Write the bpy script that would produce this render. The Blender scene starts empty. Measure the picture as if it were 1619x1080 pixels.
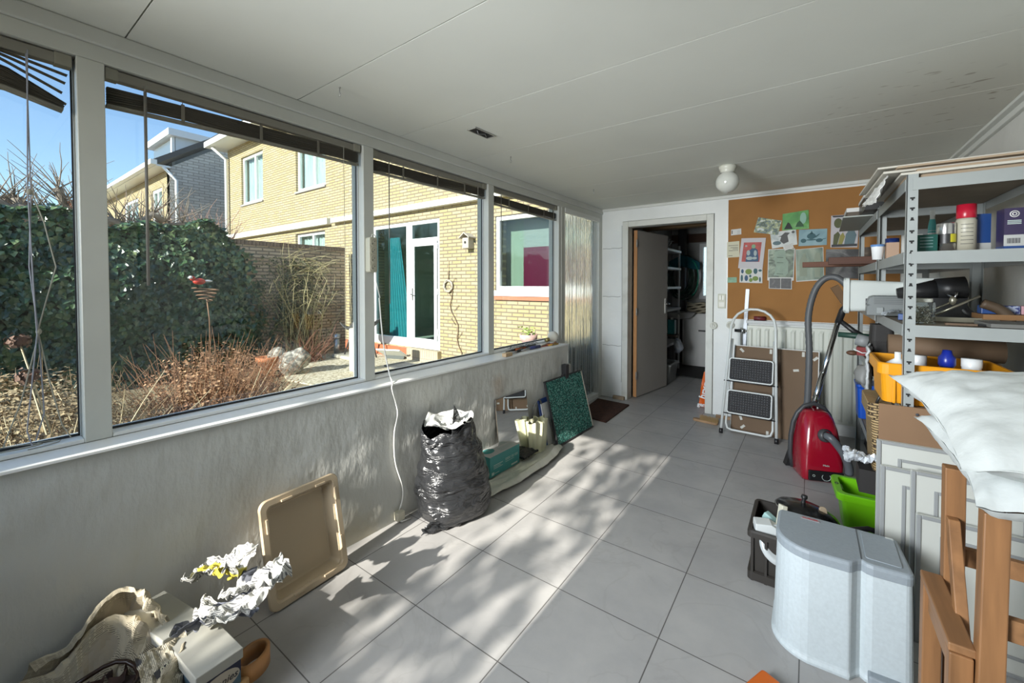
import bpy, bmesh, math, random
from math import sin, cos, pi, radians
from mathutils import Vector, Matrix, Euler, noise

S = bpy.context.scene
COL = S.collection

# ---------------------------------------------------------------- camera
cam_d = bpy.data.cameras.new('camera')
cam = bpy.data.objects.new('camera', cam_d)
COL.objects.link(cam)
cam.location = (0, 0, 1.39)
cam.rotation_euler = (pi / 2 - 0.0227, 0, 0.6284)
cam_d.sensor_width = 36.0
cam_d.lens = 648.8 / 1619 * 36.0
cam_d.shift_y = -(540 - 464.5) / 1619
cam_d.clip_start = 0.02
cam_d.clip_end = 500
S.camera = cam

# ---------------------------------------------------------------- sky, sun, exposure
S.view_settings.view_transform = 'Standard'
S.view_settings.look = 'None'
S.view_settings.gamma = 1.0
S.view_settings.exposure = 1.6
S.view_settings.use_curve_mapping = False
SUN_EL = radians(25.0)
w = bpy.data.worlds.new('world'); S.world = w; w.use_nodes = True
nt = w.node_tree; nt.nodes.clear()
bg = nt.nodes.new('ShaderNodeBackground'); wo = nt.nodes.new('ShaderNodeOutputWorld')
sky = nt.nodes.new('ShaderNodeTexSky'); sky.sky_type = 'NISHITA'
sky.sun_disc = False; sky.sun_elevation = SUN_EL; sky.sun_rotation = radians(180)
sky.altitude = 10; sky.air_density = 1.0; sky.dust_density = 0.15; sky.ozone_density = 2.5
bg.inputs['Strength'].default_value = 0.12
nt.links.new(sky.outputs[0], bg.inputs[0]); nt.links.new(bg.outputs[0], wo.inputs[0])
sun_d = bpy.data.lights.new('sun', 'SUN'); sun_d.energy = 4.7; sun_d.angle = radians(0.55)
sun_d.color = (1.0, 0.95, 0.86)
sun = bpy.data.objects.new('sun', sun_d); COL.objects.link(sun)
sdir = Vector((0.008, 1.0, -math.tan(SUN_EL)))
sun.rotation_euler = sdir.to_track_quat('-Z', 'Y').to_euler()
sun.location = (0, -20, 12)
# added fill lamp just inside the rear window, standing in for its daylight
ad = bpy.data.lights.new('rear_window_fill', 'AREA'); ad.shape = 'RECTANGLE'
ad.size = 1.1; ad.size_y = 1.25; ad.spread = radians(85); ad.energy = 18; ad.color = (0.93, 0.97, 1.0)
al = bpy.data.objects.new('rear_window_fill', ad); COL.objects.link(al)
al.location = (-1.40, -1.04, 1.56); al.rotation_euler = Vector((0.36, 1, -0.12)).to_track_quat('-Z', 'Z').to_euler()

# ---------------------------------------------------------------- materials
MATS = {}
def _n(nt, t, **kw):
    n = nt.nodes.new(t)
    for k, v in kw.items():
        setattr(n, k, v)
    return n
def mat(name, col, rough=0.6, metal=0.0, var=0.0, vscale=8.0, bump=0.0, bscale=60.0, spec=0.5, stretch=(1, 1, 1),
        col2=None, c2pos=(0.45, 0.6), trans=0.0, alpha=1.0, detail=4.0, sheen=0.0, coat=0.0):
    if name in MATS: return MATS[name]
    m = bpy.data.materials.new(name); m.use_nodes = True
    nt = m.node_tree; b = nt.nodes['Principled BSDF']
    b.inputs['Base Color'].default_value = (*col, 1)
    b.inputs['Roughness'].default_value = rough
    b.inputs['Metallic'].default_value = metal
    b.inputs['Specular IOR Level'].default_value = spec
    if trans: b.inputs['Transmission Weight'].default_value = trans
    if alpha < 1: b.inputs['Alpha'].default_value = alpha
    if coat: b.inputs['Coat Weight'].default_value = coat
    if var or col2 or bump:
        tc = _n(nt, 'ShaderNodeTexCoord'); mp = _n(nt, 'ShaderNodeMapping')
        mp.inputs['Scale'].default_value = stretch
        nt.links.new(tc.outputs['Object'], mp.inputs[0])
    if var or col2:
        ns = _n(nt, 'ShaderNodeTexNoise'); ns.inputs['Scale'].default_value = vscale
        ns.inputs['Detail'].default_value = detail
        nt.links.new(mp.outputs[0], ns.inputs['Vector'])
        r = _n(nt, 'ShaderNodeValToRGB')
        if col2:
            r.color_ramp.elements[0].position, r.color_ramp.elements[1].position = c2pos
            r.color_ramp.elements[0].color = (*col, 1); r.color_ramp.elements[1].color = (*col2, 1)
        else:
            r.color_ramp.elements[0].position = 0.3; r.color_ramp.elements[1].position = 0.7
            r.color_ramp.elements[0].color = (*[c * (1 - var) for c in col], 1)
            r.color_ramp.elements[1].color = (*[min(1, c * (1 + var)) for c in col], 1)
        nt.links.new(ns.outputs['Fac'], r.inputs[0]); nt.links.new(r.outputs[0], b.inputs['Base Color'])
    if bump:
        nb = _n(nt, 'ShaderNodeTexNoise'); nb.inputs['Scale'].default_value = bscale
        nb.inputs['Detail'].default_value = 5
        nt.links.new(mp.outputs[0], nb.inputs['Vector'])
        bp = _n(nt, 'ShaderNodeBump'); bp.inputs['Strength'].default_value = min(1, bump); bp.inputs['Distance'].default_value = 0.01
        nt.links.new(nb.outputs['Fac'], bp.inputs['Height']); nt.links.new(bp.outputs[0], b.inputs['Normal'])
    MATS[name] = m
    return m

def glass_mat(name, tint=(0.93, 0.96, 0.95), refl=1.0, rough=0.0):
    m = bpy.data.materials.new(name); m.use_nodes = True; nt = m.node_tree; nt.nodes.clear()
    o = _n(nt, 'ShaderNodeOutputMaterial'); t = _n(nt, 'ShaderNodeBsdfTransparent'); g = _n(nt, 'ShaderNodeBsdfGlossy')
    f = _n(nt, 'ShaderNodeLayerWeight'); mx = _n(nt, 'ShaderNodeMixShader'); mu = _n(nt, 'ShaderNodeMath', operation='MULTIPLY_ADD')
    f.inputs['Blend'].default_value = 0.5; mu.inputs[1].default_value = 0.75 * refl; mu.inputs[2].default_value = 0.035 * refl
    pw = _n(nt, 'ShaderNodeMath', operation='POWER'); pw.inputs[1].default_value = 5.0
    t.inputs[0].default_value = (*tint, 1); g.inputs['Roughness'].default_value = rough
    nt.links.new(f.outputs['Facing'], pw.inputs[0]); nt.links.new(pw.outputs[0], mu.inputs[0]); nt.links.new(mu.outputs[0], mx.inputs[0])
    nt.links.new(t.outputs[0], mx.inputs[1]); nt.links.new(g.outputs[0], mx.inputs[2]); nt.links.new(mx.outputs[0], o.inputs[0])
    return m

def brick_mat(name, c1, c2, mortar, axis='x', rough=0.9, msize=0.006, bw=0.22, rh=0.0625, var=0.25, offs=(0, 0), stain=None):
    m = bpy.data.materials.new(name); m.use_nodes = True; nt = m.node_tree; b = nt.nodes['Principled BSDF']
    b.inputs['Roughness'].default_value = rough; b.inputs['Specular IOR Level'].default_value = 0.2
    tc = _n(nt, 'ShaderNodeTexCoord'); sp = _n(nt, 'ShaderNodeSeparateXYZ'); cb = _n(nt, 'ShaderNodeCombineXYZ')
    nt.links.new(tc.outputs['Object'], sp.inputs[0])
    nt.links.new(sp.outputs['X' if axis == 'x' else 'Y'], cb.inputs['X']); nt.links.new(sp.outputs['Z'], cb.inputs['Y'])
    br = _n(nt, 'ShaderNodeTexBrick'); br.offset = 0.5
    br.inputs['Scale'].default_value = 1; br.inputs['Brick Width'].default_value = bw; br.inputs['Row Height'].default_value = rh
    br.inputs['Mortar Size'].default_value = msize; br.inputs['Mortar Smooth'].default_value = 0.2
    br.inputs['Color1'].default_value = (*c1, 1); br.inputs['Color2'].default_value = (*c2, 1); br.inputs['Mortar'].default_value = (*mortar, 1)
    nt.links.new(cb.outputs[0], br.inputs['Vector'])
    ns = _n(nt, 'ShaderNodeTexNoise'); ns.inputs['Scale'].default_value = 1.7; ns.inputs['Detail'].default_value = 6
    nt.links.new(tc.outputs['Object'], ns.inputs['Vector'])
    rp = _n(nt, 'ShaderNodeValToRGB'); rp.color_ramp.elements[0].position = 0.3; rp.color_ramp.elements[1].position = 0.7
    rp.color_ramp.elements[0].color = (1 - var,) * 3 + (1,); rp.color_ramp.elements[1].color = (1, 1, 1, 1)
    nt.links.new(ns.outputs['Fac'], rp.inputs[0])
    mx = _n(nt, 'ShaderNodeMixRGB', blend_type='MULTIPLY'); mx.inputs[0].default_value = 1
    nt.links.new(br.outputs['Color'], mx.inputs[1]); nt.links.new(rp.outputs[0], mx.inputs[2])
    nt.links.new(mx.outputs[0], b.inputs['Base Color'])
    bp = _n(nt, 'ShaderNodeBump'); bp.invert = True; bp.inputs['Strength'].default_value = 0.6; bp.inputs['Distance'].default_value = 0.006
    nt.links.new(br.outputs['Fac'], bp.inputs['Height']); nt.links.new(bp.outputs[0], b.inputs['Normal'])
    return m

# ---------------------------------------------------------------- mesh builder
class MB:
    def __init__(self):
        self.v = []; self.f = []; self.s = []; self.uv = None
    def add(self, vs, fs, smooth=False, M=None):
        k = len(self.v)
        if M is not None: vs = [M @ Vector(p) for p in vs]
        self.v.extend([tuple(p) for p in vs]); self.f.extend([tuple(i + k for i in f) for f in fs]); self.s.extend([smooth] * len(fs))
        return self
    def box(self, x0, x1, y0, y1, z0, z1, M=None):
        vs = [(x, y, z) for x in (x0, x1) for y in (y0, y1) for z in (z0, z1)]
        return self.add(vs, [(0, 1, 3, 2), (4, 6, 7, 5), (0, 4, 5, 1), (2, 3, 7, 6), (0, 2, 6, 4), (1, 5, 7, 3)], False, M)
    def prism(self, poly, a0, a1, axis='z', M=None, smooth=False):
        def P(p, a):
            if axis == 'z': return (p[0], p[1], a)
            if axis == 'y': return (p[0], a, p[1])
            return (a, p[0], p[1])
        n = len(poly); vs = [P(p, a0) for p in poly] + [P(p, a1) for p in poly]
        k = len(self.v)
        self.add(vs, [tuple(range(n)), tuple(range(2 * n - 1, n - 1, -1))], False, M)
        sf = [(i, n + i, n + (i + 1) % n, (i + 1) % n) for i in range(n)]
        self.f.extend([tuple(i + k for i in f) for f in sf]); self.s.extend([smooth] * n)
        return self
    def tube(self, pts, r, n=8, closed=False, cap=True, M=None, smooth=True):
        pts = [Vector(p) for p in pts]; m = len(pts)
        rs = r if isinstance(r, (list, tuple)) else [r] * m
        vs = []; up = None
        for i, p in enumerate(pts):
            a = pts[(i - 1) % m] if (closed or i > 0) else p
            c = pts[(i + 1) % m] if (closed or i < m - 1) else p
            t = (c - a)
            if t.length < 1e-9: t = Vector((0, 0, 1))
            t.normalize()
            if up is None:
                up = Vector((0, 0, 1)) if abs(t.z) < 0.9 else Vector((1, 0, 0))
            s_ = t.cross(up)
            if s_.length < 1e-6: s_ = t.cross(Vector((0.3, 1, 0.2)))
            s_.normalize(); up = s_.cross(t).normalized()
            for j in range(n):
                q = 2 * pi * j / n
                vs.append(p + (s_ * cos(q) + up * sin(q)) * rs[i])
        fs = []
        for i in range(m if closed else m - 1):
            i2 = (i + 1) % m
            for j in range(n):
                j2 = (j + 1) % n
                fs.append((i * n + j, i * n + j2, i2 * n + j2, i2 * n + j))
        if cap and not closed:
            fs.append(tuple(range(n - 1, -1, -1))); fs.append(tuple((m - 1) * n + j for j in range(n)))
        return self.add(vs, fs, smooth, M)
    def lathe(self, prof, n=24, M=None, smooth=True, cap=False):
        vs = [(r * cos(2 * pi * j / n), r * sin(2 * pi * j / n), z) for r, z in prof for j in range(n)]
        fs = [(i * n + j, i * n + (j + 1) % n, (i + 1) * n + (j + 1) % n, (i + 1) * n + j) for i in range(len(prof) - 1) for j in range(n)]
        if cap:
            fs.append(tuple(range(n - 1, -1, -1))); fs.append(tuple((len(prof) - 1) * n + j for j in range(n)))
        return self.add(vs, fs, smooth, M)
    def grid(self, nu, nv, fn, M=None, smooth=True, wrap=False):
        vs = [fn(i / nu, j / nv) for i in range(nu + 1) for j in range(nv + 1)]
        fs = [(i * (nv + 1) + j, (i + 1) * (nv + 1) + j, (i + 1) * (nv + 1) + j + 1, i * (nv + 1) + j + 1) for i in range(nu) for j in range(nv)]
        return self.add(vs, fs, smooth, M)
    def ellipsoid(self, c, r, n=16, m=10, M=None):
        vs = []
        for i in range(m + 1):
            a = pi * i / m
            for j in range(n):
                q = 2 * pi * j / n
                vs.append((c[0] + r[0] * sin(a) * cos(q), c[1] + r[1] * sin(a) * sin(q), c[2] + r[2] * cos(a)))
        fs = [(i * n + j, (i + 1) * n + j, (i + 1) * n + (j + 1) % n, i * n + (j + 1) % n) for i in range(m) for j in range(n)]
        return self.add(vs, fs, True, M)
    def build(self, name, m, parent=None, loc=(0, 0, 0), rot=(0, 0, 0), bevel=0, seg=2, solid=0, sub=0, allsmooth=None, weld=False, off=0):
        me = bpy.data.meshes.new(name); me.from_pydata(self.v, [], self.f); me.validate()
        if len(me.polygons) == len(self.s):
            me.polygons.foreach_set('use_smooth', self.s if allsmooth is None else [allsmooth] * len(self.s))
        if weld:
            bm = bmesh.new(); bm.from_mesh(me); bmesh.ops.remove_doubles(bm, verts=bm.verts, dist=1e-4)
            bmesh.ops.recalc_face_normals(bm, faces=bm.faces); bm.to_mesh(me); bm.free()
        for q in (m if isinstance(m, (list, tuple)) else [m]): me.materials.append(q)
        o = bpy.data.objects.new(name, me); COL.objects.link(o); o.parent = parent
        o.location = loc; o.rotation_euler = rot
        if sub:
            s = o.modifiers.new('sub', 'SUBSURF'); s.levels = s.render_levels = sub
        if solid:
            s = o.modifiers.new('solid', 'SOLIDIFY'); s.thickness = solid; s.offset = off
        if bevel:
            s = o.modifiers.new('bevel', 'BEVEL'); s.width = bevel; s.segments = seg; s.limit_method = 'ANGLE'; s.angle_limit = radians(40)
            s.harden_normals = False
        return o

def thing(name, label, cat, loc=(0, 0, 0), rotz=0.0, group=None, rot=None):
    o = bpy.data.objects.new(name, None); COL.objects.link(o); o.empty_display_size = 0.1
    o.location = loc; o.rotation_euler = rot if rot else (0, 0, rotz)
    o['label'] = label; o['category'] = cat
    if group: o['group'] = group
    return o
def tag(o, label, cat, group=None, kind=None):
    o['label'] = label; o['category'] = cat
    if group: o['group'] = group
    if kind: o['kind'] = kind
    return o
def struct(o, label=None):
    o['kind'] = 'structure'
    if label: o['label'] = label
    return o
def text(name, body, size, m, parent=None, loc=(0, 0, 0), rot=(0, 0, 0), ext=0.0005, align='CENTER', sx=1.0, bold=0.0, shear=0.0):
    c = bpy.data.curves.new(name, 'FONT'); c.body = body; c.size = size; c.extrude = ext; c.align_x = align; c.align_y = 'CENTER'
    c.offset = bold; c.shear = shear; c.resolution_u = 3
    o0 = bpy.data.objects.new(name + '_src', c); COL.objects.link(o0)
    dg = bpy.context.evaluated_depsgraph_get(); me = bpy.data.meshes.new_from_object(o0.evaluated_get(dg))
    bpy.data.objects.remove(o0); me.materials.clear(); me.materials.append(m)
    o = bpy.data.objects.new(name, me); COL.objects.link(o); o.parent = parent; o.location = loc; o.rotation_euler = rot; o.scale = (sx, 1, 1)
    return o
def dup(root, loc=None, rot=None, label=None):
    r = root.copy(); COL.objects.link(r)
    if loc is not None: r.location = loc
    if rot is not None: r.rotation_euler = rot
    if label: r['label'] = label
    for ch in list(root.children):
        c = ch.copy(); COL.objects.link(c); c.parent = r
        for g in ch.children:
            d = g.copy(); COL.objects.link(d); d.parent = c
    return r
def fbm(x, y, z=0.0, s=1.0, o=3):
    return noise.fractal(Vector((x * s, y * s, z * s)), 1.0, 2.0, o)
def frame_boxes(mb, x0, x1, z0, z1, y0, y1, f, fb=None, ft=None):
    fb = f if fb is None else fb; ft = f if ft is None else ft
    mb.box(x0, x0 + f, y0, y1, z0, z1); mb.box(x1 - f, x1, y0, y1, z0, z1)
    mb.box(x0 + f + .0004, x1 - f - .0004, y0 + .0006, y1 - .0006, z0, z0 + fb); mb.box(x0 + f + .0004, x1 - f - .0004, y0 + .0006, y1 - .0006, z1 - ft, z1)
def rrect(x0, x1, y0, y1, r, n=4):
    pts = []
    for cx, cy, a0 in ((x1 - r, y1 - r, 0), (x0 + r, y1 - r, pi / 2), (x0 + r, y0 + r, pi), (x1 - r, y0 + r, 1.5 * pi)):
        for i in range(n + 1):
            a = a0 + pi / 2 * i / n; pts.append((cx + r * cos(a), cy + r * sin(a)))
    return pts
def loft(mb, rings, cap0=True, cap1=True, smooth=False, M=None):
    n = len(rings[0]); vs = [p for r in rings for p in r]
    fs = [(i * n + j, i * n + (j + 1) % n, (i + 1) * n + (j + 1) % n, (i + 1) * n + j) for i in range(len(rings) - 1) for j in range(n)]
    k = len(mb.v); mb.add(vs, fs, smooth, M)
    if cap0: mb.f.append(tuple(k + j for j in range(n - 1, -1, -1))); mb.s.append(False)
    if cap1: mb.f.append(tuple(k + (len(rings) - 1) * n + j for j in range(n))); mb.s.append(False)
def dirM(p, z, x=None):
    """matrix at p whose local Z points along z"""
    z = Vector(z).normalized()
    if x is None: x = Vector((1, 0, 0)) if abs(z.x) < 0.9 else Vector((0, 1, 0))
    x = Vector(x); y = z.cross(x).normalized(); x = y.cross(z)
    M = Matrix((x, y, z)).transposed().to_4x4(); M.translation = Vector(p); return M
# ================================================================ ROOM SHELL
XW, YF, XR, YB, CZ = -2.10, 4.80, 0.86, -1.07, 2.315
YBK = YB - 0.22
# floor tiles
def floor_mat():
    m = bpy.data.materials.new('grey_floor_tiles'); m.use_nodes = True; nt = m.node_tree; b = nt.nodes['Principled BSDF']
    tc = _n(nt, 'ShaderNodeTexCoord'); mp = _n(nt, 'ShaderNodeMapping')
    mp.inputs['Location'].default_value = (1.3644, -1.1676, 0)
    nt.links.new(tc.outputs['Object'], mp.inputs[0])
    br = _n(nt, 'ShaderNodeTexBrick'); br.offset = 0.0; br.offset_frequency = 1
    br.inputs['Scale'].default_value = 1; br.inputs['Brick Width'].default_value = 0.45; br.inputs['Row Height'].default_value = 0.45
    br.inputs['Mortar Size'].default_value = 0.0022; br.inputs['Mortar Smooth'].default_value = 0.1
    br.inputs['Color1'].default_value = (0.42, 0.415, 0.405, 1); br.inputs['Color2'].default_value = (0.395, 0.39, 0.38, 1); br.inputs['Mortar'].default_value = (0.13, 0.125, 0.12, 1)
    nt.links.new(mp.outputs[0], br.inputs['Vector'])
    n1 = _n(nt, 'ShaderNodeTexNoise'); n1.inputs['Scale'].default_value = 3.2; n1.inputs['Detail'].default_value = 9; n1.inputs['Roughness'].default_value = 0.62
    nt.links.new(tc.outputs['Object'], n1.inputs['Vector'])
    r1 = _n(nt, 'ShaderNodeValToRGB'); r1.color_ramp.elements[0].position = 0.32; r1.color_ramp.elements[1].position = 0.68
    r1.color_ramp.elements[0].color = (0.86, 0.86, 0.87, 1); r1.color_ramp.elements[1].color = (1.06, 1.05, 1.04, 1)
    nt.links.new(n1.outputs['Fac'], r1.inputs[0])
    # thin darker veins
    n2 = _n(nt, 'ShaderNodeTexNoise'); n2.inputs['Scale'].default_value = 2.3; n2.inputs['Detail'].default_value = 8; n2.inputs['Distortion'].default_value = 0.8
    nt.links.new(tc.outputs['Object'], n2.inputs['Vector'])
    r2 = _n(nt, 'ShaderNodeValToRGB'); e = r2.color_ramp.elements
    e[0].position = 0.485; e[0].color = (1, 1, 1, 1); e[1].position = 0.515; e[1].color = (1, 1, 1, 1)
    q = e.new(0.5); q.color = (0.94, 0.935, 0.93, 1)
    nt.links.new(n2.outputs['Fac'], r2.inputs[0])
    m1 = _n(nt, 'ShaderNodeMixRGB', blend_type='MULTIPLY'); m1.inputs[0].default_value = 1
    m2 = _n(nt, 'ShaderNodeMixRGB', blend_type='MULTIPLY'); m2.inputs[0].default_value = 1
    nt.links.new(br.outputs['Color'], m1.inputs[1]); nt.links.new(r1.outputs[0], m1.inputs[2])
    nt.links.new(m1.outputs[0], m2.inputs[1]); nt.links.new(r2.outputs[0], m2.inputs[2]); nt.links.new(m2.outputs[0], b.inputs['Base Color'])
    b.inputs['Roughness'].default_value = 0.42; b.inputs['Specular IOR Level'].default_value = 0.35
    bp = _n(nt, 'ShaderNodeBump'); bp.invert = True; bp.inputs['Strength'].default_value = 0.7; bp.inputs['Distance'].default_value = 0.003
    nt.links.new(br.outputs['Fac'], bp.inputs['Height']); nt.links.new(bp.outputs[0], b.inputs['Normal'])
    return m
M_floor = floor_mat()
mb = MB(); mb.box(XW - 0.25, 1.1, YBK, 8.6, -0.2, 0.0)
struct(mb.build('floor', M_floor))
M_ceil = mat('ceiling_board_paint', (0.68, 0.69, 0.635), 0.75, var=0.03, vscale=2.0)
M_ceil_r = mat('ceiling_board_paint_stained', (0.66, 0.67, 0.62), 0.8, col2=(0.55, 0.54, 0.48), vscale=1.1, c2pos=(0.4, 0.75))
seams = [YBK, -0.2, 0.41, 1.05, 1.68, 2.30, 2.93, 3.55, 4.18, 4.95]
mb = MB()
for a, b_ in zip(seams[:-1], seams[1:]):
    mb.box(XW - 0.06, XR + 0.1, a + 0.0024, b_ - 0.0024, CZ, CZ + 0.03)
mb.box(XW - 0.06, XR + 0.1, YBK, 4.95, CZ + 0.029, CZ + 0.12)
struct(mb.build('ceiling', M_ceil))
def ceiling_marks():
    nt = M_ceil.node_tree; b = nt.nodes['Principled BSDF']; src = b.inputs['Base Color'].links[0].from_socket
    tc = _n(nt, 'ShaderNodeTexCoord'); d = _n(nt, 'ShaderNodeVectorMath', operation='DISTANCE'); d.inputs[1].default_value = (.75, 3.1, 2.315)
    nt.links.new(tc.outputs['Object'], d.inputs[0]); fa = _n(nt, 'ShaderNodeMapRange'); fa.inputs['From Min'].default_value = .15; fa.inputs['From Max'].default_value = 1.0; fa.inputs['To Min'].default_value = 1; fa.inputs['To Max'].default_value = 0
    nt.links.new(d.outputs['Value'], fa.inputs['Value']); mp = _n(nt, 'ShaderNodeMapping'); mp.inputs['Scale'].default_value = (1, 3.2, 1); mp.inputs['Rotation'].default_value = (0, 0, .4); nt.links.new(tc.outputs['Object'], mp.inputs[0])
    ns = _n(nt, 'ShaderNodeTexNoise'); ns.inputs['Scale'].default_value = 11; ns.inputs['Detail'].default_value = 2; nt.links.new(mp.outputs[0], ns.inputs['Vector'])
    r = _n(nt, 'ShaderNodeValToRGB'); r.color_ramp.elements[0].position = .66; r.color_ramp.elements[0].color = (0, 0, 0, 1); r.color_ramp.elements[1].position = .72; r.color_ramp.elements[1].color = (1, 1, 1, 1); nt.links.new(ns.outputs['Fac'], r.inputs[0])
    mu = _n(nt, 'ShaderNodeMath', operation='MULTIPLY'); nt.links.new(fa.outputs[0], mu.inputs[0]); nt.links.new(r.outputs[0], mu.inputs[1])
    mx = _n(nt, 'ShaderNodeMixRGB'); mx.inputs[2].default_value = (.22, .19, .15, 1); nt.links.new(mu.outputs[0], mx.inputs[0]); nt.links.new(src, mx.inputs[1])
    s2 = _n(nt, 'ShaderNodeMath', operation='MULTIPLY'); s2.inputs[1].default_value = .35; nt.links.new(fa.outputs[0], s2.inputs[0])
    m2 = _n(nt, 'ShaderNodeMixRGB'); m2.inputs[2].default_value = (.50, .44, .36, 1); nt.links.new(s2.outputs[0], m2.inputs[0]); nt.links.new(mx.outputs[0], m2.inputs[1]); nt.links.new(m2.outputs[0], b.inputs['Base Color'])
ceiling_marks()
M_seam = mat('seam_shadow_gap', (0.2, 0.2, 0.18), 0.9)
# white paints
def wall_white(name, col, bump=0.25, scale=25, brush=False, stains=()):
    m = bpy.data.materials.new(name); m.use_nodes = True; nt = m.node_tree; b = nt.nodes['Principled BSDF']
    b.inputs['Roughness'].default_value = 0.55 if brush else 0.7
    tc = _n(nt, 'ShaderNodeTexCoord'); mp = _n(nt, 'ShaderNodeMapping'); nt.links.new(tc.outputs['Object'], mp.inputs[0])
    n0 = _n(nt, 'ShaderNodeTexNoise'); n0.inputs['Scale'].default_value = 1.6; n0.inputs['Detail'].default_value = 7
    nt.links.new(tc.outputs['Object'], n0.inputs['Vector'])
    r0 = _n(nt, 'ShaderNodeValToRGB'); r0.color_ramp.elements[0].position = 0.3; r0.color_ramp.elements[1].position = 0.65
    r0.color_ramp.elements[0].color = (*[c * 0.88 for c in col], 1); r0.color_ramp.elements[1].color = (*col, 1)
    nt.links.new(n0.outputs['Fac'], r0.inputs[0])
    last = r0.outputs[0]
    for (cx, cy, cz, rad, sc, strength) in stains:
        vm = _n(nt, 'ShaderNodeVectorMath', operation='DISTANCE'); nd = _n(nt, 'ShaderNodeTexNoise'); nd.inputs['Scale'].default_value = 14
        nd.inputs['Detail'].default_value = 6
        nt.links.new(tc.outputs['Object'], nd.inputs['Vector']); nt.links.new(tc.outputs['Object'], vm.inputs[0]); vm.inputs[1].default_value = (cx, cy, cz)
        ma = _n(nt, 'ShaderNodeMath', operation='MULTIPLY_ADD'); ma.inputs[1].default_value = rad * 0.9; 
        nt.links.new(nd.outputs['Fac'], ma.inputs[0]); nt.links.new(vm.outputs['Value'], ma.inputs[2])
        rr = _n(nt, 'ShaderNodeMapRange'); rr.inputs['From Min'].default_value = rad * 0.8; rr.inputs['From Max'].default_value = rad * 1.5
        rr.inputs['To Min'].default_value = strength; rr.inputs['To Max'].default_value = 0.0
        nt.links.new(ma.outputs[0], rr.inputs['Value'])
        mx = _n(nt, 'ShaderNodeMixRGB', blend_type='MIX'); mx.inputs[2].default_value = (*sc, 1)
        nt.links.new(rr.outputs[0], mx.inputs[0]); nt.links.new(last, mx.inputs[1]); last = mx.outputs[0]
    nt.links.new(last, b.inputs['Base Color'])
    nb = _n(nt, 'ShaderNodeTexNoise'); nb.inputs['Scale'].default_value = scale; nb.inputs['Detail'].default_value = 6
    if brush:
        mp.inputs['Rotation'].default_value = (0.3, 0, 0); mp.inputs['Scale'].default_value = (1, 1.1, 0.40)
    nt.links.new(mp.outputs[0], nb.inputs['Vector'])
    n3 = _n(nt, 'ShaderNodeTexNoise'); n3.inputs['Scale'].default_value = 6; n3.inputs['Detail'].default_value = 5
    nt.links.new(tc.outputs['Object'], n3.inputs['Vector'])
    mm = _n(nt, 'ShaderNodeMath', operation='MULTIPLY_ADD'); mm.inputs[1].default_value = 2.6 if brush else 1.6
    nt.links.new(n3.outputs['Fac'], mm.inputs[0]); nt.links.new(nb.outputs['Fac'], mm.inputs[2])
    bp = _n(nt, 'ShaderNodeBump'); bp.inputs['Strength'].default_value = bump; bp.inputs['Distance'].default_value = 0.02
    nt.links.new(mm.outputs[0], bp.inputs['Height']); nt.links.new(bp.outputs[0], b.inputs['Normal'])
    return m
M_knee = wall_white('rough_white_plaster', (0.58, 0.585, 0.545), 0.22, 30, True,
                    stains=((-1.86, 2.45, 0.62, 0.12, (0.42, 0.34, 0.26), 0.75), (-1.92, 1.25, 0.0, 0.22, (0.5, 0.44, 0.3), 0.6), (-1.9, 1.9, 0.0, 0.16, (0.5, 0.44, 0.3), 0.6)))
M_far = wall_white('white_painted_block_wall', (0.86, 0.88, 0.86), 0.2, 18)
M_frame = mat('window_frame_paint', (0.56, 0.57, 0.525), 0.45, var=0.04, vscale=5)
M_sill = mat('sill_paint', (0.78, 0.79, 0.77), 0.45, var=0.04, vscale=5)
M_glass = glass_mat('window_glass', (0.80, 0.83, 0.83))
M_rglass = glass_mat('rear_glass', (0.99, 0.99, 0.99))
def kx(y): return -2.01 + 0.0388 * (y if y > -0.2 else -0.2)
ZS = 0.816
# knee wall: wavy plastered face
mb = MB()
Y0, Y1 = YB, 3.50
def kface(u, v):
    y = Y0 + (Y1 - Y0) * u; z = ZS * v
    edge = min(1, (1 - v) * 8) * min(1, v * 8 + 0.2)
    return (kx(y) + (0.010 * fbm(y, z, 3, 2.0) + 0.0035 * fbm(y, z, 9, 7, 4)) * edge, y, z)
mb.grid(160, 36, kface)
mb.add([(XW, Y0, ZS), (kx(Y0), Y0, ZS), (kx(Y1), Y1, ZS), (XW, Y1, ZS), (XW, Y1, 0), (kx(Y1), Y1, 0), (XW, Y0, 0), (kx(Y0), Y0, 0)],
       [(0, 1, 2, 3), (3, 2, 5, 4)])
# the wall below the frames, out to the outer face
mb.box(XW - 0.12, XW, YB, 3.70, 0, ZS)
struct(mb.build('wall_left', M_knee), 'low rough white plastered wall under the windows')
# sunlit ledge on top of the knee wall
mb = MB(); mb.add([(XW - 0.001, Y0, ZS + 0.004), (kx(Y0) + 0.003, Y0, ZS + 0.004), (kx(Y1) + 0.003, Y1, ZS + 0.004), (XW - 0.001, Y1, ZS + 0.004),
                   (XW - 0.001, Y0, ZS - 0.008), (kx(Y0) + 0.003, Y0, ZS - 0.008), (kx(Y1) + 0.003, Y1, ZS - 0.008), (XW - 0.001, Y1, ZS - 0.008)],
                  [(0, 1, 2, 3), (7, 6, 5, 4), (1, 5, 6, 2), (2, 6, 7, 3), (0, 3, 7, 4), (0, 4, 5, 1)])
struct(mb.build('trim_1', M_sill, bevel=0.002, seg=1), 'white painted ledge on the low wall')
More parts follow.
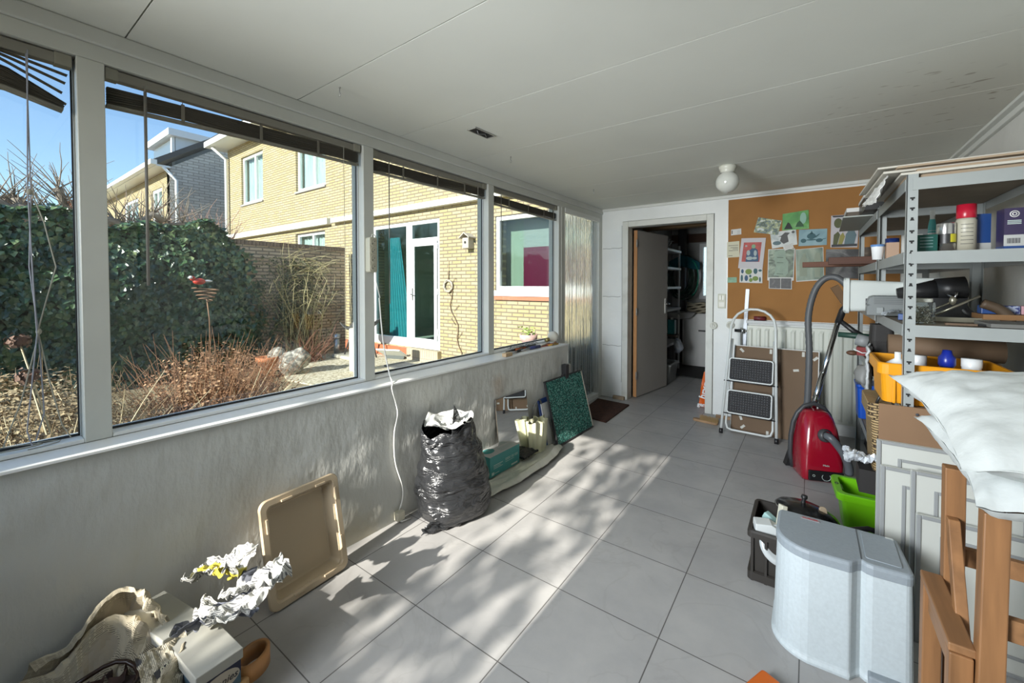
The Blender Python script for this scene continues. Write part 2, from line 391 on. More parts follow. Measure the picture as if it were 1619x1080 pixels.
# window wall: head beam, mullions, bottom rails, glazing
GX = -2.175   # glass plane
ZB, ZT = 0.835, 2.197
mb = MB()
mb.box(XW - 0.12, XW, YBK, YF, ZT, 2.255)           # frame head
struct(mb.build('trim_2', M_frame, bevel=0.002, seg=1), 'head rail above the windows')
mb = MB(); mb.box(XW - 0.12, XW + 0.012, YBK, YF, 2.255, CZ)
struct(mb.build('trim_3', mat('beam_paint', (0.60, 0.61, 0.57), 0.5, var=0.06, vscale=3), bevel=0.006, seg=2), 'beam under the ceiling along the windows')
mulls = [(-1.05, -0.80), (0.281, 0.353), (1.428, 1.496), (2.568, 2.64), (3.71, 3.84)]
mb = MB()
for a, b_ in mulls: mb.box(XW - 0.12, XW, a, b_, ZS + .0045 if b_ < 3.8 else 0, ZT - .0005)
mb.box(XW - 0.12, XW, 4.71, YF, 0, ZT - .0005)
mb.box(XW + .0002, XW + 0.005, 3.76, 3.775, ZS + .005, ZT - .0005)
struct(mb.build('trim_4', M_frame, bevel=0.002, seg=1), 'white window mullions')
mb = MB()
for a, b_ in ((-.799, .2805), (.3535, 1.4275), (1.4965, 2.5675), (2.6405, 3.7095)): mb.box(XW - 0.12, XW - .0015, a, b_, ZS + .0045, ZB)
mb.box(XW - 0.12, XW - .0015, 3.8405, 4.7095, 0.0, 0.05)
struct(mb.build('trim_5', M_sill, bevel=0.002, seg=1), 'bottom rail of the windows')
M_gasket = mat('black_glazing_gasket', (0.02, 0.022, 0.024), 0.6)
M_bead = mat('glazing_bead', (0.45, 0.47, 0.47), 0.4)
wins = [(-0.80, 0.281), (0.353, 1.428), (1.496, 2.568), (2.64, 3.71)]
for i, (a, b_) in enumerate(wins):
    mb = MB(); mb.box(GX - 0.003, GX + 0.003, a, b_, ZB, ZT); g = struct(mb.build('window_%d' % (i + 1), M_glass), 'clear pane %d of the window wall' % (i + 1))
    mb = MB(); t = 0.008
    for s_, c in ((0.004, t),):
        mb.box(GX + 0.004, GX + 0.012, a, a + c, ZB, ZT); mb.box(GX + 0.004, GX + 0.012, b_ - c, b_, ZB, ZT)
        mb.box(GX + 0.004, GX + 0.012, a, b_, ZB, ZB + c); mb.box(GX + 0.004, GX + 0.012, a, b_, ZT - c, ZT)
    mb.build('gasket', M_gasket, g)
    mb = MB(); c = 0.016
    mb.box(GX + 0.012, GX + 0.024, b_ - 0.004, b_ - 0.0005, ZB, ZT); mb.box(GX + 0.012, GX + 0.024, a + 0.0005, a + 0.004, ZB, ZT)
    mb.build('glazing_bead', M_bead, g)
# ribbed wired glass panel beside the doorway
def ribbed():
    m = bpy.data.materials.new('ribbed_glass'); m.use_nodes = True; nt = m.node_tree; b = nt.nodes['Principled BSDF']
    b.inputs['Base Color'].default_value = (0.80, 0.87, 0.86, 1); b.inputs['Roughness'].default_value = 0.22
    b.inputs['Transmission Weight'].default_value = 0.95; b.inputs['IOR'].default_value = 1.35
    tc = _n(nt, 'ShaderNodeTexCoord'); mp = _n(nt, 'ShaderNodeMapping'); nt.links.new(tc.outputs['Object'], mp.inputs[0]); mp.inputs['Scale'].default_value = (1, 60, 1.2)
    nb = _n(nt, 'ShaderNodeTexNoise'); nb.inputs['Scale'].default_value = 1.5; nb.inputs['Detail'].default_value = 4
    nt.links.new(mp.outputs[0], nb.inputs['Vector'])
    bp = _n(nt, 'ShaderNodeBump'); bp.inputs['Strength'].default_value = 0.7; bp.inputs['Distance'].default_value = 0.02
    nt.links.new(nb.outputs['Fac'], bp.inputs['Height']); nt.links.new(bp.outputs[0], b.inputs['Normal'])
    return m
mb = MB(); mb.box(GX - 0.003, GX + 0.003, 3.84, 4.71, 0.05, ZT)
g = struct(mb.build('window_5', ribbed()), 'floor-length ribbed glass panel at the end of the window wall')
mb = MB(); mb.box(XW - 0.03, XW + 0.006, 3.84, 4.71, ZT - 0.045, ZT); mb.build('blind_rail', mat('white_rail', (0.7, 0.71, 0.68), 0.5), g)
# loose hanging threads and strands of a string curtain over that panel
# far wall with doorway
DX0, DX1, DZ = -1.765, -0.905, 2.075
mb = MB()
mb.box(XW - 0.12, -1.84, YF, YF + 0.12, 0, CZ)
mb.box(-0.83, 1.10, YF, YF + 0.12, 0, CZ)
mb.box(-1.84, -0.83, YF, YF + 0.12, DZ + 0.07, CZ)
wf_ = struct(mb.build('wall_far', M_far))
mb = MB()
for z, x0, x1 in ((1.83, -2.09, -1.845), (1.24, -2.09, -1.86), (.64, -2.09, -1.85)): mb.tube([(x0 + (x1 - x0) * k / 6, YF - .0005, z + .004 * sin(k * 2.3)) for k in range(7)], .0022, n=4)
mb.tube([(-1.845, YF - .0005, .2), (-1.842, YF - .0005, 1.1), (-1.846, YF - .0005, 2.1)], .002, n=4)
mb.build('cracks', mat('crack_line', (.16, .16, .15), .9), wf_)  # thin dark lines along the block joints
mb = MB()
for a, b_ in ((-1.835, DX0), (DX1, -0.835)): mb.box(a, b_, YF - 0.018, YF + 0.13, 0, DZ + 0.065)
mb.box(DX0 + .0005, DX1 - .0005, YF - 0.017, YF + 0.129, DZ, DZ + 0.065)
struct(mb.build('door_2', mat('door_frame_paint', (0.66, 0.67, 0.62), 0.5, col2=(0.5, 0.5, 0.45), vscale=6, c2pos=(0.5, 0.85)), bevel=0.004), 'scuffed white frame of the doorway')
# cornice on far and right wall
M_corn = mat('cornice_paint', (0.66, 0.67, 0.63), 0.6)
mb = MB(); mb.box(XW, XR, YF - 0.022, YF, CZ - 0.03, CZ); struct(mb.build('trim_6', M_corn, bevel=0.004), 'trim between far wall and ceiling')
mb = MB(); mb.box(XR - 0.05, XR, YBK, YF - 0.022, CZ - 0.018, CZ); mb.box(XR - 0.022, XR, YBK, YF - 0.022, CZ - 0.05, CZ - 0.018)
struct(mb.build('trim_7', M_corn, bevel=0.003), 'trim between right wall and ceiling')
mb = MB(); mb.box(XR, XR + 0.12, YBK, YF + 0.12, 0, CZ)
struct(mb.build('wall_right', wall_white('right_wall_paint', (0.66, 0.66, 0.62), 0.12, 20)))
# rear wall behind the camera, with its window
mb = MB()
mb.box(XW - 0.12, XR + 0.12, YBK, YB, 0, 0.86); mb.box(XW - 0.12, XR + 0.12, YBK, YB, 2.20, CZ)
mb.box(XW - 0.12, -2.05, YBK, YB, 0.86, 2.20); mb.box(-0.90, -0.80, YBK, YB, 0.86, 2.20); mb.box(0.76, XR + 0.12, YBK, YB, 0.86, 2.20)
struct(mb.build('wall_rear', mat('rear_wall_brown', (.2, .16, .12), .8)))
mb = MB(); mb.box(-2.05, -0.90, YB - 0.10, YB - 0.094, 0.86, 2.2); struct(mb.build('window_6', M_rglass), 'rear window behind the viewer')
mb = MB()
for a, b_ in ((-2.05, -2.0), (-0.93, -0.90)): mb.box(a, b_, YB - 0.13, YB - 0.06, 0.86, 2.2)
mb.box(-2.05, -0.9, YB - 0.13, YB - 0.06, 0.86, 0.91); mb.box(-2.05, -0.9, YB - 0.13, YB - 0.06, 2.14, 2.2)
struct(mb.build('trim_8', M_frame), 'frame of the rear window')
mb = MB(); mb.box(-0.80, 0.76, YB - 0.10, YB - 0.06, 0.86, 2.2); struct(mb.build('window_7', mat('blind_cloth', (0.2, 0.2, 0.18), 0.8)), 'closed blind of the second rear window')
# roof deck so the sun and sky stay out
mb = MB(); mb.box(XW - 0.35, 1.3, YBK - 0.02, 5.0, CZ + 0.12, CZ + 0.3); struct(mb.build('roof', mat('roof_felt', (0.12, 0.12, 0.12), 0.9)))
# ================================================================ OUTSIDE
R = random.Random(7)
GZ = -0.05
def ground_mat(name, c1, c2, sc, bump=0.6, c3=None):
    m = mat(name, c1, 0.95, col2=c2, vscale=sc, c2pos=(0.4, 0.62), bump=bump, bscale=sc * 6, spec=0.1, detail=8)
    return m
mb = MB(); mb.box(-90, 12, -45, 60, GZ - 0.3, GZ - 0.02)
struct(mb.build('ground', ground_mat('garden_soil', (0.20, 0.16, 0.10), (0.34, 0.29, 0.19), 3)), 'garden soil')
mb = MB(); mb.prism([(-8.0, 3.55), (-6.4, 3.0), (-4.6, 3.2), (-2.3, 3.0), (-2.3, 5.3), (-8.3, 5.3)], GZ - 0.02, GZ)
struct(mb.build('path', ground_mat('pale_garden_gravel', (0.40, 0.35, 0.24), (0.78, 0.73, 0.58), 26, 1.0)), 'pale gravel patio by the garden door')
# short grass by the window
mb = MB()
for i in range(9000):
    x = R.uniform(-5.4, -2.6); y = R.uniform(1.6, 3.7)
    if y > 3.1 + 0.3 * sin(x * 3) and R.random() < 0.8: continue
    h = R.uniform(0.02, 0.07); a = R.uniform(0, pi); d = 0.006
    mb.add([(x - d * cos(a), y - d * sin(a), GZ - 0.02), (x + d * cos(a), y + d * sin(a), GZ - 0.02), (x + R.uniform(-.03, .03), y + R.uniform(-.03, .03), GZ + h)], [(0, 1, 2)])
tag(mb.build('grass', mat('grass_blades', (0.20, 0.26, 0.09), 0.8, col2=(0.38, 0.36, 0.18), vscale=4)), 'thin winter grass between the window and the patio', 'grass', kind='stuff')

# ---- houses
M_yb = brick_mat('yellow_brick', (0.42, 0.34, 0.17), (0.48, 0.41, 0.25), (0.22, 0.18, 0.13), 'x', msize=0.012, var=0.1)
M_gb = brick_mat('grey_brick', (0.55, 0.52, 0.49), (0.68, 0.65, 0.61), (0.33, 0.31, 0.29), 'y', bw=0.33, rh=0.10, msize=0.012, var=0.12)
M_wb = brick_mat('garden_wall_brick', (0.50, 0.37, 0.26), (0.66, 0.55, 0.42), (0.26, 0.22, 0.18), 'y', msize=0.012, var=0.35)
M_wp = mat('white_upvc', (0.82, 0.84, 0.84), 0.35)
M_dark = mat('dark_room', (0.10, 0.11, 0.105), 0.9)
M_tile = mat('dark_roof_tile', (0.06, 0.06, 0.065), 0.6, bump=0.3, bscale=8)
M_wg = glass_mat('house_glass', (0.80, 0.86, 0.84), 1.0)
M_cream = mat('cream_beam', (0.75, 0.74, 0.68), 0.6)
M_curt = mat('net_curtain', (0.72, 0.74, 0.74), 0.9, var=0.25, vscale=12, stretch=(4, 1, 0.1))
FY = 5.30
def wall_holes(mb, x0, x1, z0, z1, holes, y0, y1):
    """wall slab in the XZ plane with rectangular holes (x0,x1,z0,z1)"""
    xs = sorted({x0, x1, *[h[0] for h in holes], *[h[1] for h in holes]})
    for a, b_ in zip(xs[:-1], xs[1:]):
        hs = sorted([h for h in holes if h[0] <= a and h[1] >= b_], key=lambda h: h[2]); z = z0
        for h in hs:
            if h[2] > z: mb.box(a, b_, y0, y1, z, h[2])
            z = h[3]
        if z < z1: mb.box(a, b_, y0, y1, z, z1)
def window_unit(parent, x0, x1, z0, z1, y, split=None, label=None, fr=0.06, curtain=False, top=None):
    mb = MB(); d = y + 0.05
    frame_boxes(mb, x0, x1, z0, z1, y, d + .03, fr)
    for s_ in (split or []): mb.box(s_ - fr / 2, s_ + fr / 2, y + .001, d + .02, z0 + fr + .001, z1 - fr - .001)
    if top: mb.box(x0, x1, y, d + .02, top - fr / 2, top + fr / 2)
    w_ = mb.build('window', M_wp, parent, bevel=0.008, seg=1)
    mb = MB(); mb.box(x0 + fr, x1 - fr, d, d + .006, z0 + fr, z1 - fr); mb.build('pane', M_wg, w_)
    if curtain:
        mb = MB(); mb.grid(40, 2, lambda u, v: (x0 + (x1 - x0) * u, d + 0.10 + 0.025 * sin(u * 60), z0 + (z1 - z0) * v)); mb.build('curtain', M_curt, w_)
    return w_
# own house: ground floor and upper wall
hs = thing('terraced_house', 'yellow brick house facing the window, with white garden door and kitchen window', 'house', (0, 0, 0))
H_door = (-7.50, -5.49, 0.165, 2.61); H_kit = (-4.19, -2.75, 1.29, 2.50)
mb = MB(); wall_holes(mb, -8.95, -2.24, GZ - 0.1, 5.6, [H_door, H_kit], FY, FY + 0.3); mb.build('wall', M_yb, hs)
mb = MB(); mb.box(-8.95, -2.24, FY + 3.6, FY + 3.7, 0, 2.8); mb.box(-8.9, -2.24, FY + .3, FY + 3.6, 0.0, 0.16); mb.box(-8.9, -2.24, FY + .3, FY + 3.6, 2.72, 2.8)
mb.box(-5.2, -5.0, FY + .3, FY + 3.6, 0.16, 2.72); mb.box(-8.95, -8.8, FY + .3, FY + 3.6, 0.16, 2.72)
mb.build('room', mat('pale_green_room', (0.52, 0.60, 0.53), 0.9), hs)
mb = MB(); mb.box(-8.9, -2.24, FY - 0.12, FY, 2.80, 2.905); mb.build('concrete_beam', M_cream, hs)
mb = MB(); mb.box(-8.9, -2.24, FY + 0.3, FY + 1.0, 5.6, 5.7); mb.build('roof', mat('red_roof_tile', (0.35, 0.10, 0.05), 0.8), hs)
# garden door and fixed light
x0, x1, z0, z1 = H_door
mb = MB(); f = 0.075; y = FY + 0.02
frame_boxes(mb, x0, x1, z0, z1, y, y + .08, f, .17)
mb.box(-6.44, -6.27, y + .001, y + .079, z0 + .171, z1 - f - .001)
fr = mb.build('window', M_wp, hs, bevel=0.008, seg=1)
mb = MB(); mb.box(x0 + f, -6.44, y + .03, y + .036, z0 + .15, z1 - f); mb.build('pane', M_wg, fr)
mb = MB(); mb.box(-6.27, x1 - f, y, y + .07, 2.20, 2.27); d = y - .015
frame_boxes(mb, -6.268, -5.57, z0 + .03, 2.198, d, y - .001, .08, .165)
dr = mb.build('door', M_wp, hs, bevel=0.008, seg=1)
mb = MB(); mb.box(-6.19, -5.66, y + .02, y + .026, .36, 2.12); mb.box(-6.27, x1 - f, y + .02, y + .026, 2.27, z1 - f); mb.build('pane', M_wg, dr)
mb = MB(); mb.box(-6.245, -6.215, d - .012, d, 1.08, 1.32); mb.tube([(-6.23, d - .01, 1.2), (-6.23, d - .06, 1.2), (-6.09, d - .06, 1.2)], .011)
mb.build('handle', mat('brushed_steel', (0.6, 0.6, 0.6), 0.3, 1.0), dr)
for z in (.45, 1.2, 2.05): mb = MB(); mb.box(x1 - f - .02, x1 - f + .03, d - .012, d, z, z + .1); mb.build('hinge', M_wp, dr)
mb = MB(); mb.box(-6.3, -5.45, FY - .10, FY + .02, GZ, .165)
mb.build('doorstep', brick_mat('step_brick', (0.55, 0.47, 0.32), (0.6, 0.5, 0.35), (0.35, 0.3, 0.25), 'x', bw=0.06, rh=0.25, msize=.008), hs)
mb = MB(); mb.box(-8.9, -6.3, FY - .06, FY + .02, GZ, .15); mb.build('plinth', mat('red_tile_step', (0.45, 0.13, 0.06), 0.6), hs)
mb = MB(); mb.grid(60, 6, lambda u, v: (-7.15 + .62 * u * (0.55 + 0.5 * (1 - v)), FY + .16 + .03 * sin(u * 45 + 2 * v), .2 + 2.15 * v)); mb.build('curtain', mat('teal_curtain', (0.03, 0.30, 0.36), 0.8), hs)
# kitchen window: interior seen through it
x0, x1, z0, z1 = H_kit
kw = window_unit(hs, x0, x1, z0, z1, FY + .02, None, fr=.07)
mb = MB(); mb.box(x0, x1, FY - .05, FY + .05, z0 - .085, z0); mb.build('window_sill', M_wp, hs)
mb = MB(); mb.box(x0, x1, FY - .035, FY + .02, z0 - .15, z0 - .085); mb.build('sill_tiles', mat('red_sill_tile', (0.42, 0.16, 0.09), 0.6), hs)
mb = MB(); mb.box(-4.35, -3.86, FY + .34, FY + .40, .17, 2.7); mb.build('green_cabinet', mat('pale_green_cabinet', (0.30, 0.36, 0.29), 0.6), hs)
mb = MB(); mb.box(-3.86, -2.5, FY + .34, FY + .38, .17, 2.0); mb.build('splashback', mat('burgundy_panel', (0.15, 0.012, 0.045), 0.3), hs)
mb = MB(); mb.box(-3.86, -2.5, FY + .34, FY + .38, 2.001, 2.7); mb.build('tiling', mat('grey_kitchen_tile', (0.34, 0.35, 0.35), 0.4), hs)
# neighbour
h2 = thing('terraced_house', 'yellow brick house beyond the garden wall, white upstairs windows', 'house', (0, 0, 0))
W1 = (-14.0, -12.56, 3.79, 5.22); W2 = (-10.70, -9.30, 3.75, 5.22); W3 = (-10.75, -9.36, 1.2, 2.68)
mb = MB(); wall_holes(mb, -15.0, -8.95, GZ - 0.1, 5.62, [W1, W2, W3], FY + .004, FY + 0.3)
mb.box(-15.0, -14.7, FY + .3, FY + 8, GZ, 5.62); mb.build('wall', M_yb, h2)
mb = MB(); mb.box(-14.9, -9.06, FY - 0.12, FY + .01, 2.79, 2.93); mb.build('concrete_beam', M_cream, h2)
for W in (W1, W2): window_unit(h2, W[0], W[1], W[2], W[3], FY + .06, [(W[0] + W[1]) / 2 + .1], fr=.08, curtain=True)
window_unit(h2, *W3, FY + .06, [-10.0], fr=.07, curtain=True)
for W in (W1, W2): mb = MB(); mb.box(W[0] - .02, W[1] + .02, FY - .03, FY + .08, W[2] - .05, W[2]); mb.build('window_sill', mat('grey_stone_sill', (0.3, 0.29, 0.28), 0.8), h2)
mb = MB(); mb.box(-15.25, -2.24, FY - .55, FY + .3, 5.62, 5.78); rf = mb.build('roof_gutter', M_wp, h2)
mb = MB(); mb.add([(-15.25, FY - .5, 5.79), (-2.24, FY - .5, 5.79), (-2.24, FY + 5, 9.2), (-15.25, FY + 5, 9.2)], [(0, 1, 2, 3)]); mb.build('roof', M_tile, h2, solid=.1)
mb = MB(); mb.tube([(-14.9, FY - .45, 5.6), (-14.9, FY - .08, 5.3), (-14.9, FY - .08, 0)], .05); mb.build('drainpipe', M_wp, h2)
mb = MB(); mb.box(-14.7, -8.95, FY + 3, FY + 3.1, 0, 5.6); mb.box(-14.7, -8.95, FY + .3, FY + 3, 2.8, 3.0); mb.build('room', M_dark, h2)
# distant row house with grey gable and dormer
h3 = thing('row_house', 'distant yellow house with grey brick gable end and white roof dormer', 'house', (0, 0, 0))
gx = -18.0
mb = MB(); mb.prism([(4.6, GZ), (4.6, 5.45), (9.5, 8.9), (14, 5.5), (14, GZ)], gx - .3, gx, axis='x'); mb.build('gable_wall', M_gb, h3)
mb = MB(); wall_holes(mb, -32, gx - .01, GZ, 5.45, [(-20.1, -18.9, 3.0, 4.9), (-24.2, -22.0, 3.2, 4.9)], 4.6, 4.85); mb.build('wall', M_yb, h3)
for W in ((-20.1, -18.9, 3.0, 4.9), (-24.2, -22.0, 3.2, 4.9)): window_unit(h3, *W, 4.63, [(W[0] + W[1]) / 2], fr=.12, curtain=True)
sl = 3.45 / 4.9
mb = MB(); mb.add([(-32, 4.2, 5.45), (gx + .12, 4.2, 5.45), (gx + .12, 9.5, 5.45 + 5.3 * sl), (-32, 9.5, 5.45 + 5.3 * sl)], [(0, 1, 2, 3)]); mb.build('roof', M_tile, h3, solid=.16, off=1)
mb = MB(); mb.box(-32, gx + .2, 4.05, 4.22, 5.42, 5.58); mb.box(-32, gx + .1, 4.2, 4.6, 5.40, 5.46); mb.build('gutter', M_wp, h3)
mb = MB(); mb.tube([(gx + .1, 4.4, 5.4), (gx + .14, 4.75, 5.0), (gx + .14, 4.75, 0)], .05); mb.build('drainpipe', M_wp, h3)
mb = MB(); mb.box(-23.5, -20.8, 5.5, 9.0, 5.8, 7.42); dm = mb.build('dormer', mat('dormer_cladding', (0.62, 0.68, 0.74), 0.5), h3)
mb = MB(); mb.box(-23.75, -20.6, 5.25, 9.2, 7.34, 7.60); mb.build('dormer_roof', M_wp, dm)
mb = MB(); mb.box(-23.4, -20.95, 5.44, 5.5, 6.45, 7.25); mb.build('dormer_window', mat('dim_pane', (0.12, 0.15, 0.17), 0.15), dm)
mb = MB(); mb.box(-23.5, -20.8, 5.4, 5.5, 6.35, 6.45); mb.box(-20.95, -20.8, 5.4, 5.52, 6.0, 7.34); mb.build('dormer_frame', M_wp, dm)
# far shed roofs beyond the hedge
for (yy, zz, lab, sz) in ((1.1, 3.55, 'brown roof of a distant shed, behind the bare tree at far left', 1.2), (2.35, 3.6, 'orange tiled roof of a distant shed beside the window post', 1.3)):
    s0 = thing('garden_shed', lab, 'shed', (-20, yy, GZ))
    mb = MB(); mb.prism([(-sz, zz - .4), (0, zz + .45), (sz, zz - .4)], -2, 2, axis='x'); mb.build('roof', mat('orange_roof', (0.42, 0.15, 0.07), 0.8) if yy > 2 else mat('brown_roof', (0.13, 0.07, 0.05), 0.8), s0)
    mb = MB(); mb.box(-1.9, 1.9, -sz + .2, sz - .2, 0, zz - .4); mb.build('walls', mat('shed_boards', (0.45, 0.45, 0.42), 0.8), s0)

# ---- garden wall
mb = MB(); mb.box(-8.35, -8.13, -6.0, 5.05, GZ - .1, 2.10)
gw = mb.build('garden_wall', M_wb); tag(gw, 'weathered brick garden wall between hedge and house', 'wall')
mb = MB()
for i in range(100):
    y = -1.0 + i * .0605
    mb.box(-8.37, -8.11, y, y + .053, 2.10, 2.18)
mb.build('coping', mat('coping_brick', (0.22, 0.16, 0.12), 0.9, var=0.3, vscale=9), gw)
# ---- ivy: leaves over the wall
def leaf(mb, c, n, s, a, kind=0):
    n = Vector(n).normalized(); u = n.cross(Vector((0, 0, 1)));
    if u.length < .1: u = Vector((1, 0, 0))
    u.normalize(); v = n.cross(u); u2 = u * cos(a) + v * sin(a); v2 = n.cross(u2); c = Vector(c)
    P = [c - v2 * s * .5, c - v2 * s * .15 + u2 * s * .55 + n * s * .12, c + v2 * s * .25 + u2 * s * .28, c + v2 * s * .62 - n * s * .08, c + v2 * s * .25 - u2 * s * .28, c - v2 * s * .15 - u2 * s * .55 + n * s * .12]
    mb.add(P, [(0, 1, 2, 3), (0, 3, 4, 5)])
ivy = thing('ivy_hedge', 'dense dark green ivy covering the left part of the garden wall', 'ivy', (-8.1, 0, GZ))
def ivy_top(y): return 2.25 + .07 * sin(y * 3.1) + .06 * sin(y * 7.7 + 1) - (0.45 * max(0, (y - 2.5) / .7) ** 2 if y > 2.5 else 0) + .07
mb = MB(); mb2 = MB()
def ivx(y, z): return .42 + .16 * fbm(y, z, 1, 1.1) - .15 * max(0, z - 1.7) - (0.3 * max(0, (y - 2.3)) if y > 2.3 else 0)
for i in range(17000):
    y = R.uniform(-3.2, 3.25); z = R.uniform(0, ivy_top(y)); top = False
    if R.random() < .14: z = ivy_top(y); top = True
    if y > 2.9 and R.random() < (y - 2.9) / .35: continue
    if top: x = R.uniform(-.2, ivx(y, z) + .05)
    else: x = ivx(y, z) - abs(R.gauss(0, .05))
    n = Vector((1, R.uniform(-.8, .5), R.uniform(-.2, 1.2))) if not top else Vector((R.uniform(-.3, .8), R.uniform(-.7, .3), 1.2))
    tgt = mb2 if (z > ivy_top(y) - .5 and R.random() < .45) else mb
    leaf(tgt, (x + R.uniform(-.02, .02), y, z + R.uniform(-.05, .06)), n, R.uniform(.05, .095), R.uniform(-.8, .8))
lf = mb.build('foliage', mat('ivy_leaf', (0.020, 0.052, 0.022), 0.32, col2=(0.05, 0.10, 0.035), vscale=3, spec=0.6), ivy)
lf2 = mb2.build('sunlit_foliage', mat('ivy_leaf_sunlit', (0.10, 0.17, 0.07), 0.35, col2=(0.17, 0.22, 0.10), vscale=6, spec=0.6), ivy)  # paler leaves near the top, sunlight put into their colour
mb = MB(); mb.grid(60, 20, lambda u, v: (ivx(-3.2 + 6.4 * u, 2.1 * v) - .18, -3.2 + 6.3 * u, 2.15 * v)); mb.build('stems', mat('ivy_shade', (0.02, 0.025, 0.012), 1.0), ivy)  # near-black backing sheet, not stems: shade behind the leaves put into colour

# ---- dry hydrangea / perennial bushes
def twig(mb, p, d, L, r, seg=4, jit=.25, n=4, droop=0.0):
    p = Vector(p); d = Vector(d).normalized(); pts = [p.copy()]
    for k in range(seg):
        d = (d + Vector((R.uniform(-jit, jit), R.uniform(-jit, jit), R.uniform(-jit, jit) - droop))).normalized(); p = p + d * (L / seg); pts.append(p.copy())
    mb.tube(pts, [r * (1 - .75 * k / seg) for k in range(seg + 1)], n=n, cap=False)
    return pts
def dry_bush(loc, rx, ry, h, ntw, nle, mats, name, label, lsz=.035, fluff=.75):
    t = thing(name, label, 'bush', loc)
    mb = MB()
    for i in range(ntw):
        a = R.uniform(0, 2 * pi); e = R.uniform(.1, 1.0); d = (cos(a) * rx * e, sin(a) * ry * e, h * R.uniform(.6, 1.1))
        twig(mb, (R.uniform(-.4, .4) * rx, R.uniform(-.4, .4) * ry, 0), d, Vector(d).length * R.uniform(.7, 1.05), .0045, 4, .18, 3)
    mb.build('stems', mats[0], t)
    mb = MB()
    for i in range(nle):
        a = R.uniform(0, 2 * pi); q = math.acos(R.uniform(0.0, 1)); k = 1 - abs(R.gauss(0, 1 - fluff)) * .8
        k *= 1 + .12 * fbm(cos(a) * 3, sin(a) * 3, q * 2, 1.5)
        c = Vector((sin(q) * cos(a) * rx * k, sin(q) * sin(a) * ry * k, cos(q) * h * k))
        leaf(mb, c, (c.x + R.uniform(-.3, .3), c.y + R.uniform(-.3, .3), c.z + R.uniform(-.2, .5)), R.uniform(.6, 1.3) * lsz, R.uniform(0, 6.28))
    mb.build('leaves', mats[1], t)
    return t
M_tw = mat('dry_twig', (0.30, 0.21, 0.12), 0.9); M_tw2 = mat('red_twig', (0.34, 0.18, 0.10), 0.9)
M_l1 = mat('dry_flower_brown', (0.26, 0.18, 0.10), 0.95, col2=(0.50, 0.40, 0.24), vscale=9, c2pos=(.35, .65))
M_l2 = mat('dry_leaf_red_brown', (0.24, 0.11, 0.055), 0.95, col2=(0.46, 0.30, 0.17), vscale=9, c2pos=(.35, .65))
dry_bush((-4.15, .25, GZ), .95, .85, .86, 300, 17000, (M_tw, M_l1), 'dried_shrub', 'round brown shrub with dried flower heads, left of the first window post', .021)
dry_bush((-3.35, -.35, GZ), .7, .7, .62, 200, 9000, (M_tw, M_l1), 'dried_shrub', 'low brown shrub with dried heads close under the leftmost pane', .021)
dry_bush((-4.3, 1.35, GZ), .7, .62, .93, 520, 7500, (M_tw2, M_l2), 'withered_perennial', 'withered reddish brown perennial between the shrub and the gravel', .023, .45)
dry_bush((-3.75, .75, GZ), .6, .5, .52, 260, 2400, (M_tw2, M_l2), 'withered_perennial', 'low orange brown withered clump in front of the shrubs', .022, .4)
dry_bush((-5.2, 2.05, GZ), .5, .55, .72, 260, 1500, (M_tw2, M_l2), 'withered_perennial', 'sparse reddish twigs beside the orange flowerpot', .025, .4)
# straw stalks
M_str = mat('straw', (0.62, 0.52, 0.34), 0.8)
for k, (x, y, n, lab) in enumerate(((-3.3, .25, 26, 'fan of pale straw stalks below the leftmost pane'), (-3.5, .55, 20, 'pale straw stalks just right of the first window post'), (-3.9, 1.3, 16, 'thin pale stalks sticking out of the withered perennial'))):
    mb = MB()
    for i in range(n):
        a = R.uniform(0, 2 * pi); twig(mb, (x, y + R.uniform(-.1, .1), GZ), (cos(a) * .6, sin(a) * .8, R.uniform(.5, 1.6)), R.uniform(.45, 1.05), .006, 5, .10, 4)
    tag(mb.build('straw_stalks', M_str), lab, 'stalks')
for (x, y, h, yb, lab) in ((-3.5, .225, 1.13, .42, 'tall dry stalk with round brown seed head against the ivy, at left edge'), (-3.5, .255, .93, .40, 'shorter dry stalk with ragged seed head, left of the post')):
    t = thing('seed_head_stalk', lab, 'plant', (x, yb, GZ))
    mb = MB(); mb.tube([(0, 0, 0), (0, -.3 * (yb - y), h * .4), (0, (y - yb), h)], [.007, .006, .004], n=5); mb.build('stem', M_str, t)
    mb = MB()
    for i in range(90):
        v = Vector((R.gauss(0, 1), R.gauss(0, 1), R.gauss(0, .6))).normalized() * R.uniform(.02, .055); leaf(mb, Vector((0, y - yb, h)) + v, v, .025, R.uniform(0, 6))
    mb.build('seed_head', mat('seed_brown', (0.20, 0.12, 0.09), 0.9), t)
# spiral bird feeder on a rod
t = thing('garden_spiral', 'rusty spiral plant support topped by a red and white bird figure', 'garden ornament', (-5.0, 1.6, GZ))
mb = MB(); mb.tube([(0, 0, 0), (0, -.02, 1.1), (0, -.04, 1.3)], .006, n=5); mb.build('rod', mat('rusty_wire', (0.25, 0.15, 0.09), 0.6, 0.6), t)
mb = MB(); mb.tube([((.05 + .018 * k / 10) * cos(k * .62), -.045 + (.05 + .018 * k / 10) * sin(k * .62), 1.27 + .0035 * k) for k in range(40)], .005, n=5); mb.build('spiral', mat('rusty_wire', (0.25, 0.15, 0.09)), t)
mb = MB(); mb.ellipsoid((0, -.10, 1.47), (.03, .055, .033), 12, 8); mb.ellipsoid((0, -.155, 1.50), (.022, .024, .024), 10, 8); mb.build('bird', mat('red_bird', (0.55, 0.05, 0.03), 0.4), t)
mb = MB(); mb.ellipsoid((0.012, -.175, 1.51), (.016, .018, .016), 10, 8); mb.build('white_face', M_wp, t)
mb = MB(); mb.ellipsoid((.0, -.03, 1.475), (.01, .045, .012), 8, 6); mb.build('tail', M_wp, t)

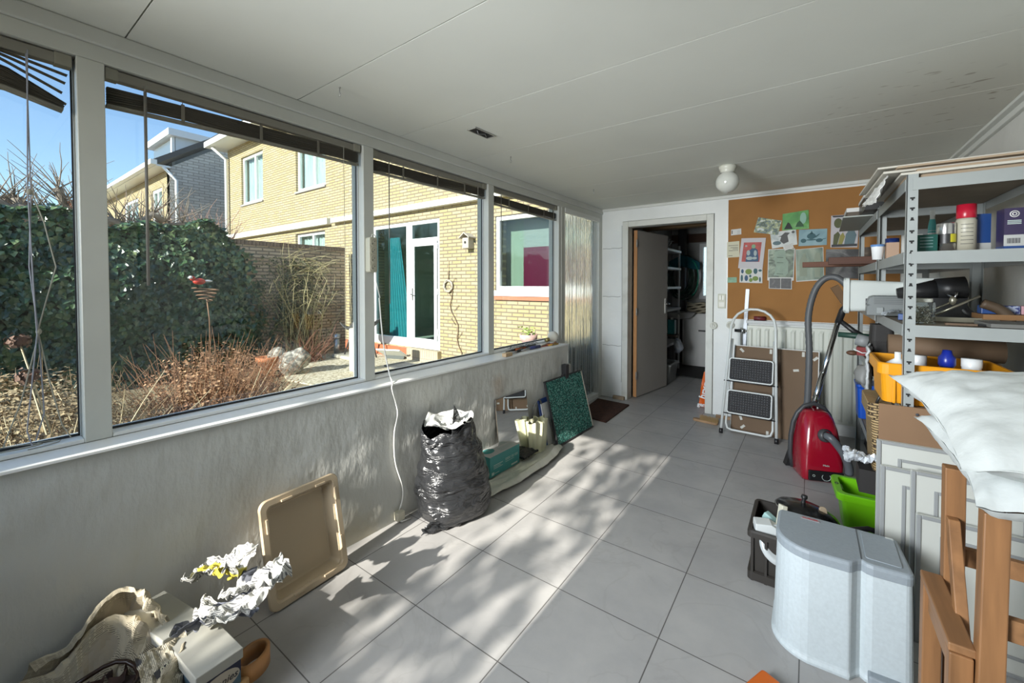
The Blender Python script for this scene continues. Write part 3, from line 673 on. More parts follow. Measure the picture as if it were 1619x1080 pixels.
# ---- climbing plant with trellis
t = thing('climbing_shrub', 'bare yellowish climbing shrub tied to a wooden trellis on the brick garden wall', 'shrub', (-8.05, 4.05, GZ))
mb = MB()
for k in range(4): mb.box(-.03, -.01, -.24 + k * .16, -.215 + k * .16, .15, 1.85)
for k in range(9): mb.box(-.012, .008, -.26, .28, .25 + k * .19, .275 + k * .19)
mb.build('trellis', mat('weathered_lath', (0.20, 0.17, 0.12), 0.9), t)
mb = MB()
for i in range(46): twig(mb, (R.uniform(.02, .18), R.uniform(-.35, .35), 0), (R.uniform(-.1, .2), R.uniform(-.35, .35), 1.6), R.uniform(1.1, 1.9), .011, 7, .16, 4)
for i in range(150): twig(mb, (R.uniform(.02, .25), R.uniform(-.4, .4), R.uniform(.9, 1.95)), (R.uniform(0, .6), R.uniform(-1, 1), R.uniform(-.2, .8)), R.uniform(.3, .7), .005, 5, .25, 3, droop=.14)
mb.build('branches', mat('yellow_green_bark', (0.50, 0.44, 0.24), 0.85, var=.3), t)
mb = MB()
for i in range(1500):
    y = R.gauss(-.15, .33); z = R.uniform(.3, 1.95); leaf(mb, (R.uniform(.02, .2), y, z), (1, R.uniform(-1, 1), R.uniform(-.5, 1)), R.uniform(.02, .045), R.uniform(0, 6))
mb.build('leaves', mat('dusty_leaf', (0.10, 0.11, 0.06), 0.8, var=.3), t)
t = thing('ivy_strand', 'narrow dark ivy strand climbing the brick wall beside the hedge', 'ivy', (-8.08, 3.45, GZ))
mb = MB(); 
for i in range(420):
    z = R.uniform(0, 1.5); leaf(mb, (.03, -.14 + .04 * sin(z * 9) + R.gauss(0, .05) + (.0 if i % 3 else .25 + .2 * (z - .4)), z), (1, R.uniform(-.5, .5), .3), R.uniform(.03, .06), R.uniform(0, 6))
mb.build('foliage', mat('ivy_leaf', (0.02, 0.052, 0.022)), t)
t = thing('flowering_twigs', 'low reddish twiggy shrub at the foot of the brick garden wall', 'shrub', (-7.5, 3.95, GZ))
mb = MB()
for i in range(60): twig(mb, (R.uniform(-.1, .1), R.uniform(-.25, .25), 0), (R.uniform(-.3, .4), R.uniform(-.9, .9), 1), R.uniform(.4, .85), .006, 5, .22, 3)
mb.build('branches', mat('red_bark', (0.26, 0.12, 0.08), 0.9), t)

# ---- garden furniture and ornaments
t = thing('garden_stone', 'rough grey garden rock with a hollow, beside the orange flowerpot', 'stone', (-6.75, 3.22, GZ))
mb = MB(); mb.ellipsoid((0, 0, .17), (.22, .2, .2), 24, 16)
for cx, cy, cz, r in ((-.12, -.14, .3, .13), (.1, .1, .24, .16)): mb.ellipsoid((cx, cy, cz), (r, r, r), 16, 12)
mb.v = [tuple(Vector(p) + Vector(p).normalized() * .045 * fbm(*p, 9)) for p in mb.v]
mb.build('rock', mat('lichen_rock', (0.16, 0.15, 0.13), 0.95, col2=(0.42, 0.40, 0.34), vscale=16), t)
t = thing('flowerpot', 'orange terracotta flowerpot half hidden by dry twigs', 'flowerpot', (-6.85, 2.92, GZ))
mb = MB(); mb.lathe([(.0, 0), (.10, 0), (.14, .25), (.16, .25), (.16, .31), (.14, .31), (.13, .26), (.0, .26)], 20); mb.build('pot', mat('terracotta', (0.55, 0.19, 0.08), 0.8), t)
t = thing('garden_light', 'short steel path light on the patio near the brick wall', 'garden light', (-7.75, 4.62, GZ))
mb = MB(); mb.lathe([(0, 0), (.055, 0), (.055, .36), (.0, .36)], 16); mb.build('post', mat('zinc', (0.5, 0.51, 0.52), 0.4, .8), t)
mb = MB(); mb.lathe([(.07, .36), (.075, .43), (0, .45)], 16); mb.build('cap', mat('zinc', (0.5, 0.51, 0.52)), t)
t = thing('paving_slab', 'flat stone slab under the path light', 'slab', (-7.3, 4.55, GZ)); mb = MB(); mb.box(-.32, .3, -.12, .35, 0, .07); mb.build('slab', mat('limestone', (0.5, 0.47, 0.38), 0.9, var=.1), t, bevel=.02)
t = thing('stone_post', 'pale sandstone post standing on the patio at the edge of the second window', 'post', (-6.05, 3.99, GZ))
mb = MB(); mb.box(-.10, .12, -.12, .12, 0, .72); mb.build('post', mat('sandstone', (0.66, 0.60, 0.42), 0.95, var=.15, vscale=7, bump=.5), t, bevel=.03)
t = thing('hanging_rope', 'thin rope with knots hanging in front of the garden wall end', 'rope', (-7.6, 4.85, 2.2))
mb = MB(); mb.tube([(0, .01 * sin(k * 1.7), -k * .11) for k in range(18)], .009, n=5); mb.build('rope', mat('hemp', (0.42, 0.36, 0.22), .9), t)
mb = MB(); mb.lathe([(.0, .0), (.05, .02), (.02, .2), (.0, .2)], 8, Matrix.Translation((0, 0, -1.95))); mb.build('tassel', mat('hemp', (0.42, 0.36, 0.22)), t)
t = thing('wheelbarrow', 'dark wheelbarrow tipped beside the sandstone post', 'wheelbarrow', (-7.1, 4.75, GZ))
mb = MB(); mb.grid(10, 8, lambda u, v: (-.25 + .5 * u, -.3 + .6 * v, .45 + .14 * (2 * u - 1) ** 2 + .12 * (2 * v - 1) ** 2 + .1 * u)); mb.build('tray', mat('dark_plastic', (0.08, 0.08, 0.08), .5), t, solid=.015)
for p_, q_ in (((-.3, -.2, .0), (-.1, -.15, .5)), ((.2, .2, 0), (.1, .15, .5)), ((-.2, .2, 0), (-.1, .15, .5))): mb = MB(); mb.tube([p_, q_], .014); mb.build('leg', mat('dark_steel', (0.1, 0.1, 0.1), .5, .6), t)
t = thing('ramp_board', 'white board with a red patch leaning against the low step', 'board', (-6.45, 4.95, GZ), rot=(radians(-28), 0, .35))
mb = MB(); mb.box(-.25, .25, -.2, .2, .12, .145); mb.build('board', M_wp, t); mb = MB(); mb.box(-.12, .1, -.1, .1, .146, .15); mb.build('patch', mat('red_patch', (0.6, 0.03, 0.02), .6), t)
mb = MB(); mb.box(-.2, .2, .1, .15, -.15, .12); mb.build('support', M_dark, t)
t = thing('storage_box', 'dark blue-grey box added outside to darken the foot of the ribbed glass panel', 'storage box', (-2.85, 4.0, GZ)); mb = MB(); mb.box(0, .55, 0, 1.2, 0, .70); mb.build('box', mat('dark_blue_grey', (.05, .08, .10), .6), t, bevel=.02)  # added box, gives the ribbed glass its dark lower part
t = thing('door_mat', 'dark grille mat outside the white garden door', 'doormat', (-5.7, 4.7, GZ)); mb = MB(); mb.box(-.36, .36, -.2, .2, 0, .02)
mb.build('mat', mat('rubber_grille', (0.09, 0.09, 0.09), .7, var=.4, vscale=30), t)
t = thing('birdhouse', 'small grey birdhouse on the yellow brick wall beside the garden door', 'birdhouse', (-4.72, FY, 2.1))
mb = MB(); mb.box(-.07, .07, -.15, 0, -.1, .08); mb.build('box', mat('driftwood', (0.42, 0.38, 0.32), .9), t, bevel=.01)
mb = MB(); mb.prism([(-.11, .07), (0, .15), (.11, .07), (.11, .09), (0, .17), (-.11, .09)], -.19, 0, axis='y'); mb.build('roof', mat('driftwood', (0.42, 0.38, 0.32)), t)
mb = MB(); mb.lathe([(0, 0), (.022, 0), (.022, .004)], 12, dirM((0, -.152, .0), (0, -1, 0))); mb.build('hole', M_gasket, t)
t = thing('wreath', 'small twig wreath hanging on the yellow brick wall', 'wreath', (-5.24, FY - .03, 1.36))
mb = MB()
for k in range(5): mb.tube([((.10 + .012 * sin(k + a * .9)) * cos(a * .35), .014 * cos(k * 2 + a), (.10 + .012 * sin(k + a * 1.1)) * sin(a * .35)) for a in range(18)], .010, n=5, closed=True)
mb.build('ring', mat('driftwood', (0.42, 0.38, 0.32)), t); mb = MB(); mb.tube([(0, 0, .1), (0, .02, .45)], .004, n=4); mb.build('string', M_tw, t)
t = thing('vine', 'thin bare vine growing up the yellow brick wall', 'vine', (-4.95, FY - .02, GZ))
mb = MB(); mb.tube([(.05 * sin(k * 1.3) + .04 * sin(k * .5) - .02 * k, 0, .12 * k) for k in range(15)], .009, n=4)
for k in range(4, 14, 2): mb.tube([(-.02 * k, 0, .12 * k), (-.02 * k + (-1) ** (k // 2) * .12, 0, .12 * k + .12)], .005, n=4)
mb.build('stem', mat('vine_bark', (0.20, 0.13, 0.08), .9), t)
t = thing('flowerpot', 'pale pink flowerpot with a small plant outside the fourth pane', 'flowerpot', (-3.0, 4.50, .52))
mb = MB(); mb.lathe([(0, 0), (.075, 0), (.09, .13), (.115, .14), (.12, .21), (.10, .21), (.09, .15), (0, .15)], 20); mb.build('pot', mat('pink_pot', (0.62, 0.40, 0.36), .8, var=.2, vscale=20), t)
mb = MB()
for i in range(40): leaf(mb, (R.gauss(0, .04), R.gauss(0, .04), R.uniform(.2, .31)), (R.uniform(-1, 1), R.uniform(-1, 1), 1), .04, R.uniform(0, 6))
mb.build('plant', mat('spring_leaf', (0.35, 0.45, 0.12), .7), t)
t = thing('plant_stand', 'low plant stand carrying the pink flowerpot', 'stand', (-3.0, 4.5, GZ)); mb = MB(); mb.box(-.15, .15, -.15, .15, .53, .57)
for a in (-.12, .12):
    for b_ in (-.12, .12): mb.box(a - .015, a + .015, b_ - .015, b_ + .015, 0, .53)
mb.build('stand', M_wp, t)
# ---- pollarded tree over the hedge
def branchy(mb, p, d, L, r, depth, jit, seg=5, up=.05, n=6, kids=3, shrink=.62):
    p = Vector(p); d = Vector(d).normalized(); pts = [p.copy()]; rs = [r]
    for k in range(seg):
        d = (d + Vector((R.uniform(-jit, jit), R.uniform(-jit, jit), R.uniform(-jit, jit) + up))).normalized(); p = p + d * (L / seg); pts.append(p.copy()); rs.append(r * (1 - .6 * (k + 1) / seg))
    mb.tube(pts, rs, n=n, cap=False)
    if depth:
        for k in range(kids):
            i = R.randint(max(1, seg // 3), seg); q = Vector((R.uniform(-1, 1), R.uniform(-1, 1), R.uniform(-.3, 1)))
            branchy(mb, pts[i], d * .6 + q, L * shrink * R.uniform(.7, 1.2), rs[i] * .6, depth - 1, jit, seg, up, max(3, n - 1), kids, shrink)
t = thing('pollarded_tree', 'bare pollarded tree with knotty branches rising behind the ivy hedge', 'tree', (-11, 1.6, GZ))
mb = MB(); mb.tube([(0, 0, 0), (.05, .05, 1.4), (0, 0, 2.5)], [.14, .12, .13], n=10); mb.build('trunk', mat('grey_bark', (0.24, 0.20, 0.16), .95, var=.2, bump=.6, bscale=20), t)
mb = MB()
for a, b_ in ((-.9, .25), (-1.7, .22), (1.1, .28), (1.7, .12), (-.4, .5), (-2.2, .35)):
    yy = 0; pts = [Vector((R.uniform(-.1, .1), 0, 2.45))]
    for k in range(6): pts.append(Vector((R.uniform(-.12, .12), a * (k + 1) / 6, 2.5 + b_ * (k + 1) / 6 + .16 * sin(k * 1.7 + a))))
    mb.tube(pts, [.11, .09, .085, .075, .08, .06, .07], n=7)
    for k in range(2, 7):
        for j in range(7): twig(mb, pts[k], (R.uniform(-.5, .5), R.uniform(-.8, .8), R.uniform(.3, 1.2)), R.uniform(.4, 1.05), .012, 5, .16, 4)
mb.build('branches', mat('grey_bark', (0.24, 0.20, 0.16)), t)
t = thing('pollarded_tree', 'second bare pollarded tree with reddish shoots, in front of the grey gable', 'tree', (-11.2, 3.0, GZ))
mb = MB(); mb.tube([(0, 0, 0), (0, .05, 1.4), (0, 0, 2.2)], [.12, .1, .1], n=10); mb.build('trunk', mat('grey_bark', (0.24, 0.20, 0.16)), t)
mb = MB()
for a in (-.9, -.5, .5, 1.0):
    pts = [Vector((R.uniform(-.08, .08), a * k / 5, 2.2 + .35 * k / 5 + .1 * sin(k * 2))) for k in range(6)]
    mb.tube(pts, [.08, .07, .06, .06, .05, .05], n=6)
    for k in range(1, 6):
        for j in range(7): twig(mb, pts[k], (R.uniform(-.4, .4), R.uniform(-.8, .9), R.uniform(.5, 1.3)), R.uniform(.35, .95), .009, 5, .14, 4)
mb.build('branches', mat('pink_bark', (0.36, 0.22, 0.17), .9), t)
# ---- garden tree behind the viewer: its twigs dapple the sunlight on the floor
t = thing('garden_tree', 'leafy garden tree outside the rear window', 'tree', (-1.0, -5.2, GZ))
mb = MB(); mb.tube([(0, 0, 0), (.1, .1, 1.3), (0, .1, 2.2)], [.12, .10, .08], n=10)
RT = R; R = random.Random(21)
for k in range(6): branchy(mb, (0, .1, 1.7 + .12 * k), (R.uniform(-1, .8), R.uniform(-.6, .8), .6), R.uniform(.9, 1.4), .026, 2, .22, kids=3)
mb.build('branches', mat('grey_bark', (0.24, 0.20, 0.16)), t)
mb = MB()
for k in range(84):
    c = Vector((R.uniform(-1.15, .2), R.uniform(-.4, 1.4), R.uniform(1.9, 2.65) if k < 30 else R.uniform(2.65, 3.9)))
    if c.x < -.45 and c.z > 2.5 and R.random() < .85: continue
    for i in range(15): leaf(mb, c + Vector((R.gauss(0, .13), R.gauss(0, .16), R.gauss(0, .09))), (R.uniform(-1, 1), R.uniform(-1, 1), R.uniform(-1, 1)), R.uniform(.07, .11), R.uniform(0, 6))
for k in range(16):
    c = Vector((R.uniform(-.45, .2), R.uniform(.3, 1.2), R.uniform(2.05, 2.65)))
    for i in range(15): leaf(mb, c + Vector((R.gauss(0, .12), R.gauss(0, .14), R.gauss(0, .09))), (R.uniform(-1, 1), R.uniform(-1, 1), R.uniform(-1, 1)), R.uniform(.07, .11), R.uniform(0, 6))
mb.build('leaves', mat('evergreen_leaf', (0.06, 0.12, 0.04), .5), t)
R = RT
# ================================================================ DOORWAY AND UTILITY ROOM
M_uw = mat('utility_wall_paint', (0.50, 0.50, 0.48), 0.8, var=.08, vscale=3)
mb = MB(); mb.box(-2.22, -2.10, 4.92, 8.0, 0, 2.45); struct(mb.build('wall_utility_left', M_uw))
mb = MB(); mb.box(1.0, 1.1, 4.92, 8.1, 0, 2.45); struct(mb.build('wall_utility_right', M_uw))
mb = MB(); wall_holes(mb, -2.2, 1.1, 0, 2.45, [(-1.62, -1.02, 1.13, 2.12)], 8.0, 8.1); struct(mb.build('wall_utility_back', M_uw))
mb = MB(); mb.box(-2.2, 1.1, 4.92, 8.1, 2.42, 2.5); struct(mb.build('ceiling_utility', mat('utility_ceiling', (0.5, 0.5, 0.47), .8)))
mb = MB(); mb.box(-2.1, 1.0, 5.6, 5.8, 2.18, 2.42); mb.box(-2.1, 1.0, 6.3, 6.5, 2.22, 2.42); struct(mb.build('trim_9', mat('ceiling_timber', (0.32, 0.20, 0.09), .7, var=.25, vscale=5, stretch=(.3, 4, 4)), bevel=.01), 'timber beams in the utility room ceiling')
mb = MB(); mb.box(-2.1, 1.0, 7.94, 7.999, 2.15, 2.30); struct(mb.build('trim_10', mat('dark_timber', (0.10, 0.05, 0.03), .7)), 'dark board above the utility room window')
mb = MB()
frame_boxes(mb, -1.62, -1.02, 1.13, 2.12, 7.97, 8.05, .06)
struct(mb.build('trim_11', M_wp), 'frame of the utility room window')
mb = MB(); mb.box(-1.56, -1.08, 8.02, 8.03, 1.19, 2.06)
gm = mat('frosted_pane', (0.75, 0.82, 0.86), .45, trans=.95, bump=1.0, bscale=26); struct(mb.build('window_8', gm), 'obscured glass of the utility room window')
# door leaf standing open into the utility room
dl = thing('interior_door', 'flush grey-white door standing open into the dark room', 'door', (-1.745, 4.935, 0.012), radians(-9.5))
mb = MB(); mb.box(0.003, .041, 0.0, .83, 0, 2.035); mb.build('panel', mat('door_paint', (0.44, 0.41, 0.37), .5, var=.05, vscale=2), dl, bevel=.002)
mb = MB(); mb.box(-.0, .044, -.004, 0.0, 0, 2.035); mb.box(-.002, .003, 0, .83, 0, 2.035); mb.build('edge_banding', mat('bare_pine_edge', (0.50, 0.25, 0.10), .6, var=.2, vscale=4, stretch=(1, 1, .2)), dl)
for z in (.22, 1.0, 1.83):
    mb = MB(); mb.tube([(.046, -.012, z), (.046, -.012, z + .09)], .008, n=10); mb.box(.04, .048, -.02, .02, z, z + .09); mb.build('hinge', mat('dull_nickel', (0.42, 0.42, 0.40), .4, .7), dl)
hd = MB(); hd.box(.041, .049, .745, .785, .99, 1.19); hp = hd.build('lock_plate', mat('white_metal', (0.75, 0.75, 0.72), .3), dl, bevel=.003)
mb = MB(); mb.tube([(.049, .765, 1.12), (.10, .765, 1.12), (.10, .68, 1.12)], .010); mb.build('handle', mat('brushed_steel', (0.6, 0.6, 0.6)), hp)
# utility room contents
t = thing('storage_rack', 'white metal rack behind the open door', 'rack', (-2.06, 6.3, 0))
mb = MB(); 
for y in (0, .75):
    for x in (.02, .32): mb.box(x - .012, x + .012, y - .012, y + .012, 0, 2.02)
mb.build('posts', mat('white_coated_steel', (0.8, 0.8, 0.78), .4), t)
for z in (.45, .98, 1.32, 1.62, 1.9):
    mb = MB(); mb.box(0.01, .345, -.01, .78, z, z + .035); mb.build('shelf', mat('white_coated_steel', (0.8, 0.8, 0.78)), t)
t = thing('metal_strips', 'bunch of crumpled shiny foil and tools on top of the white rack', 'clutter', (-1.86, 6.45, 1.94))
mb = MB()
for i in range(26): twig(mb, (R.uniform(-.06, .1), R.uniform(-.1, .1), 0), (R.uniform(-.5, .5), R.uniform(-.5, .5), .6), R.uniform(.1, .22), .007, 4, .5, 4)
mb.build('strips', mat('foil', (0.5, 0.5, 0.5), .3, .8), t)
t = thing('washbasin', 'dark ceramic washbasin on the far side of the open door', 'washbasin', (-1.80, 7.25, 0))
mb = MB(); mb.lathe([(.02, .80), (.16, .83), (.22, .90), (.23, .93), (.215, .93), (.15, .86), (0, .84)], 24, Matrix.Scale(1.2, 4, (1, 0, 0))); mb.build('basin', mat('grey_ceramic', (0.35, 0.35, 0.34), .2), t)  # one even grey over the whole basin
mb = MB(); mb.tube([(.0, 0, .82), (.0, 0, .45), (-.12, 0, .40)], .025); mb.lathe([(.07, 0), (.06, .4), (.08, .8)], 14, Matrix.Translation((-.1, 0, 0))); mb.build('pedestal', mat('dark_pipe', (0.08, 0.08, 0.08), .4), t)
t = thing('standpipe', 'dark vertical soil pipe in the corner behind the washbasin', 'pipe', (-1.86, 7.75, 0))
mb = MB(); mb.tube([(0, 0, 0), (0, 0, 2.4)], .07, n=14); mb.build('pipe', mat('dark_pipe', (0.08, 0.08, 0.08)), t)
t = thing('detergent_bottle', 'teal detergent carton on the rack beside the door edge', 'bottle', (-1.68, 6.42, .64))
mb = MB(); mb.box(-.05, .05, -.06, .06, 0, .22); mb.build('body', mat('teal_carton', (0.01, 0.22, 0.22), .4), t, bevel=.01); mb = MB(); mb.lathe([(.02, .22), (.02, .25), (0, .25)], 12); mb.build('cap', M_wp, t)
t = thing('shelf_bracket_board', 'small shelf carrying the teal carton', 'shelf', (-1.83, 6.42, .61)); mb = MB(); mb.box(-.22, .24, -.1, .1, 0, .028); mb.build('board', mat('dark_board', (0.1, .08, .06), .7), t)
t = thing('plastic_bag', 'crumpled translucent plastic bag under the teal carton', 'bag', (-1.62, 6.55, .45))
mb = MB(); mb.ellipsoid((0, 0, 0), (.07, .07, .1), 20, 14); mb.v = [tuple(Vector(p) * (1 + .5 * fbm(*p, 14))) for p in mb.v]; mb.build('bag', mat('cloudy_plastic', (0.55, 0.6, 0.66), .25, alpha=.85), t)
t = thing('storage_bin', 'grey plastic storage bin on the floor behind the open door', 'bin', (-1.72, 6.1, 0))
mb = MB(); loft(mb, [[(x * k, y * k, z) for x, y in rrect(-.16, .16, -.22, .22, .03)] for k, z in ((.85, 0), (1, .24), (1.1, .245), (1.1, .27), (.96, .27), (.82, .03))]); mb.build('tub', mat('grey_plastic', (0.30, 0.31, 0.30), .4), t)
t = thing('garden_hose', 'coiled dark green hose hanging on the wall', 'hose', (-1.83, 7.62, 1.52))
mb = MB()
for k in range(11):
    ox, oz = R.uniform(-.06, .06), R.uniform(-.05, .03); rr = R.uniform(.20, .30)
    mb.tube([(ox + rr * .8 * cos(a * .26), -.03 * k / 3 + .02 * sin(a), oz + rr * 1.35 * sin(a * .26)) for a in range(24)], .011, n=6, closed=True)
mb.build('coils', mat('hose_green', (0.015, 0.05, 0.03), .4), t)
mb = MB(); mb.tube([(.17 + .12 * cos(a * .2), -.12, -.02 + .30 * sin(a * .2)) for a in range(-7, 8)], .010, n=6); mb.build('bright_loop', mat('hose_bright', (0.0, 0.28, 0.16), .4), t)
t = thing('hanging_bag', 'teal blue bag hung on the hose hook', 'bag', (-1.80, 7.5, 1.82))
mb = MB(); mb.grid(16, 10, lambda u, v: (-.22 + .50 * u, .02 * sin(u * 9), .08 - .3 * abs(u - .45) ** 1.3 - (.12 + .32 * u * (1 - u)) * v)); mb.build('cloth', mat('teal_cloth', (0.0, 0.10, 0.13), .8), t, solid=.01)
mb = MB(); mb.tube([(-.04, 0, .05), (.0, 0, .17), (.03, 0, .05)], .006); mb.build('loop', mat('teal_cloth', (0.0, 0.10, 0.13)), t)
t = thing('base_cabinet', 'white base cabinet in the dark room', 'cabinet', (-1.77, 7.42, 0))
mb = MB(); mb.box(0, .95, .02, .56, .0, .90); mb.build('carcass', mat('white_laminate', (0.72, 0.72, 0.70), .45), t, bevel=.004)
mb = MB(); mb.box(0.003, .595, 0, .019, .01, .885); d_ = mb.build('door', mat('white_laminate', (0.72, 0.72, 0.70)), t, bevel=.003); mb = MB(); mb.box(.26, .40, -.02, 0, .60, .625); mb.build('handle', mat('black_plastic', (0.015, 0.015, 0.016), .4), d_)
t = thing('folded_cloths', 'stack of folded beige cloths on the white base cabinet', 'cloths', (-1.50, 7.62, .90))
mb = MB()
for k in range(5): mb.grid(16, 10, lambda u, v, k=k: (-.22 + .5 * u, -.14 + .3 * v, .02 + .035 * k + .012 * sin(u * 14 + k * 2) + .008 * sin(v * 9)))
mb.build('cloths', mat('beige_cloth', (0.42, 0.38, 0.28), .9), t, solid=.026)
t = thing('floor_mat', 'black rubber mat on the floor of the dark room', 'mat', (-1.62, 6.95, 0)); mb = MB(); mb.box(-.4, .36, -.46, .46, 0, .012); mb.build('mat', mat('black_rubber', (0.02, 0.02, 0.02), .8), t)
t = thing('shopping_bag', 'orange plastic bag with white letters standing behind the doorway edge', 'bag', (-.90, 5.02, 0))
mb = MB(); mb.grid(14, 18, lambda u, v: (-.115 + .21 * u - .03 * v * (1 - u) + .085 * v, .02 + .03 * sin(u * 7 + v * 5), .40 * v + .02 * sin(u * 9) * v)); 
mb.grid(14, 18, lambda u, v: (-.115 + .21 * u - .03 * v * (1 - u) + .085 * v, -.02 + .02 * sin(u * 6 + v * 7), .40 * v + .02 * sin(u * 9) * v)); mb.build('bag', mat('orange_plastic', (0.75, 0.13, 0.01), .35), t)
text('lettering', 'hrxq', .10, M_wp, t, (-.045, -.048, .20), (pi / 2, radians(-78), 0), ext=.001, bold=.003)
text('lettering', 'gen', .06, M_wp, t, (-.075, -.05, .035), (pi / 2, radians(0), 0), ext=.001, bold=.002)

# brown entrance mat beside the ribbed glass
t = thing('doormat', 'dark brown coir mat beside the ribbed glass', 'doormat', (0, 0, 0))
mb = MB(); mb.prism([(-1.985, 3.92), (-1.64, 3.86), (-1.66, 4.57), (-2.06, 4.60)], 0.0, .014); mb.build('pile', mat('dark_brown_coir', (0.055, 0.020, 0.010), .95, var=.3, vscale=40, bump=.6, bscale=200), t)
# strings of a thread curtain inside the ribbed panel
t = thing('string_curtain', 'thin curtain strings hanging inside the ribbed glass panel', 'curtain', (XW - .03, 3.84, 0))
mb = MB()
for k in range(26):
    y = .02 + .84 * ((k + R.uniform(-.35, .35)) / 26); z0 = R.uniform(.05, .2); x = R.uniform(-.012, .012)
    mb.tube([(x, y, 2.15), (x + R.uniform(-.01, .01), y + R.uniform(-.01, .01), 1.2), (x, y + R.uniform(-.02, .02), z0)], .0018, n=3, cap=False)
mb.build('strings', mat('pale_string', (0.78, 0.80, 0.78), .7), t)
mb = MB()
for k in (9, 27, 38): y = .84 * k / 46; mb.tube([(0, y, 1.0), (.01, y + .01, .1)], .004, n=4, cap=False)
mb.build('dark_strings', mat('dark_string', (0.10, 0.14, 0.15), .7), t)
tag(t, t['label'], 'curtain')

# ---------------------------------------------------------------- far wall fittings
M_cork = mat('orange_brown_pinboard', (0.33, 0.155, 0.045), .85, var=.10, vscale=2.5, bump=.1, bscale=200)
t = thing('pinboard', 'large orange-brown pinboard panel covering the far wall', 'pinboard', (0, YF, 0))
mb = MB(); mb.box(-.698, .62, -.014, -.001, 1.035, 2.265); mb.build('board', M_cork, t)
mb = MB(); mb.box(-.704, -.698, -.016, -.001, 1.035, 2.265); mb.build('edge_strip', mat('white_metal', (0.75, 0.75, 0.72)), t)
PY = YF - .0155
def print_mat(name, cols, sc=14, pos=None, st=(1, 1, 1), dist=.8):
    m = bpy.data.materials.new(name); m.use_nodes = True; nt = m.node_tree; b = nt.nodes['Principled BSDF']; b.inputs['Roughness'].default_value = .45
    tc = _n(nt, 'ShaderNodeTexCoord'); mp = _n(nt, 'ShaderNodeMapping'); mp.inputs['Scale'].default_value = st; mp.inputs['Location'].default_value = (R.uniform(0, 9), 0, R.uniform(0, 9))
    ns = _n(nt, 'ShaderNodeTexNoise'); ns.inputs['Scale'].default_value = sc; ns.inputs['Detail'].default_value = 3; ns.inputs['Distortion'].default_value = dist
    r = _n(nt, 'ShaderNodeValToRGB'); r.color_ramp.interpolation = 'LINEAR'; e = r.color_ramp.elements; n = len(cols)
    pos = pos or [.34 + .32 * i / (n - 1) for i in range(n)]
    e[0].position = pos[0]; e[0].color = (*cols[0], 1); e[1].position = pos[-1]; e[1].color = (*cols[-1], 1)
    for i in range(1, n - 1): q = e.new(pos[i]); q.color = (*cols[i], 1)
    nt.links.new(tc.outputs['Object'], mp.inputs[0]); nt.links.new(mp.outputs[0], ns.inputs['Vector']); nt.links.new(ns.outputs['Fac'], r.inputs[0]); nt.links.new(r.outputs[0], b.inputs['Base Color'])
    return m
M_paper = mat('paper_white', (0.62, 0.62, 0.60), .7); M_cream_p = mat('paper_cream', (0.60, 0.58, 0.44), .7); M_ink = mat('ink', (0.05, 0.05, 0.055), .7)
_pk = [0]
def card(name, label, cat, quad, m, th=.0012, margin=None, mm=None, layer=0):
    """a flat sheet pinned to the board; quad = four (x,z) corners TL,TR,BR,BL"""
    cx = sum(p[0] for p in quad) / 4; cz = sum(p[1] for p in quad) / 4; y = PY - layer * .0025
    t = thing(name, label, cat, (cx, y, cz)); q = [(p[0] - cx, p[1] - cz) for p in quad]
    mb = MB(); mb.prism(q, -th, 0, axis='y'); mb.build('sheet', m, t)
    if margin is not None:
        mb = MB(); mb.prism([(a * (1 - margin[0]) + margin[2], b_ * (1 - margin[1]) + margin[3]) for a, b_ in q], -th * 2, -th, axis='y'); mb.build('picture', mm, t)
    return t
def blob(t, name, m, pts, y=-.003):
    mb = MB(); mb.prism(pts, y - .0006, y, axis='y'); return mb.build(name, m, t)
def ell(cx, cz, rx, rz, n=14): return [(cx + rx * cos(2 * pi * i / n), cz + rz * sin(2 * pi * i / n)) for i in range(n)]
dg = (.02, .10, .05); 
card('postcard', 'green and white postcard of sketched animals, highest on the left', 'postcard', [(-.43, 2.062), (-.232, 2.01), (-.262, 1.873), (-.468, 1.914)], print_mat('print_green_sketch', [(.04, .07, .03), (.10, .16, .16), (.30, .34, .14), (.50, .55, .55)], 28), layer=1)
t = card('postcard', 'bright green postcard with dark tree shapes, top centre of the board', 'postcard', [(-.226, 2.073), (-.022, 2.093), (-.016, 1.915), (-.228, 1.914)], print_mat('print_leaf_green', [(.02, .14, .02), (.06, .28, .04), (.16, .38, .12)], 6), layer=1)
blob(t, 'dark_shape', mat('print_black', (.008, .01, .01), .6), [(-.09, -.075), (-.06, -.01), (-.045, -.02), (-.02, -.075)]); blob(t, 'pale_shape', mat('print_mint', (.25, .45, .35), .6), ell(.06, .02, .025, .055)); blob(t, 'tree_shape', mat('print_dark_green', (.02, .08, .03), .6), [(.0, -.06), (.015, -.02), (.035, .0), (.055, -.03), (.07, -.06)], -.004)
t = card('drawing', 'white card with a grey hooded figure drawing, below the green cards', 'drawing', [(-.328, 1.902), (-.118, 1.919), (-.104, 1.772), (-.309, 1.742)], print_mat('print_pale_wash', [(.30, .36, .36), (.52, .55, .54), (.60, .62, .60)], 8), layer=0)
blob(t, 'figure', mat('print_grey', (.08, .08, .08), .6), [(-.02, .03), (.01, .06), (.05, .055), (.03, .03), (.04, -.03), (.0, -.05), (-.03, -.02), (-.02, .02), (-.05, .02)]); blob(t, 'oval', mat('print_slate', (.10, .16, .18), .6), ell(-.055, -.04, .035, .02)); blob(t, 'flower', mat('print_grey', (.08, .08, .08)), [(.06, .06), (.075, .045), (.09, .06), (.075, .075)])
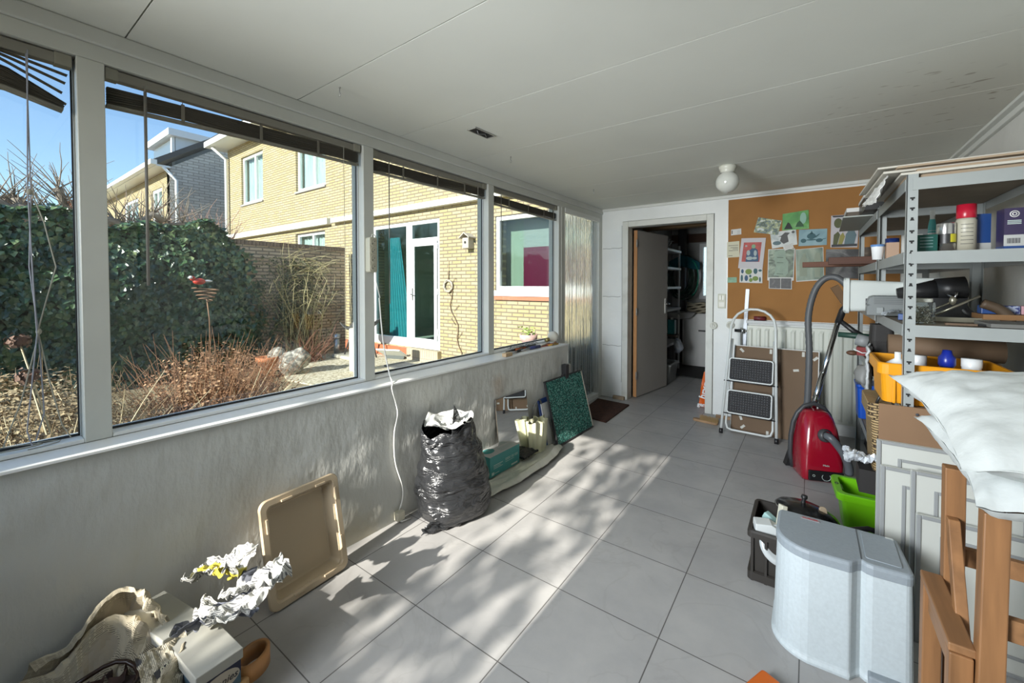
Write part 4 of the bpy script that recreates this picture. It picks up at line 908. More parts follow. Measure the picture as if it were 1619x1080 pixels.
t = card('postcard', 'pale blue card with a teapot and small cups', 'postcard', [(-.094, 1.911), (.12, 1.905), (.118, 1.755), (-.096, 1.755)], print_mat('print_blue_wash', [(.10, .22, .26), (.18, .32, .36), (.25, .38, .42)], 5), layer=1)
mi = mat('print_petrol', (.03, .10, .12), .6)
blob(t, 'teapot', mi, ell(-.01, .012, .034, .028)); blob(t, 'teapot_lid', mi, [(-.022, .035), (-.012, .052), (-.008, .066), (-.004, .052), (.004, .035)]); blob(t, 'teapot_spout', mi, [(.02, .01), (.055, .035), (.05, .022), (.022, -.006)])
blob(t, 'cup', mi, ell(.05, -.03, .026, .018)); blob(t, 'cup', mi, ell(-.07, -.028, .022, .02)); blob(t, 'saucer', mi, ell(-.01, -.022, .04, .007)); blob(t, 'spoon', mi, [(.07, -.02), (.10, -.012), (.10, -.017), (.07, -.026)])
t = card('note', 'small tilted white note above the stone head photograph', 'note', [(-.222, 1.758), (-.15, 1.787), (-.13, 1.743), (-.204, 1.718)], M_paper, layer=3)
for k in range(3): blob(t, 'writing', M_ink, [(-.03 + .003 * k, .008 - .012 * k), (.025 + .003 * k, .028 - .012 * k), (.025 + .003 * k, .0265 - .012 * k), (-.03 + .003 * k, .0065 - .012 * k)], -.0014)
t = card('poster', 'white sheet with a red and blue picture of abstract figures, at left of the board', 'poster', [(-.575, 1.861), (-.361, 1.853), (-.387, 1.547), (-.602, 1.557)], mat('print_lilac_paper', (.52, .50, .52), .6), margin=(.27, .36, -.003, .012), mm=mat('print_red', (.42, .08, .07), .6, var=.2, vscale=20), layer=2)
mb_, mn = mat('print_navy', (.03, .08, .16), .6), mat('print_ice', (.35, .42, .42), .6)
blob(t, 'body', mb_, [(-.055, -.085), (-.045, .02), (-.02, .03), (.0, .05), (.03, .05), (.05, .03), (.058, -.04), (.058, -.085)], -.0035); blob(t, 'head', mat('print_sage', (.20, .36, .22), .6), ell(.015, .068, .018, .02), -.0045)
for e in ((-.03, .005, .016, .028), (.03, .0, .014, .03), (-.02, -.05, .03, .018), (.025, -.05, .02, .014)): blob(t, 'pale_shape', mn, ell(*e), -.0045)
blob(t, 'moon', mn, ell(-.05, .075, .01, .009), -.0045)
t = card('postcard', 'white card of small green plant and bird drawings under the red picture', 'postcard', [(-.586, 1.565), (-.388, 1.56), (-.387, 1.402), (-.589, 1.41)], mat('paper_white', (0.62, 0.62, 0.60)), layer=1)
for k, (x, z, rx, rz, c) in enumerate(((-.075, .04, .012, .022, 'k'), (-.02, .035, .03, .028, 'g'), (.04, .04, .018, .03, 't'), (.08, .045, .015, .012, 't'), (-.08, -.03, .01, .035, 't'), (-.04, -.03, .016, .03, 'k'), (-.0, -.05, .016, .02, 'g'), (.04, -.035, .026, .024, 'g'), (.08, -.045, .008, .026, 't'), (-.005, -.01, .01, .015, 't'))):
    blob(t, 'drawing', {'k': mat('print_navy', (.03, .08, .16)), 'g': mat('print_olive', (.16, .24, .04), .6), 't': mat('print_petrol', (.03, .10, .12))}[c], ell(x, z, rx, rz))
t = card('label_strip', 'narrow white label with a black bar, highest at the left edge of the board', 'label', [(-.671, 1.957), (-.579, 1.962), (-.577, 1.903), (-.671, 1.897)], M_paper)
blob(t, 'bar', M_ink, [(-.04, .018), (-.033, .018), (-.033, -.018), (-.04, -.018)], -.0014)
for k in range(3): blob(t, 'writing', M_ink, [(.01, .008 - .013 * k), (.038, .009 - .013 * k), (.038, .0075 - .013 * k), (.01, .0065 - .013 * k)], -.0014)
t = card('note', 'cream printed note overhanging the left edge of the board', 'note', [(-.706, 1.83), (-.594, 1.835), (-.592, 1.672), (-.706, 1.668)], M_cream_p)
for z, a, b_ in ((.04, -.045, .045), (.018, -.025, .045), (.004, -.005, .045), (-.012, -.04, .045), (-.065, -.045, -.005)): blob(t, 'writing', M_ink, [(a, z + .002), (b_, z + .004), (b_, z), (a, z - .002)], -.0014)
t = card('label_strip', 'small mint green ticket at the left edge of the board', 'label', [(-.70, 1.463), (-.614, 1.465), (-.613, 1.41), (-.70, 1.408)], mat('print_ticket', (.22, .38, .26), .6, var=.2, vscale=30))
t = card('photograph', 'large black and white photograph of a carved stone head', 'photograph', [(-.341, 1.737), (-.123, 1.735), (-.129, 1.427), (-.345, 1.43)], M_paper, margin=(.06, .12, 0, .012), mm=print_mat('print_foliage_grey', [(.04, .06, .04), (.12, .17, .11), (.26, .33, .24)], 16), layer=1)
mst = mat('print_stone', (.26, .34, .27), .6, var=.12, vscale=18)
blob(t, 'stone_head', mst, [(-.055, .13), (-.055, .07), (-.068, .055), (-.05, .04), (-.05, .01), (-.04, .0), (-.05, -.08), (-.06, -.105), (.04, -.11), (.06, -.08), (.06, .03), (.04, .06), (.035, .14), (.0, .145)], -.0035)
for z in (.075, .025, -.085): blob(t, 'crease', mat('print_foliage_dark', (.05, .08, .05), .6), [(-.035, z), (.02, z - .005), (.02, z - .009), (-.03, z - .006)], -.0045)
for z in (.1, .05, .02): blob(t, 'crease', mat('print_foliage_dark', (.05, .08, .05)), [(-.10, z), (-.065, z), (-.065, z - .006), (-.10, z - .006)], -.0045)
t = card('photograph', 'pair of small near-black photographs below the stone head', 'photograph', [(-.332, 1.456), (-.143, 1.453), (-.143, 1.342), (-.332, 1.349)], M_paper, margin=(.06, .10, 0, 0), mm=print_mat('print_night', [(.012, .012, .012), (.03, .03, .03), (.12, .12, .12)], 22, [.3, .6, .8]), layer=2)
blob(t, 'divider', M_paper, [(.002, .05), (.006, .05), (.006, -.05), (.002, -.05)], -.004)
t = card('photograph', 'greenish photograph of two robed stone statues', 'photograph', [(-.12, 1.724), (.093, 1.737), (.104, 1.432), (-.11, 1.415)], M_paper, margin=(.04, .04, 0, .002), mm=print_mat('print_misty_green', [(.08, .12, .09), (.18, .24, .18), (.28, .33, .25)], 9, st=(1, 1, .4)), layer=0)
blob(t, 'statue', mat('print_stone_b', (.24, .28, .21), .6), [(-.075, -.11), (-.08, .04), (-.055, .075), (-.055, .105), (-.03, .105), (-.03, .075), (-.015, .05), (-.02, -.11)], -.0035); blob(t, 'statue', mat('print_stone_b', (.24, .28, .21)), [(.04, -.12), (.035, .06), (.045, .11), (.075, .11), (.085, .05), (.08, -.12)], -.0035)
t = card('drawing', 'white sheet with cartoonish drawings of robed figures, upper right of the board', 'drawing', [(.147, 2.02), (.345, 2.02), (.335, 1.72), (.145, 1.73)], mat('paper_lilac', (.48, .46, .48), .6), layer=2)
blob(t, 'figure', mat('print_olive_dark', (.08, .09, .03), .6), ell(-.045, .075, .03, .045)); blob(t, 'figure', mat('print_olive_dark', (.08, .09, .03)), [(-.08, -.12), (-.075, -.03), (-.045, .0), (-.03, -.03), (-.05, -.12)])
blob(t, 'figure', mat('print_mustard', (.26, .24, .06), .6), [(-.045, -.12), (-.03, -.04), (-.01, -.01), (.005, -.05), (-.015, -.12)]); blob(t, 'figure', mat('print_slate', (.10, .16, .18)), [(.0, -.12), (.01, -.03), (.035, .01), (.07, .0), (.085, -.04), (.07, -.12)]); blob(t, 'band', M_ink, [(-.09, -.118), (.09, -.118), (.09, -.14), (-.09, -.14)], -.004); blob(t, 'heading', M_ink, [(-.09, .145), (.095, .14), (.095, .125), (-.08, .13)], -.004)
card('photograph', 'dark photograph of a pale moon shape, partly behind the wooden lath', 'photograph', [(.113, 1.715), (.345, 1.705), (.345, 1.44), (.113, 1.45)], print_mat('print_moon', [(.015, .015, .015), (.03, .03, .03), (.10, .10, .10), (.20, .20, .19)], 7), layer=0)
card('photograph', 'dark brown photograph at the right edge of the board behind the shelving', 'photograph', [(.36, 1.72), (.50, 1.72), (.50, 1.5), (.36, 1.5)], print_mat('print_brown', [(.02, .015, .01), (.08, .05, .03), (.2, .17, .12)], 10), layer=0)
# switch, outlets, thermostat pipe, radiator
t = thing('light_switch', 'cream double switch plate on the wall left of the pinboard', 'switch', (-.752, YF, 1.14))
mb = MB(); mb.box(-.037, .037, -.012, -.001, 0, .15); mb.build('plate', mat('cream_plastic', (.50, .50, .40), .4), t, bevel=.004)
for x0 in (-.026, .002): mb = MB(); mb.box(x0, x0 + .023, -.018, -.012, .085, .135); mb.build('rocker', mat('cream_plastic_light', (.62, .62, .55), .35), t, bevel=.002)
mb = MB(); mb.box(-.027, .027, -.015, -.012, .015, .065); mb.build('lower_plate', mat('cream_plastic_light', (.62, .62, .55)), t, bevel=.002)
def outlet(x, z, lab):
    t = thing('wall_socket', lab, 'socket', (x, YF, z)); M = dirM((0, 0, 0), (0, -1, 0))
    mb = MB(); mb.lathe([(0, .001), (.037, .001), (.039, .012), (.034, .022), (.024, .024), (.022, .012), (0, .012)], 28, M); mb.build('body', mat('cream_plastic_light', (.62, .62, .55)), t)
    for dx in (-.0095, .0095): mb = MB(); mb.lathe([(0, .0125), (.003, .0125), (.003, .013), (0, .013)], 10, dirM((dx, 0, 0), (0, -1, 0))); mb.build('pin_hole', M_ink, t)
outlet(-.828, .951, 'round white wall socket left of the step ladder, the one farther from the radiator')
outlet(-.668, .967, 'round cream wall socket behind the step ladder top, next to the radiator valve')
M_rad = mat('radiator_cream', (.62, .64, .57), .4)
t = thing('radiator', 'cream ribbed panel radiator under the pinboard', 'radiator', (-.50, YF - .10, .13))
mb = MB(); W_, H_ = 1.2, .85; n = int(W_ / .0667); vs = []; pro = []
for i in range(n):
    x = i * W_ / n; pro += [(x, 0), (x + .014, -.012), (x + .030, -.012), (x + .044, 0)]
pro.append((W_, 0))
def rz(mb, z0, z1, k): mb.grid(len(pro) - 1, 1, lambda u, v: (pro[round(u * (len(pro) - 1))][0], pro[round(u * (len(pro) - 1))][1] * k, z0 + (z1 - z0) * v), smooth=False)
rz(mb, .045, H_ - .045, 1.0)
for a, b_ in ((.045, .02), (H_ - .045, H_ - .02)):
    mb.grid(len(pro) - 1, 1, lambda u, v: (pro[round(u * (len(pro) - 1))][0], pro[round(u * (len(pro) - 1))][1] * (1 - v), a + (b_ - a) * v), smooth=False)
mb.box(0, W_, -.0, .012, .0, .02); mb.box(0, W_, 0, .012, H_ - .02, H_); mb.box(0, W_, .002, .012, .02, H_ - .02); mb.build('front_panel', M_rad, t)
mb = MB(); mb.box(0, W_, .06, .072, 0, H_); mb.box(-.004, 0, -.002, .072, .02, H_); mb.box(W_, W_ + .004, -.002, .072, .02, H_); mb.build('rear_panel', M_rad, t)
mb = MB(); mb.tube([(-.0, .03, .79), (-.06, .03, .79)], .010); mb.tube([(-.06, .03, .82), (-.06, .03, .5), (-.06, .03, -.13)], .009); mb.build('pipe', mat('painted_pipe', (.25, .25, .23), .5), t)
mb = MB(); mb.tube([(-.03, .03, .79), (-.12, .03, .79)], .016, n=14); mb.build('valve_knob', mat('black_plastic', (0.015, 0.015, 0.016)), t)
mb = MB(); mb.tube([(-.045, .0, .765), (-.045, .0, .815)], .010, n=10); mb.build('valve_body', mat('brushed_steel', (0.6, 0.6, 0.6)), t)
tag(t, t['label'], 'radiator')
mb = MB(); mb.box(-.52, XR, YF - .06, YF - .001, 1.0, 1.028); struct(mb.build('trim_12', mat('grey_ledge', (.55, .57, .57), .5)), 'narrow ledge above the radiator')
t = thing('small_can', 'small dark red tin lying on the ledge above the radiator', 'tin', (-.405, YF - .04, 1.029)); mb = MB(); mb.tube([(-.05, 0, .022), (.05, .01, .022)], .021, n=16); mb.build('tin', mat('dark_red_tin', (.14, .02, .025), .45, var=.5, vscale=40), t)
t = thing('straightedge', 'pale grey metal strip leaning upright against the pinboard', 'strip', (-.57, YF - .075, .0), rot=(radians(-2.2), radians(2.4), 0)); mb = MB(); mb.box(-.016, .016, -.002, .002, .0, 1.345); mb.build('strip', mat('pale_aluminium', (.38, .41, .45), .4, .3), t)
# ceiling lamp, hooks, recess
t = thing('ceiling_lamp', 'white opal globe lamp on a cream ceiling base', 'ceiling lamp', (-.535, 3.60, CZ))
mb = MB(); mb.lathe([(0, 0), (.062, 0), (.062, -.018), (.055, -.03), (.048, -.05), (.05, -.055)], 28); mb.build('base', mat('cream_ceramic', (.60, .60, .52), .35), t)
mb = MB(); mb.lathe([(.045, -.045)] + [(.083 * sin(a), -.125 - .083 * cos(a)) for a in [pi - .55 - k * (pi - .55) / 14 for k in range(15)]], 32); mb.build('globe', mat('opal_glass', (.60, .61, .56), .12, spec=.7), t)
t = thing('ceiling_recess', 'dark rectangular cable box opening in the ceiling', 'junction box', (-1.63, 1.93, CZ - .001), radians(88))
mb = MB(); mb.box(-.085, .085, -.03, .03, -.003, .0); mb.build('opening', mat('dark_hole', (.012, .012, .012), .8), t)
mb = MB(); mb.box(-.09, -.085, -.035, .035, -.006, 0); mb.box(.085, .09, -.035, .035, -.006, 0); mb.box(-.09, .09, -.035, -.03, -.006, 0); mb.box(-.09, .09, .03, .035, -.006, 0); mb.build('frame', mat('metal_rim', (.4, .4, .38), .4, .5), t)
mb = MB(); mb.tube([(-.05, -.01, -.006), (-.02, .01, -.012), (.02, -.01, -.006), (.05, .008, -.010)], .003, n=5); mb.build('wires', mat('grey_wire', (.25, .25, .25), .5), t)
for k, (x, y, lab) in enumerate(((-1.80, 1.10, 'small screw hook in the ceiling nearest the viewer'), (-1.77, 2.42, 'small screw hook in the ceiling between the cable box and the lamp'), (-1.72, 3.72, 'small screw hook in the ceiling closest to the far wall'))):
    t = thing('ceiling_hook', lab, 'hook', (x, y, CZ), group='ceiling hooks'); mb = MB(); mb.tube([(0, 0, 0), (0, 0, -.022), (.008, 0, -.032), (.004, 0, -.042), (-.005, 0, -.040)], .0022, n=6); mb.lathe([(0, 0), (.006, 0), (.005, -.004), (0, -.004)], 10); mb.build('hook', mat('dull_nickel', (0.42, 0.42, 0.40)), t)

# ---------------------------------------------------------------- venetian blinds
M_slat = mat('taupe_slat', (0.105, 0.095, 0.075), .5); M_hr = mat('taupe_headrail', (0.22, 0.21, 0.175), .45); M_cord = mat('blind_cord', (0.34, 0.33, 0.27), .7); M_cordb = mat('bluish_cord', (0.30, 0.31, 0.36), .7)
def blind(a, b_, label, sag, zt, zbl, cords, wand=None, broken=False):
    t = thing('venetian_blind', label, 'blind', (-2.135, a, 0), group='raised venetian blinds'); L = b_ - a
    mb = MB(); mb.box(-.017, .017, .008, L - .02, 2.155, 2.192); mb.build('headrail', M_hr, t, bevel=.003)
    mb = MB(); mb.box(-.02, .02, L - .05, L - .008, 2.153, 2.195); mb.build('end_bracket', mat('taupe_plastic', (.26, .25, .20), .5), t, bevel=.002)
    mb = MB(); mb.box(-.02, .02, .004, .04, 2.153, 2.195); mb.build('end_bracket', mat('taupe_plastic', (.26, .25, .20)), t, bevel=.002)
    if not broken:
        mb = MB()
        for k in range(24):
            z0 = zt[0] - .0024 * k; jit = R.uniform(-.003, .003); top = k < 2
            def sl(u, v, k=k, jit=jit):
                zc = zt[0] + (zt[1] - zt[0]) * u + sag * 4 * u * (1 - u); h = zbl * (1 - .15 * sin(u * 9 + jit * 90)); z = zc - h * k / 24
                return (-.013 + .026 * v + jit, .01 + (L - .03) * u, z + .002 * (1 - (2 * v - 1) ** 2))
            mb.grid(18, 2, sl)
        mb.build('slats', M_slat, t, solid=.0012)
        mb = MB(); mb.grid(18, 1, lambda u, v: (-.015 + .03 * v, .008 + (L - .026) * u, zt[0] + (zt[1] - zt[0]) * u + sag * 4 * u * (1 - u) - zbl - .006)); mb.build('bottom_rail', M_hr, t, solid=.010)
        for f in (.22, .5, .76):
            mb = MB(); y = L * f; zc = zt[0] + (zt[1] - zt[0]) * f + sag * 4 * f * (1 - f)
            mb.box(.0145, .017, y - .006, y + .006, zc - zbl - .012, zc + .004); mb.tube([(.012, y, zc), (.012, y, 2.158)], .0012, n=4); mb.build('ladder_tape', mat('taupe_tape', (.16, .15, .12), .8), t)
    else:
        for (za, zb, ye) in ((2.150, 2.127, 1.063), (2.139, 2.098, 1.058), (2.126, 2.062, 1.05)):   # loose slats
            mb = MB(); mb.grid(12, 2, lambda u, v: (-.013 + .026 * v, .70 + (ye - .70) * u, 2.150 + (za - 2.150) * min(1, u * 1.65) + (zb - za) * max(0, (u - .6) / .4) + .002 * (1 - (2 * v - 1) ** 2)))
            mb.build('loose_slat', M_slat, t, solid=.0014)
        mb = MB()
        for k in range(22):
            j = R.uniform(-.004, .004); ye = 1.066 - R.uniform(0, .02) - .0008 * k; f = k / 21
            mb.grid(16, 2, lambda u, v: (-.013 + .026 * v + j, .03 + (ye - .03) * u, (2.109 if u > 0 else 2.10) - .066 * f - (.085 - .049 * f) * max(0, (u - .85) / .15) - .02 * sin(pi * min(1, u / .85)) * f))
        mb.build('slats', M_slat, t, solid=.0012)
        mb = MB(); mb.grid(16, 1, lambda u, v: (-.017 + .034 * v, .03 + 1.02 * u, 2.036 - .036 * max(0, (u - .86) / .14) - .02 * sin(pi * min(1, u / .86)))); mb.build('bottom_rail', M_hr, t, solid=.010)
    for (f, z1, m) in cords:
        mb = MB(); mb.tube([(.017, L * f, 2.16), (.018, L * f + .002, (2.16 + z1) / 2), (.017, L * f + .004, z1)], .0016, n=5, cap=False); mb.build('cord', m, t)
    if wand:
        mb = MB(); mb.tube([(.02, wand[0] - a, 2.165), (.024, wand[0] - a, 2.14)], .002, n=5); mb.tube([(.024, wand[0] - a, 2.14), (.026, wand[0] - a - .002, wand[1])], wand[2], n=8); mb.build('tilt_wand', mat('wand_plastic', (.20, .19, .17), .35), t)
    return t
blind(-.80, .281, 'broken venetian blind with fanned loose slats in the leftmost pane', 0, (2.12, 2.13), .06, [], broken=True)
blind(.353, 1.428, 'raised venetian blind sagging above the largest pane', .004, (2.125, 2.150), .062, [(.895, 1.07, M_cord)], wand=(.468, 1.385, .0052))
blind(1.496, 2.568, 'raised venetian blind of the pane with the garden door behind it', .0, (2.135, 2.150), .062, [(.9, 1.3, M_cord)], wand=(1.615, 1.27, .0035))
blind(2.64, 3.71, 'raised venetian blind nearest the ribbed glass', .0, (2.125, 2.118), .062, [(.93, 1.15, M_cord)], wand=(2.75, 1.5, .003))
t = thing('blind_pull_cords', 'knotted tangle of pull cords hanging down the leftmost pane', 'cords', (-2.12, .168, 0))
for k, pts in enumerate(([(0, 0, 2.17), (.002, .003, 1.7), (0, -.005, 1.45), (.0, .012, 1.22), (0, .02, .95), (.0, .0, .86)], [(.004, .003, 2.17), (.0, -.004, 1.72), (.01, .002, 1.4), (.004, .008, 1.22), (.01, -.02, .9), (.02, -.01, .85)],
                         [(0, .002, 1.71), (.008, .03, 1.6), (.004, .055, 1.45), (.0, .03, 1.33), (.0, .012, 1.24)], [(0, .012, 1.22), (0, .035, 1.05), (0, .06, .9), (.01, .08, .85)], [(0, .012, 1.22), (0, -.03, 1.0), (0, -.07, .86)])):
    mb = MB(); mb.tube(pts, .002, n=5, cap=False); mb.build('cord', M_cordb if k < 2 else M_cord, t)
for kz, ky in ((1.70, .0), (1.23, .012)): mb = MB(); mb.ellipsoid((.001, ky, kz), (.006, .0075, .011), 10, 8); mb.build('knot', M_cord, t)
mb = MB(); mb.tube([(-.02 + .035 * cos(k * .5), -.02 + .09 * sin(k * .55) - .004 * k, .838 + .0006 * k) for k in range(22)], .0018, n=5, cap=False); mb.build('loose_coil', M_cord, t)
# power strip and its cable
t = thing('power_strip', 'cream four-way power strip fixed to the second window post', 'power strip', (XW, 1.462, 1.46))
mb = MB(); mb.prism(rrect(-.026, .026, 0, .205, .012), .0, .042, axis='x'); mb.build('housing', mat('aged_white_plastic', (.50, .48, .38), .4), t, bevel=.003)
for k in range(4):
    z = .03 + .048 * k; mb = MB(); mb.lathe([(.019, .043), (.021, .043), (.021, .0445), (.0185, .0445)], 20, dirM((0, 0, z), (1, 0, 0))); so = mb.build('socket', mat('aged_white_plastic', (.50, .48, .38)), t)
    for d in (-.008, .008): mb = MB(); mb.lathe([(0, .0435), (.003, .0435), (.003, .044), (0, .044)], 8, dirM((0, d * .7, z + d * .7), (1, 0, 0))); mb.build('pin_hole', M_ink, so)
mb = MB(); mb.tube([(.02, .0, .203), (.022, .005, .222), (.022, .022, .222), (.02, .033, .20), (.016, .034, -.05), (.03, .05, -.15)], .0035, n=6); mb.build('cable_loop', mat('white_cable', (.72, .72, .68), .4), t)
t = thing('extension_cable', 'white cable hanging from the window post down the plaster wall', 'cable', (0, 0, 0))
cp = [(-2.075, 1.51, 1.31), (-2.06, 1.525, 1.05), (-2.02, 1.535, .87), (-1.945, 1.50, .825), (-1.935, 1.49, .79), (-1.94, 1.52, .70), (-1.937, 1.53, .63), (-1.937, 1.505, .52), (-1.935, 1.51, .36), (-1.935, 1.56, .20), (-1.935, 1.56, .12), (-1.935, 1.535, .06)]
from mathutils import geometry as _g
def smooth_path(cp, k=6):
    out = []
    for i in range(len(cp) - 1):
        p0, p1, p2, p3 = [Vector(cp[max(0, min(len(cp) - 1, j))]) for j in (i - 1, i, i + 1, i + 2)]
        for s_ in range(k):
            u = s_ / k; out.append(.5 * ((2 * p1) + (p2 - p0) * u + (2 * p0 - 5 * p1 + 4 * p2 - p3) * u * u + (-p0 + 3 * p1 - 3 * p2 + p3) * u ** 3))
    out.append(Vector(cp[-1])); return out
mb = MB(); mb.tube(smooth_path(cp), .0042, n=7); mb.build('cable', mat('white_cable', (.72, .72, .68)), t)
t = thing('cable_junction', 'small white junction box low on the plaster wall', 'junction box', (-1.925, 1.53, .015))
mb = MB(); mb.box(-.02, .02, -.025, .025, 0, .05); mb.build('box', mat('aged_white_plastic', (.50, .48, .38)), t, bevel=.004); mb = MB(); mb.tube([(.0, -.02, .01), (.02, .0, -.004), (.03, .06, -.008)], .005, n=6); mb.build('stub', mat('white_cable', (.72, .72, .68)), t)
t = thing('wall_socket', 'black and grey double socket low at the end of the plaster wall', 'socket', (-1.872, 3.42, .50))
mb = MB(); mb.box(-.005, .045, -.05, .01, 0, .14); mb.build('dark_plug', mat('black_plastic', (0.015, 0.015, 0.016)), t, bevel=.004); mb = MB(); mb.box(-.005, .03, .015, .075, .01, .13); mb.build('plate', mat('grey_plate', (.42, .42, .38), .4), t, bevel=.004)
# tools and brushes on the ledge
led = ZS + .005
rngs = [(-1.985, 2.95, 'flat beige wooden block', 'b'), ]
t = thing('wood_block', 'small beige wooden block at the near end of the clutter on the ledge', 'block', (-1.935, 2.60, led)); mb = MB(); mb.box(-.02, .02, -.045, .045, 0, .028); mb.build('block', mat('raw_wood', (.48, .34, .20), .7), t, bevel=.004)
def stick(name, label, cat, p, q, r, col, tip=None):
    p = Vector(p); q = Vector(q); t = thing(name, label, cat, p); d = q - p
    mb = MB(); mb.tube([(0, 0, r), tuple(d * .55 + Vector((0, 0, r)))], r, n=8); mb.build('handle', mat('col_%.2f_%.2f_%.2f' % col, col, .5), t)
    mb = MB(); mb.tube([tuple(d * .55 + Vector((0, 0, r))), tuple(d + Vector((0, 0, r * .6)))], [r * .7, r * .35], n=8); mb.build('tip', mat('col_%.2f_%.2f_%.2f' % (tip or (.3, .3, .3)), tip or (.3, .3, .3), .5), t)
stick('paintbrush', 'orange-handled brush on the ledge in front of the fourth pane', 'brush', (-2.02, 2.98, led), (-2.04, 2.72, led), .012, (.45, .12, .04), (.05, .05, .05))
stick('screwdriver', 'dark blue handled tool lying on the middle of the ledge clutter', 'tool', (-1.96, 3.12, led), (-1.975, 2.85, led), .014, (.03, .04, .14))
stick('screwdriver', 'grey metal chisel lying along the window rail on the ledge', 'tool', (-2.06, 3.20, led), (-2.055, 2.80, led), .011, (.35, .36, .36))
stick('pencil', 'red and yellow pencil on the ledge near its far end', 'pencil', (-1.93, 3.40, led), (-1.965, 3.12, led), .007, (.5, .30, .05), (.4, .05, .03))
stick('pencil', 'dark red pencil beside the yellow one on the ledge', 'pencil', (-1.96, 3.42, led), (-1.99, 3.14, led), .007, (.30, .05, .03), (.3, .2, .1))
stick('paintbrush', 'white-handled brush under the bulb on the ledge', 'brush', (-2.0, 3.36, led), (-2.03, 3.02, led), .009, (.6, .6, .56), (.2, .15, .1))
stick('paintbrush', 'brown-handled brush at the very end of the ledge', 'brush', (-1.99, 3.46, led), (-1.92, 3.28, led), .010, (.28, .14, .07), (.1, .07, .05))
stick('screwdriver', 'black handled tool beside the wooden block on the ledge', 'tool', (-2.0, 2.90, led), (-1.95, 2.68, led), .011, (.03, .03, .03))
t = thing('light_bulb', 'large off-white bulb lying on the clutter at the end of the ledge', 'bulb', (-2.01, 3.44, led + .062), rot=(0, radians(0), 0))
mb = MB(); mb.lathe([(0, -.055)] + [(.055 * sin(a), -.055 * cos(a)) for a in [k * pi * .8 / 10 + .1 for k in range(10)]] + [(.022, .075), (.020, .09)], 20, dirM((0, 0, 0), (0, -1, -.18))); mb.build('glass', mat('opal_bulb', (.62, .60, .52), .2), t)
mb = MB(); mb.lathe([(.019, .09), (.02, .125), (.008, .13), (0, .13)], 14, dirM((0, 0, 0), (0, -1, -.18))); mb.build('screw_cap', mat('brass', (.35, .28, .12), .4, .8), t)
t = thing('crumpled_wrapper', 'crumpled white and grey wrapper lying across the ledge tools', 'wrapper', (-2.03, 2.98, led + .018))
mb = MB(); mb.grid(24, 10, lambda u, v: (-.03 + .05 * v + .01 * fbm(u * 5, v * 3, 1, 2), -.22 + .44 * u, .012 + .018 * abs(fbm(u * 6, v * 4, 5, 2)))); mb.build('wrapper', mat('printed_wrapper', (.55, .56, .56), .5, col2=(.12, .13, .15), vscale=50, c2pos=(.5, .58)), t)
# ================================================================ THINGS ALONG THE LOW WALL
R = random.Random(11)
def news_mat(name, paper, ink, sc=1.0, extra=None):
    m = bpy.data.materials.new(name); m.use_nodes = True; nt = m.node_tree; b = nt.nodes['Principled BSDF']; b.inputs['Roughness'].default_value = .75
    uv = _n(nt, 'ShaderNodeUVMap'); 
    br = _n(nt, 'ShaderNodeTexBrick'); br.offset = .37; br.inputs['Scale'].default_value = sc; br.inputs['Brick Width'].default_value = .030; br.inputs['Row Height'].default_value = .0055
    br.inputs['Mortar Size'].default_value = .0017; br.inputs['Mortar Smooth'].default_value = .1
    br.inputs['Color1'].default_value = (0, 0, 0, 1); br.inputs['Color2'].default_value = (.35, .35, .35, 1); br.inputs['Mortar'].default_value = (1, 1, 1, 1)
    nt.links.new(uv.outputs[0], br.inputs['Vector'])
    ns = _n(nt, 'ShaderNodeTexNoise'); ns.inputs['Scale'].default_value = 9; ns.inputs['Detail'].default_value = 2; nt.links.new(uv.outputs[0], ns.inputs['Vector'])
    r = _n(nt, 'ShaderNodeValToRGB'); r.color_ramp.elements[0].position = .53; r.color_ramp.elements[1].position = .57; nt.links.new(ns.outputs['Fac'], r.inputs[0])
    mx = _n(nt, 'ShaderNodeMixRGB'); mx.inputs[2].default_value = (1, 1, 1, 1); nt.links.new(r.outputs[0], mx.inputs[0]); nt.links.new(br.outputs['Color'], mx.inputs[1])
    inv = _n(nt, 'ShaderNodeMixRGB'); inv.inputs[1].default_value = (*ink, 1); inv.inputs[2].default_value = (*paper, 1); nt.links.new(mx.outputs[0], inv.inputs[0])
    # dark headline blocks
    n2 = _n(nt, 'ShaderNodeTexNoise'); n2.inputs['Scale'].default_value = 5; n2.inputs['Detail'].default_value = 0; nt.links.new(uv.outputs[0], n2.inputs['Vector'])
    r2 = _n(nt, 'ShaderNodeValToRGB'); r2.color_ramp.elements[0].position = .61; r2.color_ramp.elements[1].position = .62; nt.links.new(n2.outputs['Fac'], r2.inputs[0])
    m2 = _n(nt, 'ShaderNodeMixRGB'); m2.inputs[2].default_value = (*(extra or (.05, .05, .055)), 1); nt.links.new(r2.outputs[0], m2.inputs[0]); nt.links.new(inv.outputs[0], m2.inputs[1])
    nt.links.new(m2.outputs[0], b.inputs['Base Color']); return m
M_news = news_mat('newsprint_cream', (.46, .41, .30), (.08, .07, .055), .8, extra=(.33, .29, .22)); M_news2 = news_mat('newsprint_white', (.60, .60, .57), (.05, .05, .06), .55, extra=(.06, .065, .08))
def uvgrid(o, nu, nv, su, sv, off=(0, 0)):
    me = o.data; uvl = me.uv_layers.new(name='UVMap')
    for p in me.polygons:
        for li in p.loop_indices:
            vi = me.loops[li].vertex_index; i, j = divmod(vi, nv + 1); uvl.data[li].uv = (off[0] + su * i / nu, off[1] + sv * j / nv)
def fold(x, y, s, amp, seed):
    n = noise.cell(Vector((0, 0, 0)))
    v = noise.noise(Vector((x * s, y * s, seed))); w_ = noise.noise(Vector((x * s * 2.3 + 5, y * s * 2.1, seed + 3)))
    return amp * ((1 - 2 * abs(v)) + .5 * (1 - 2 * abs(w_)))
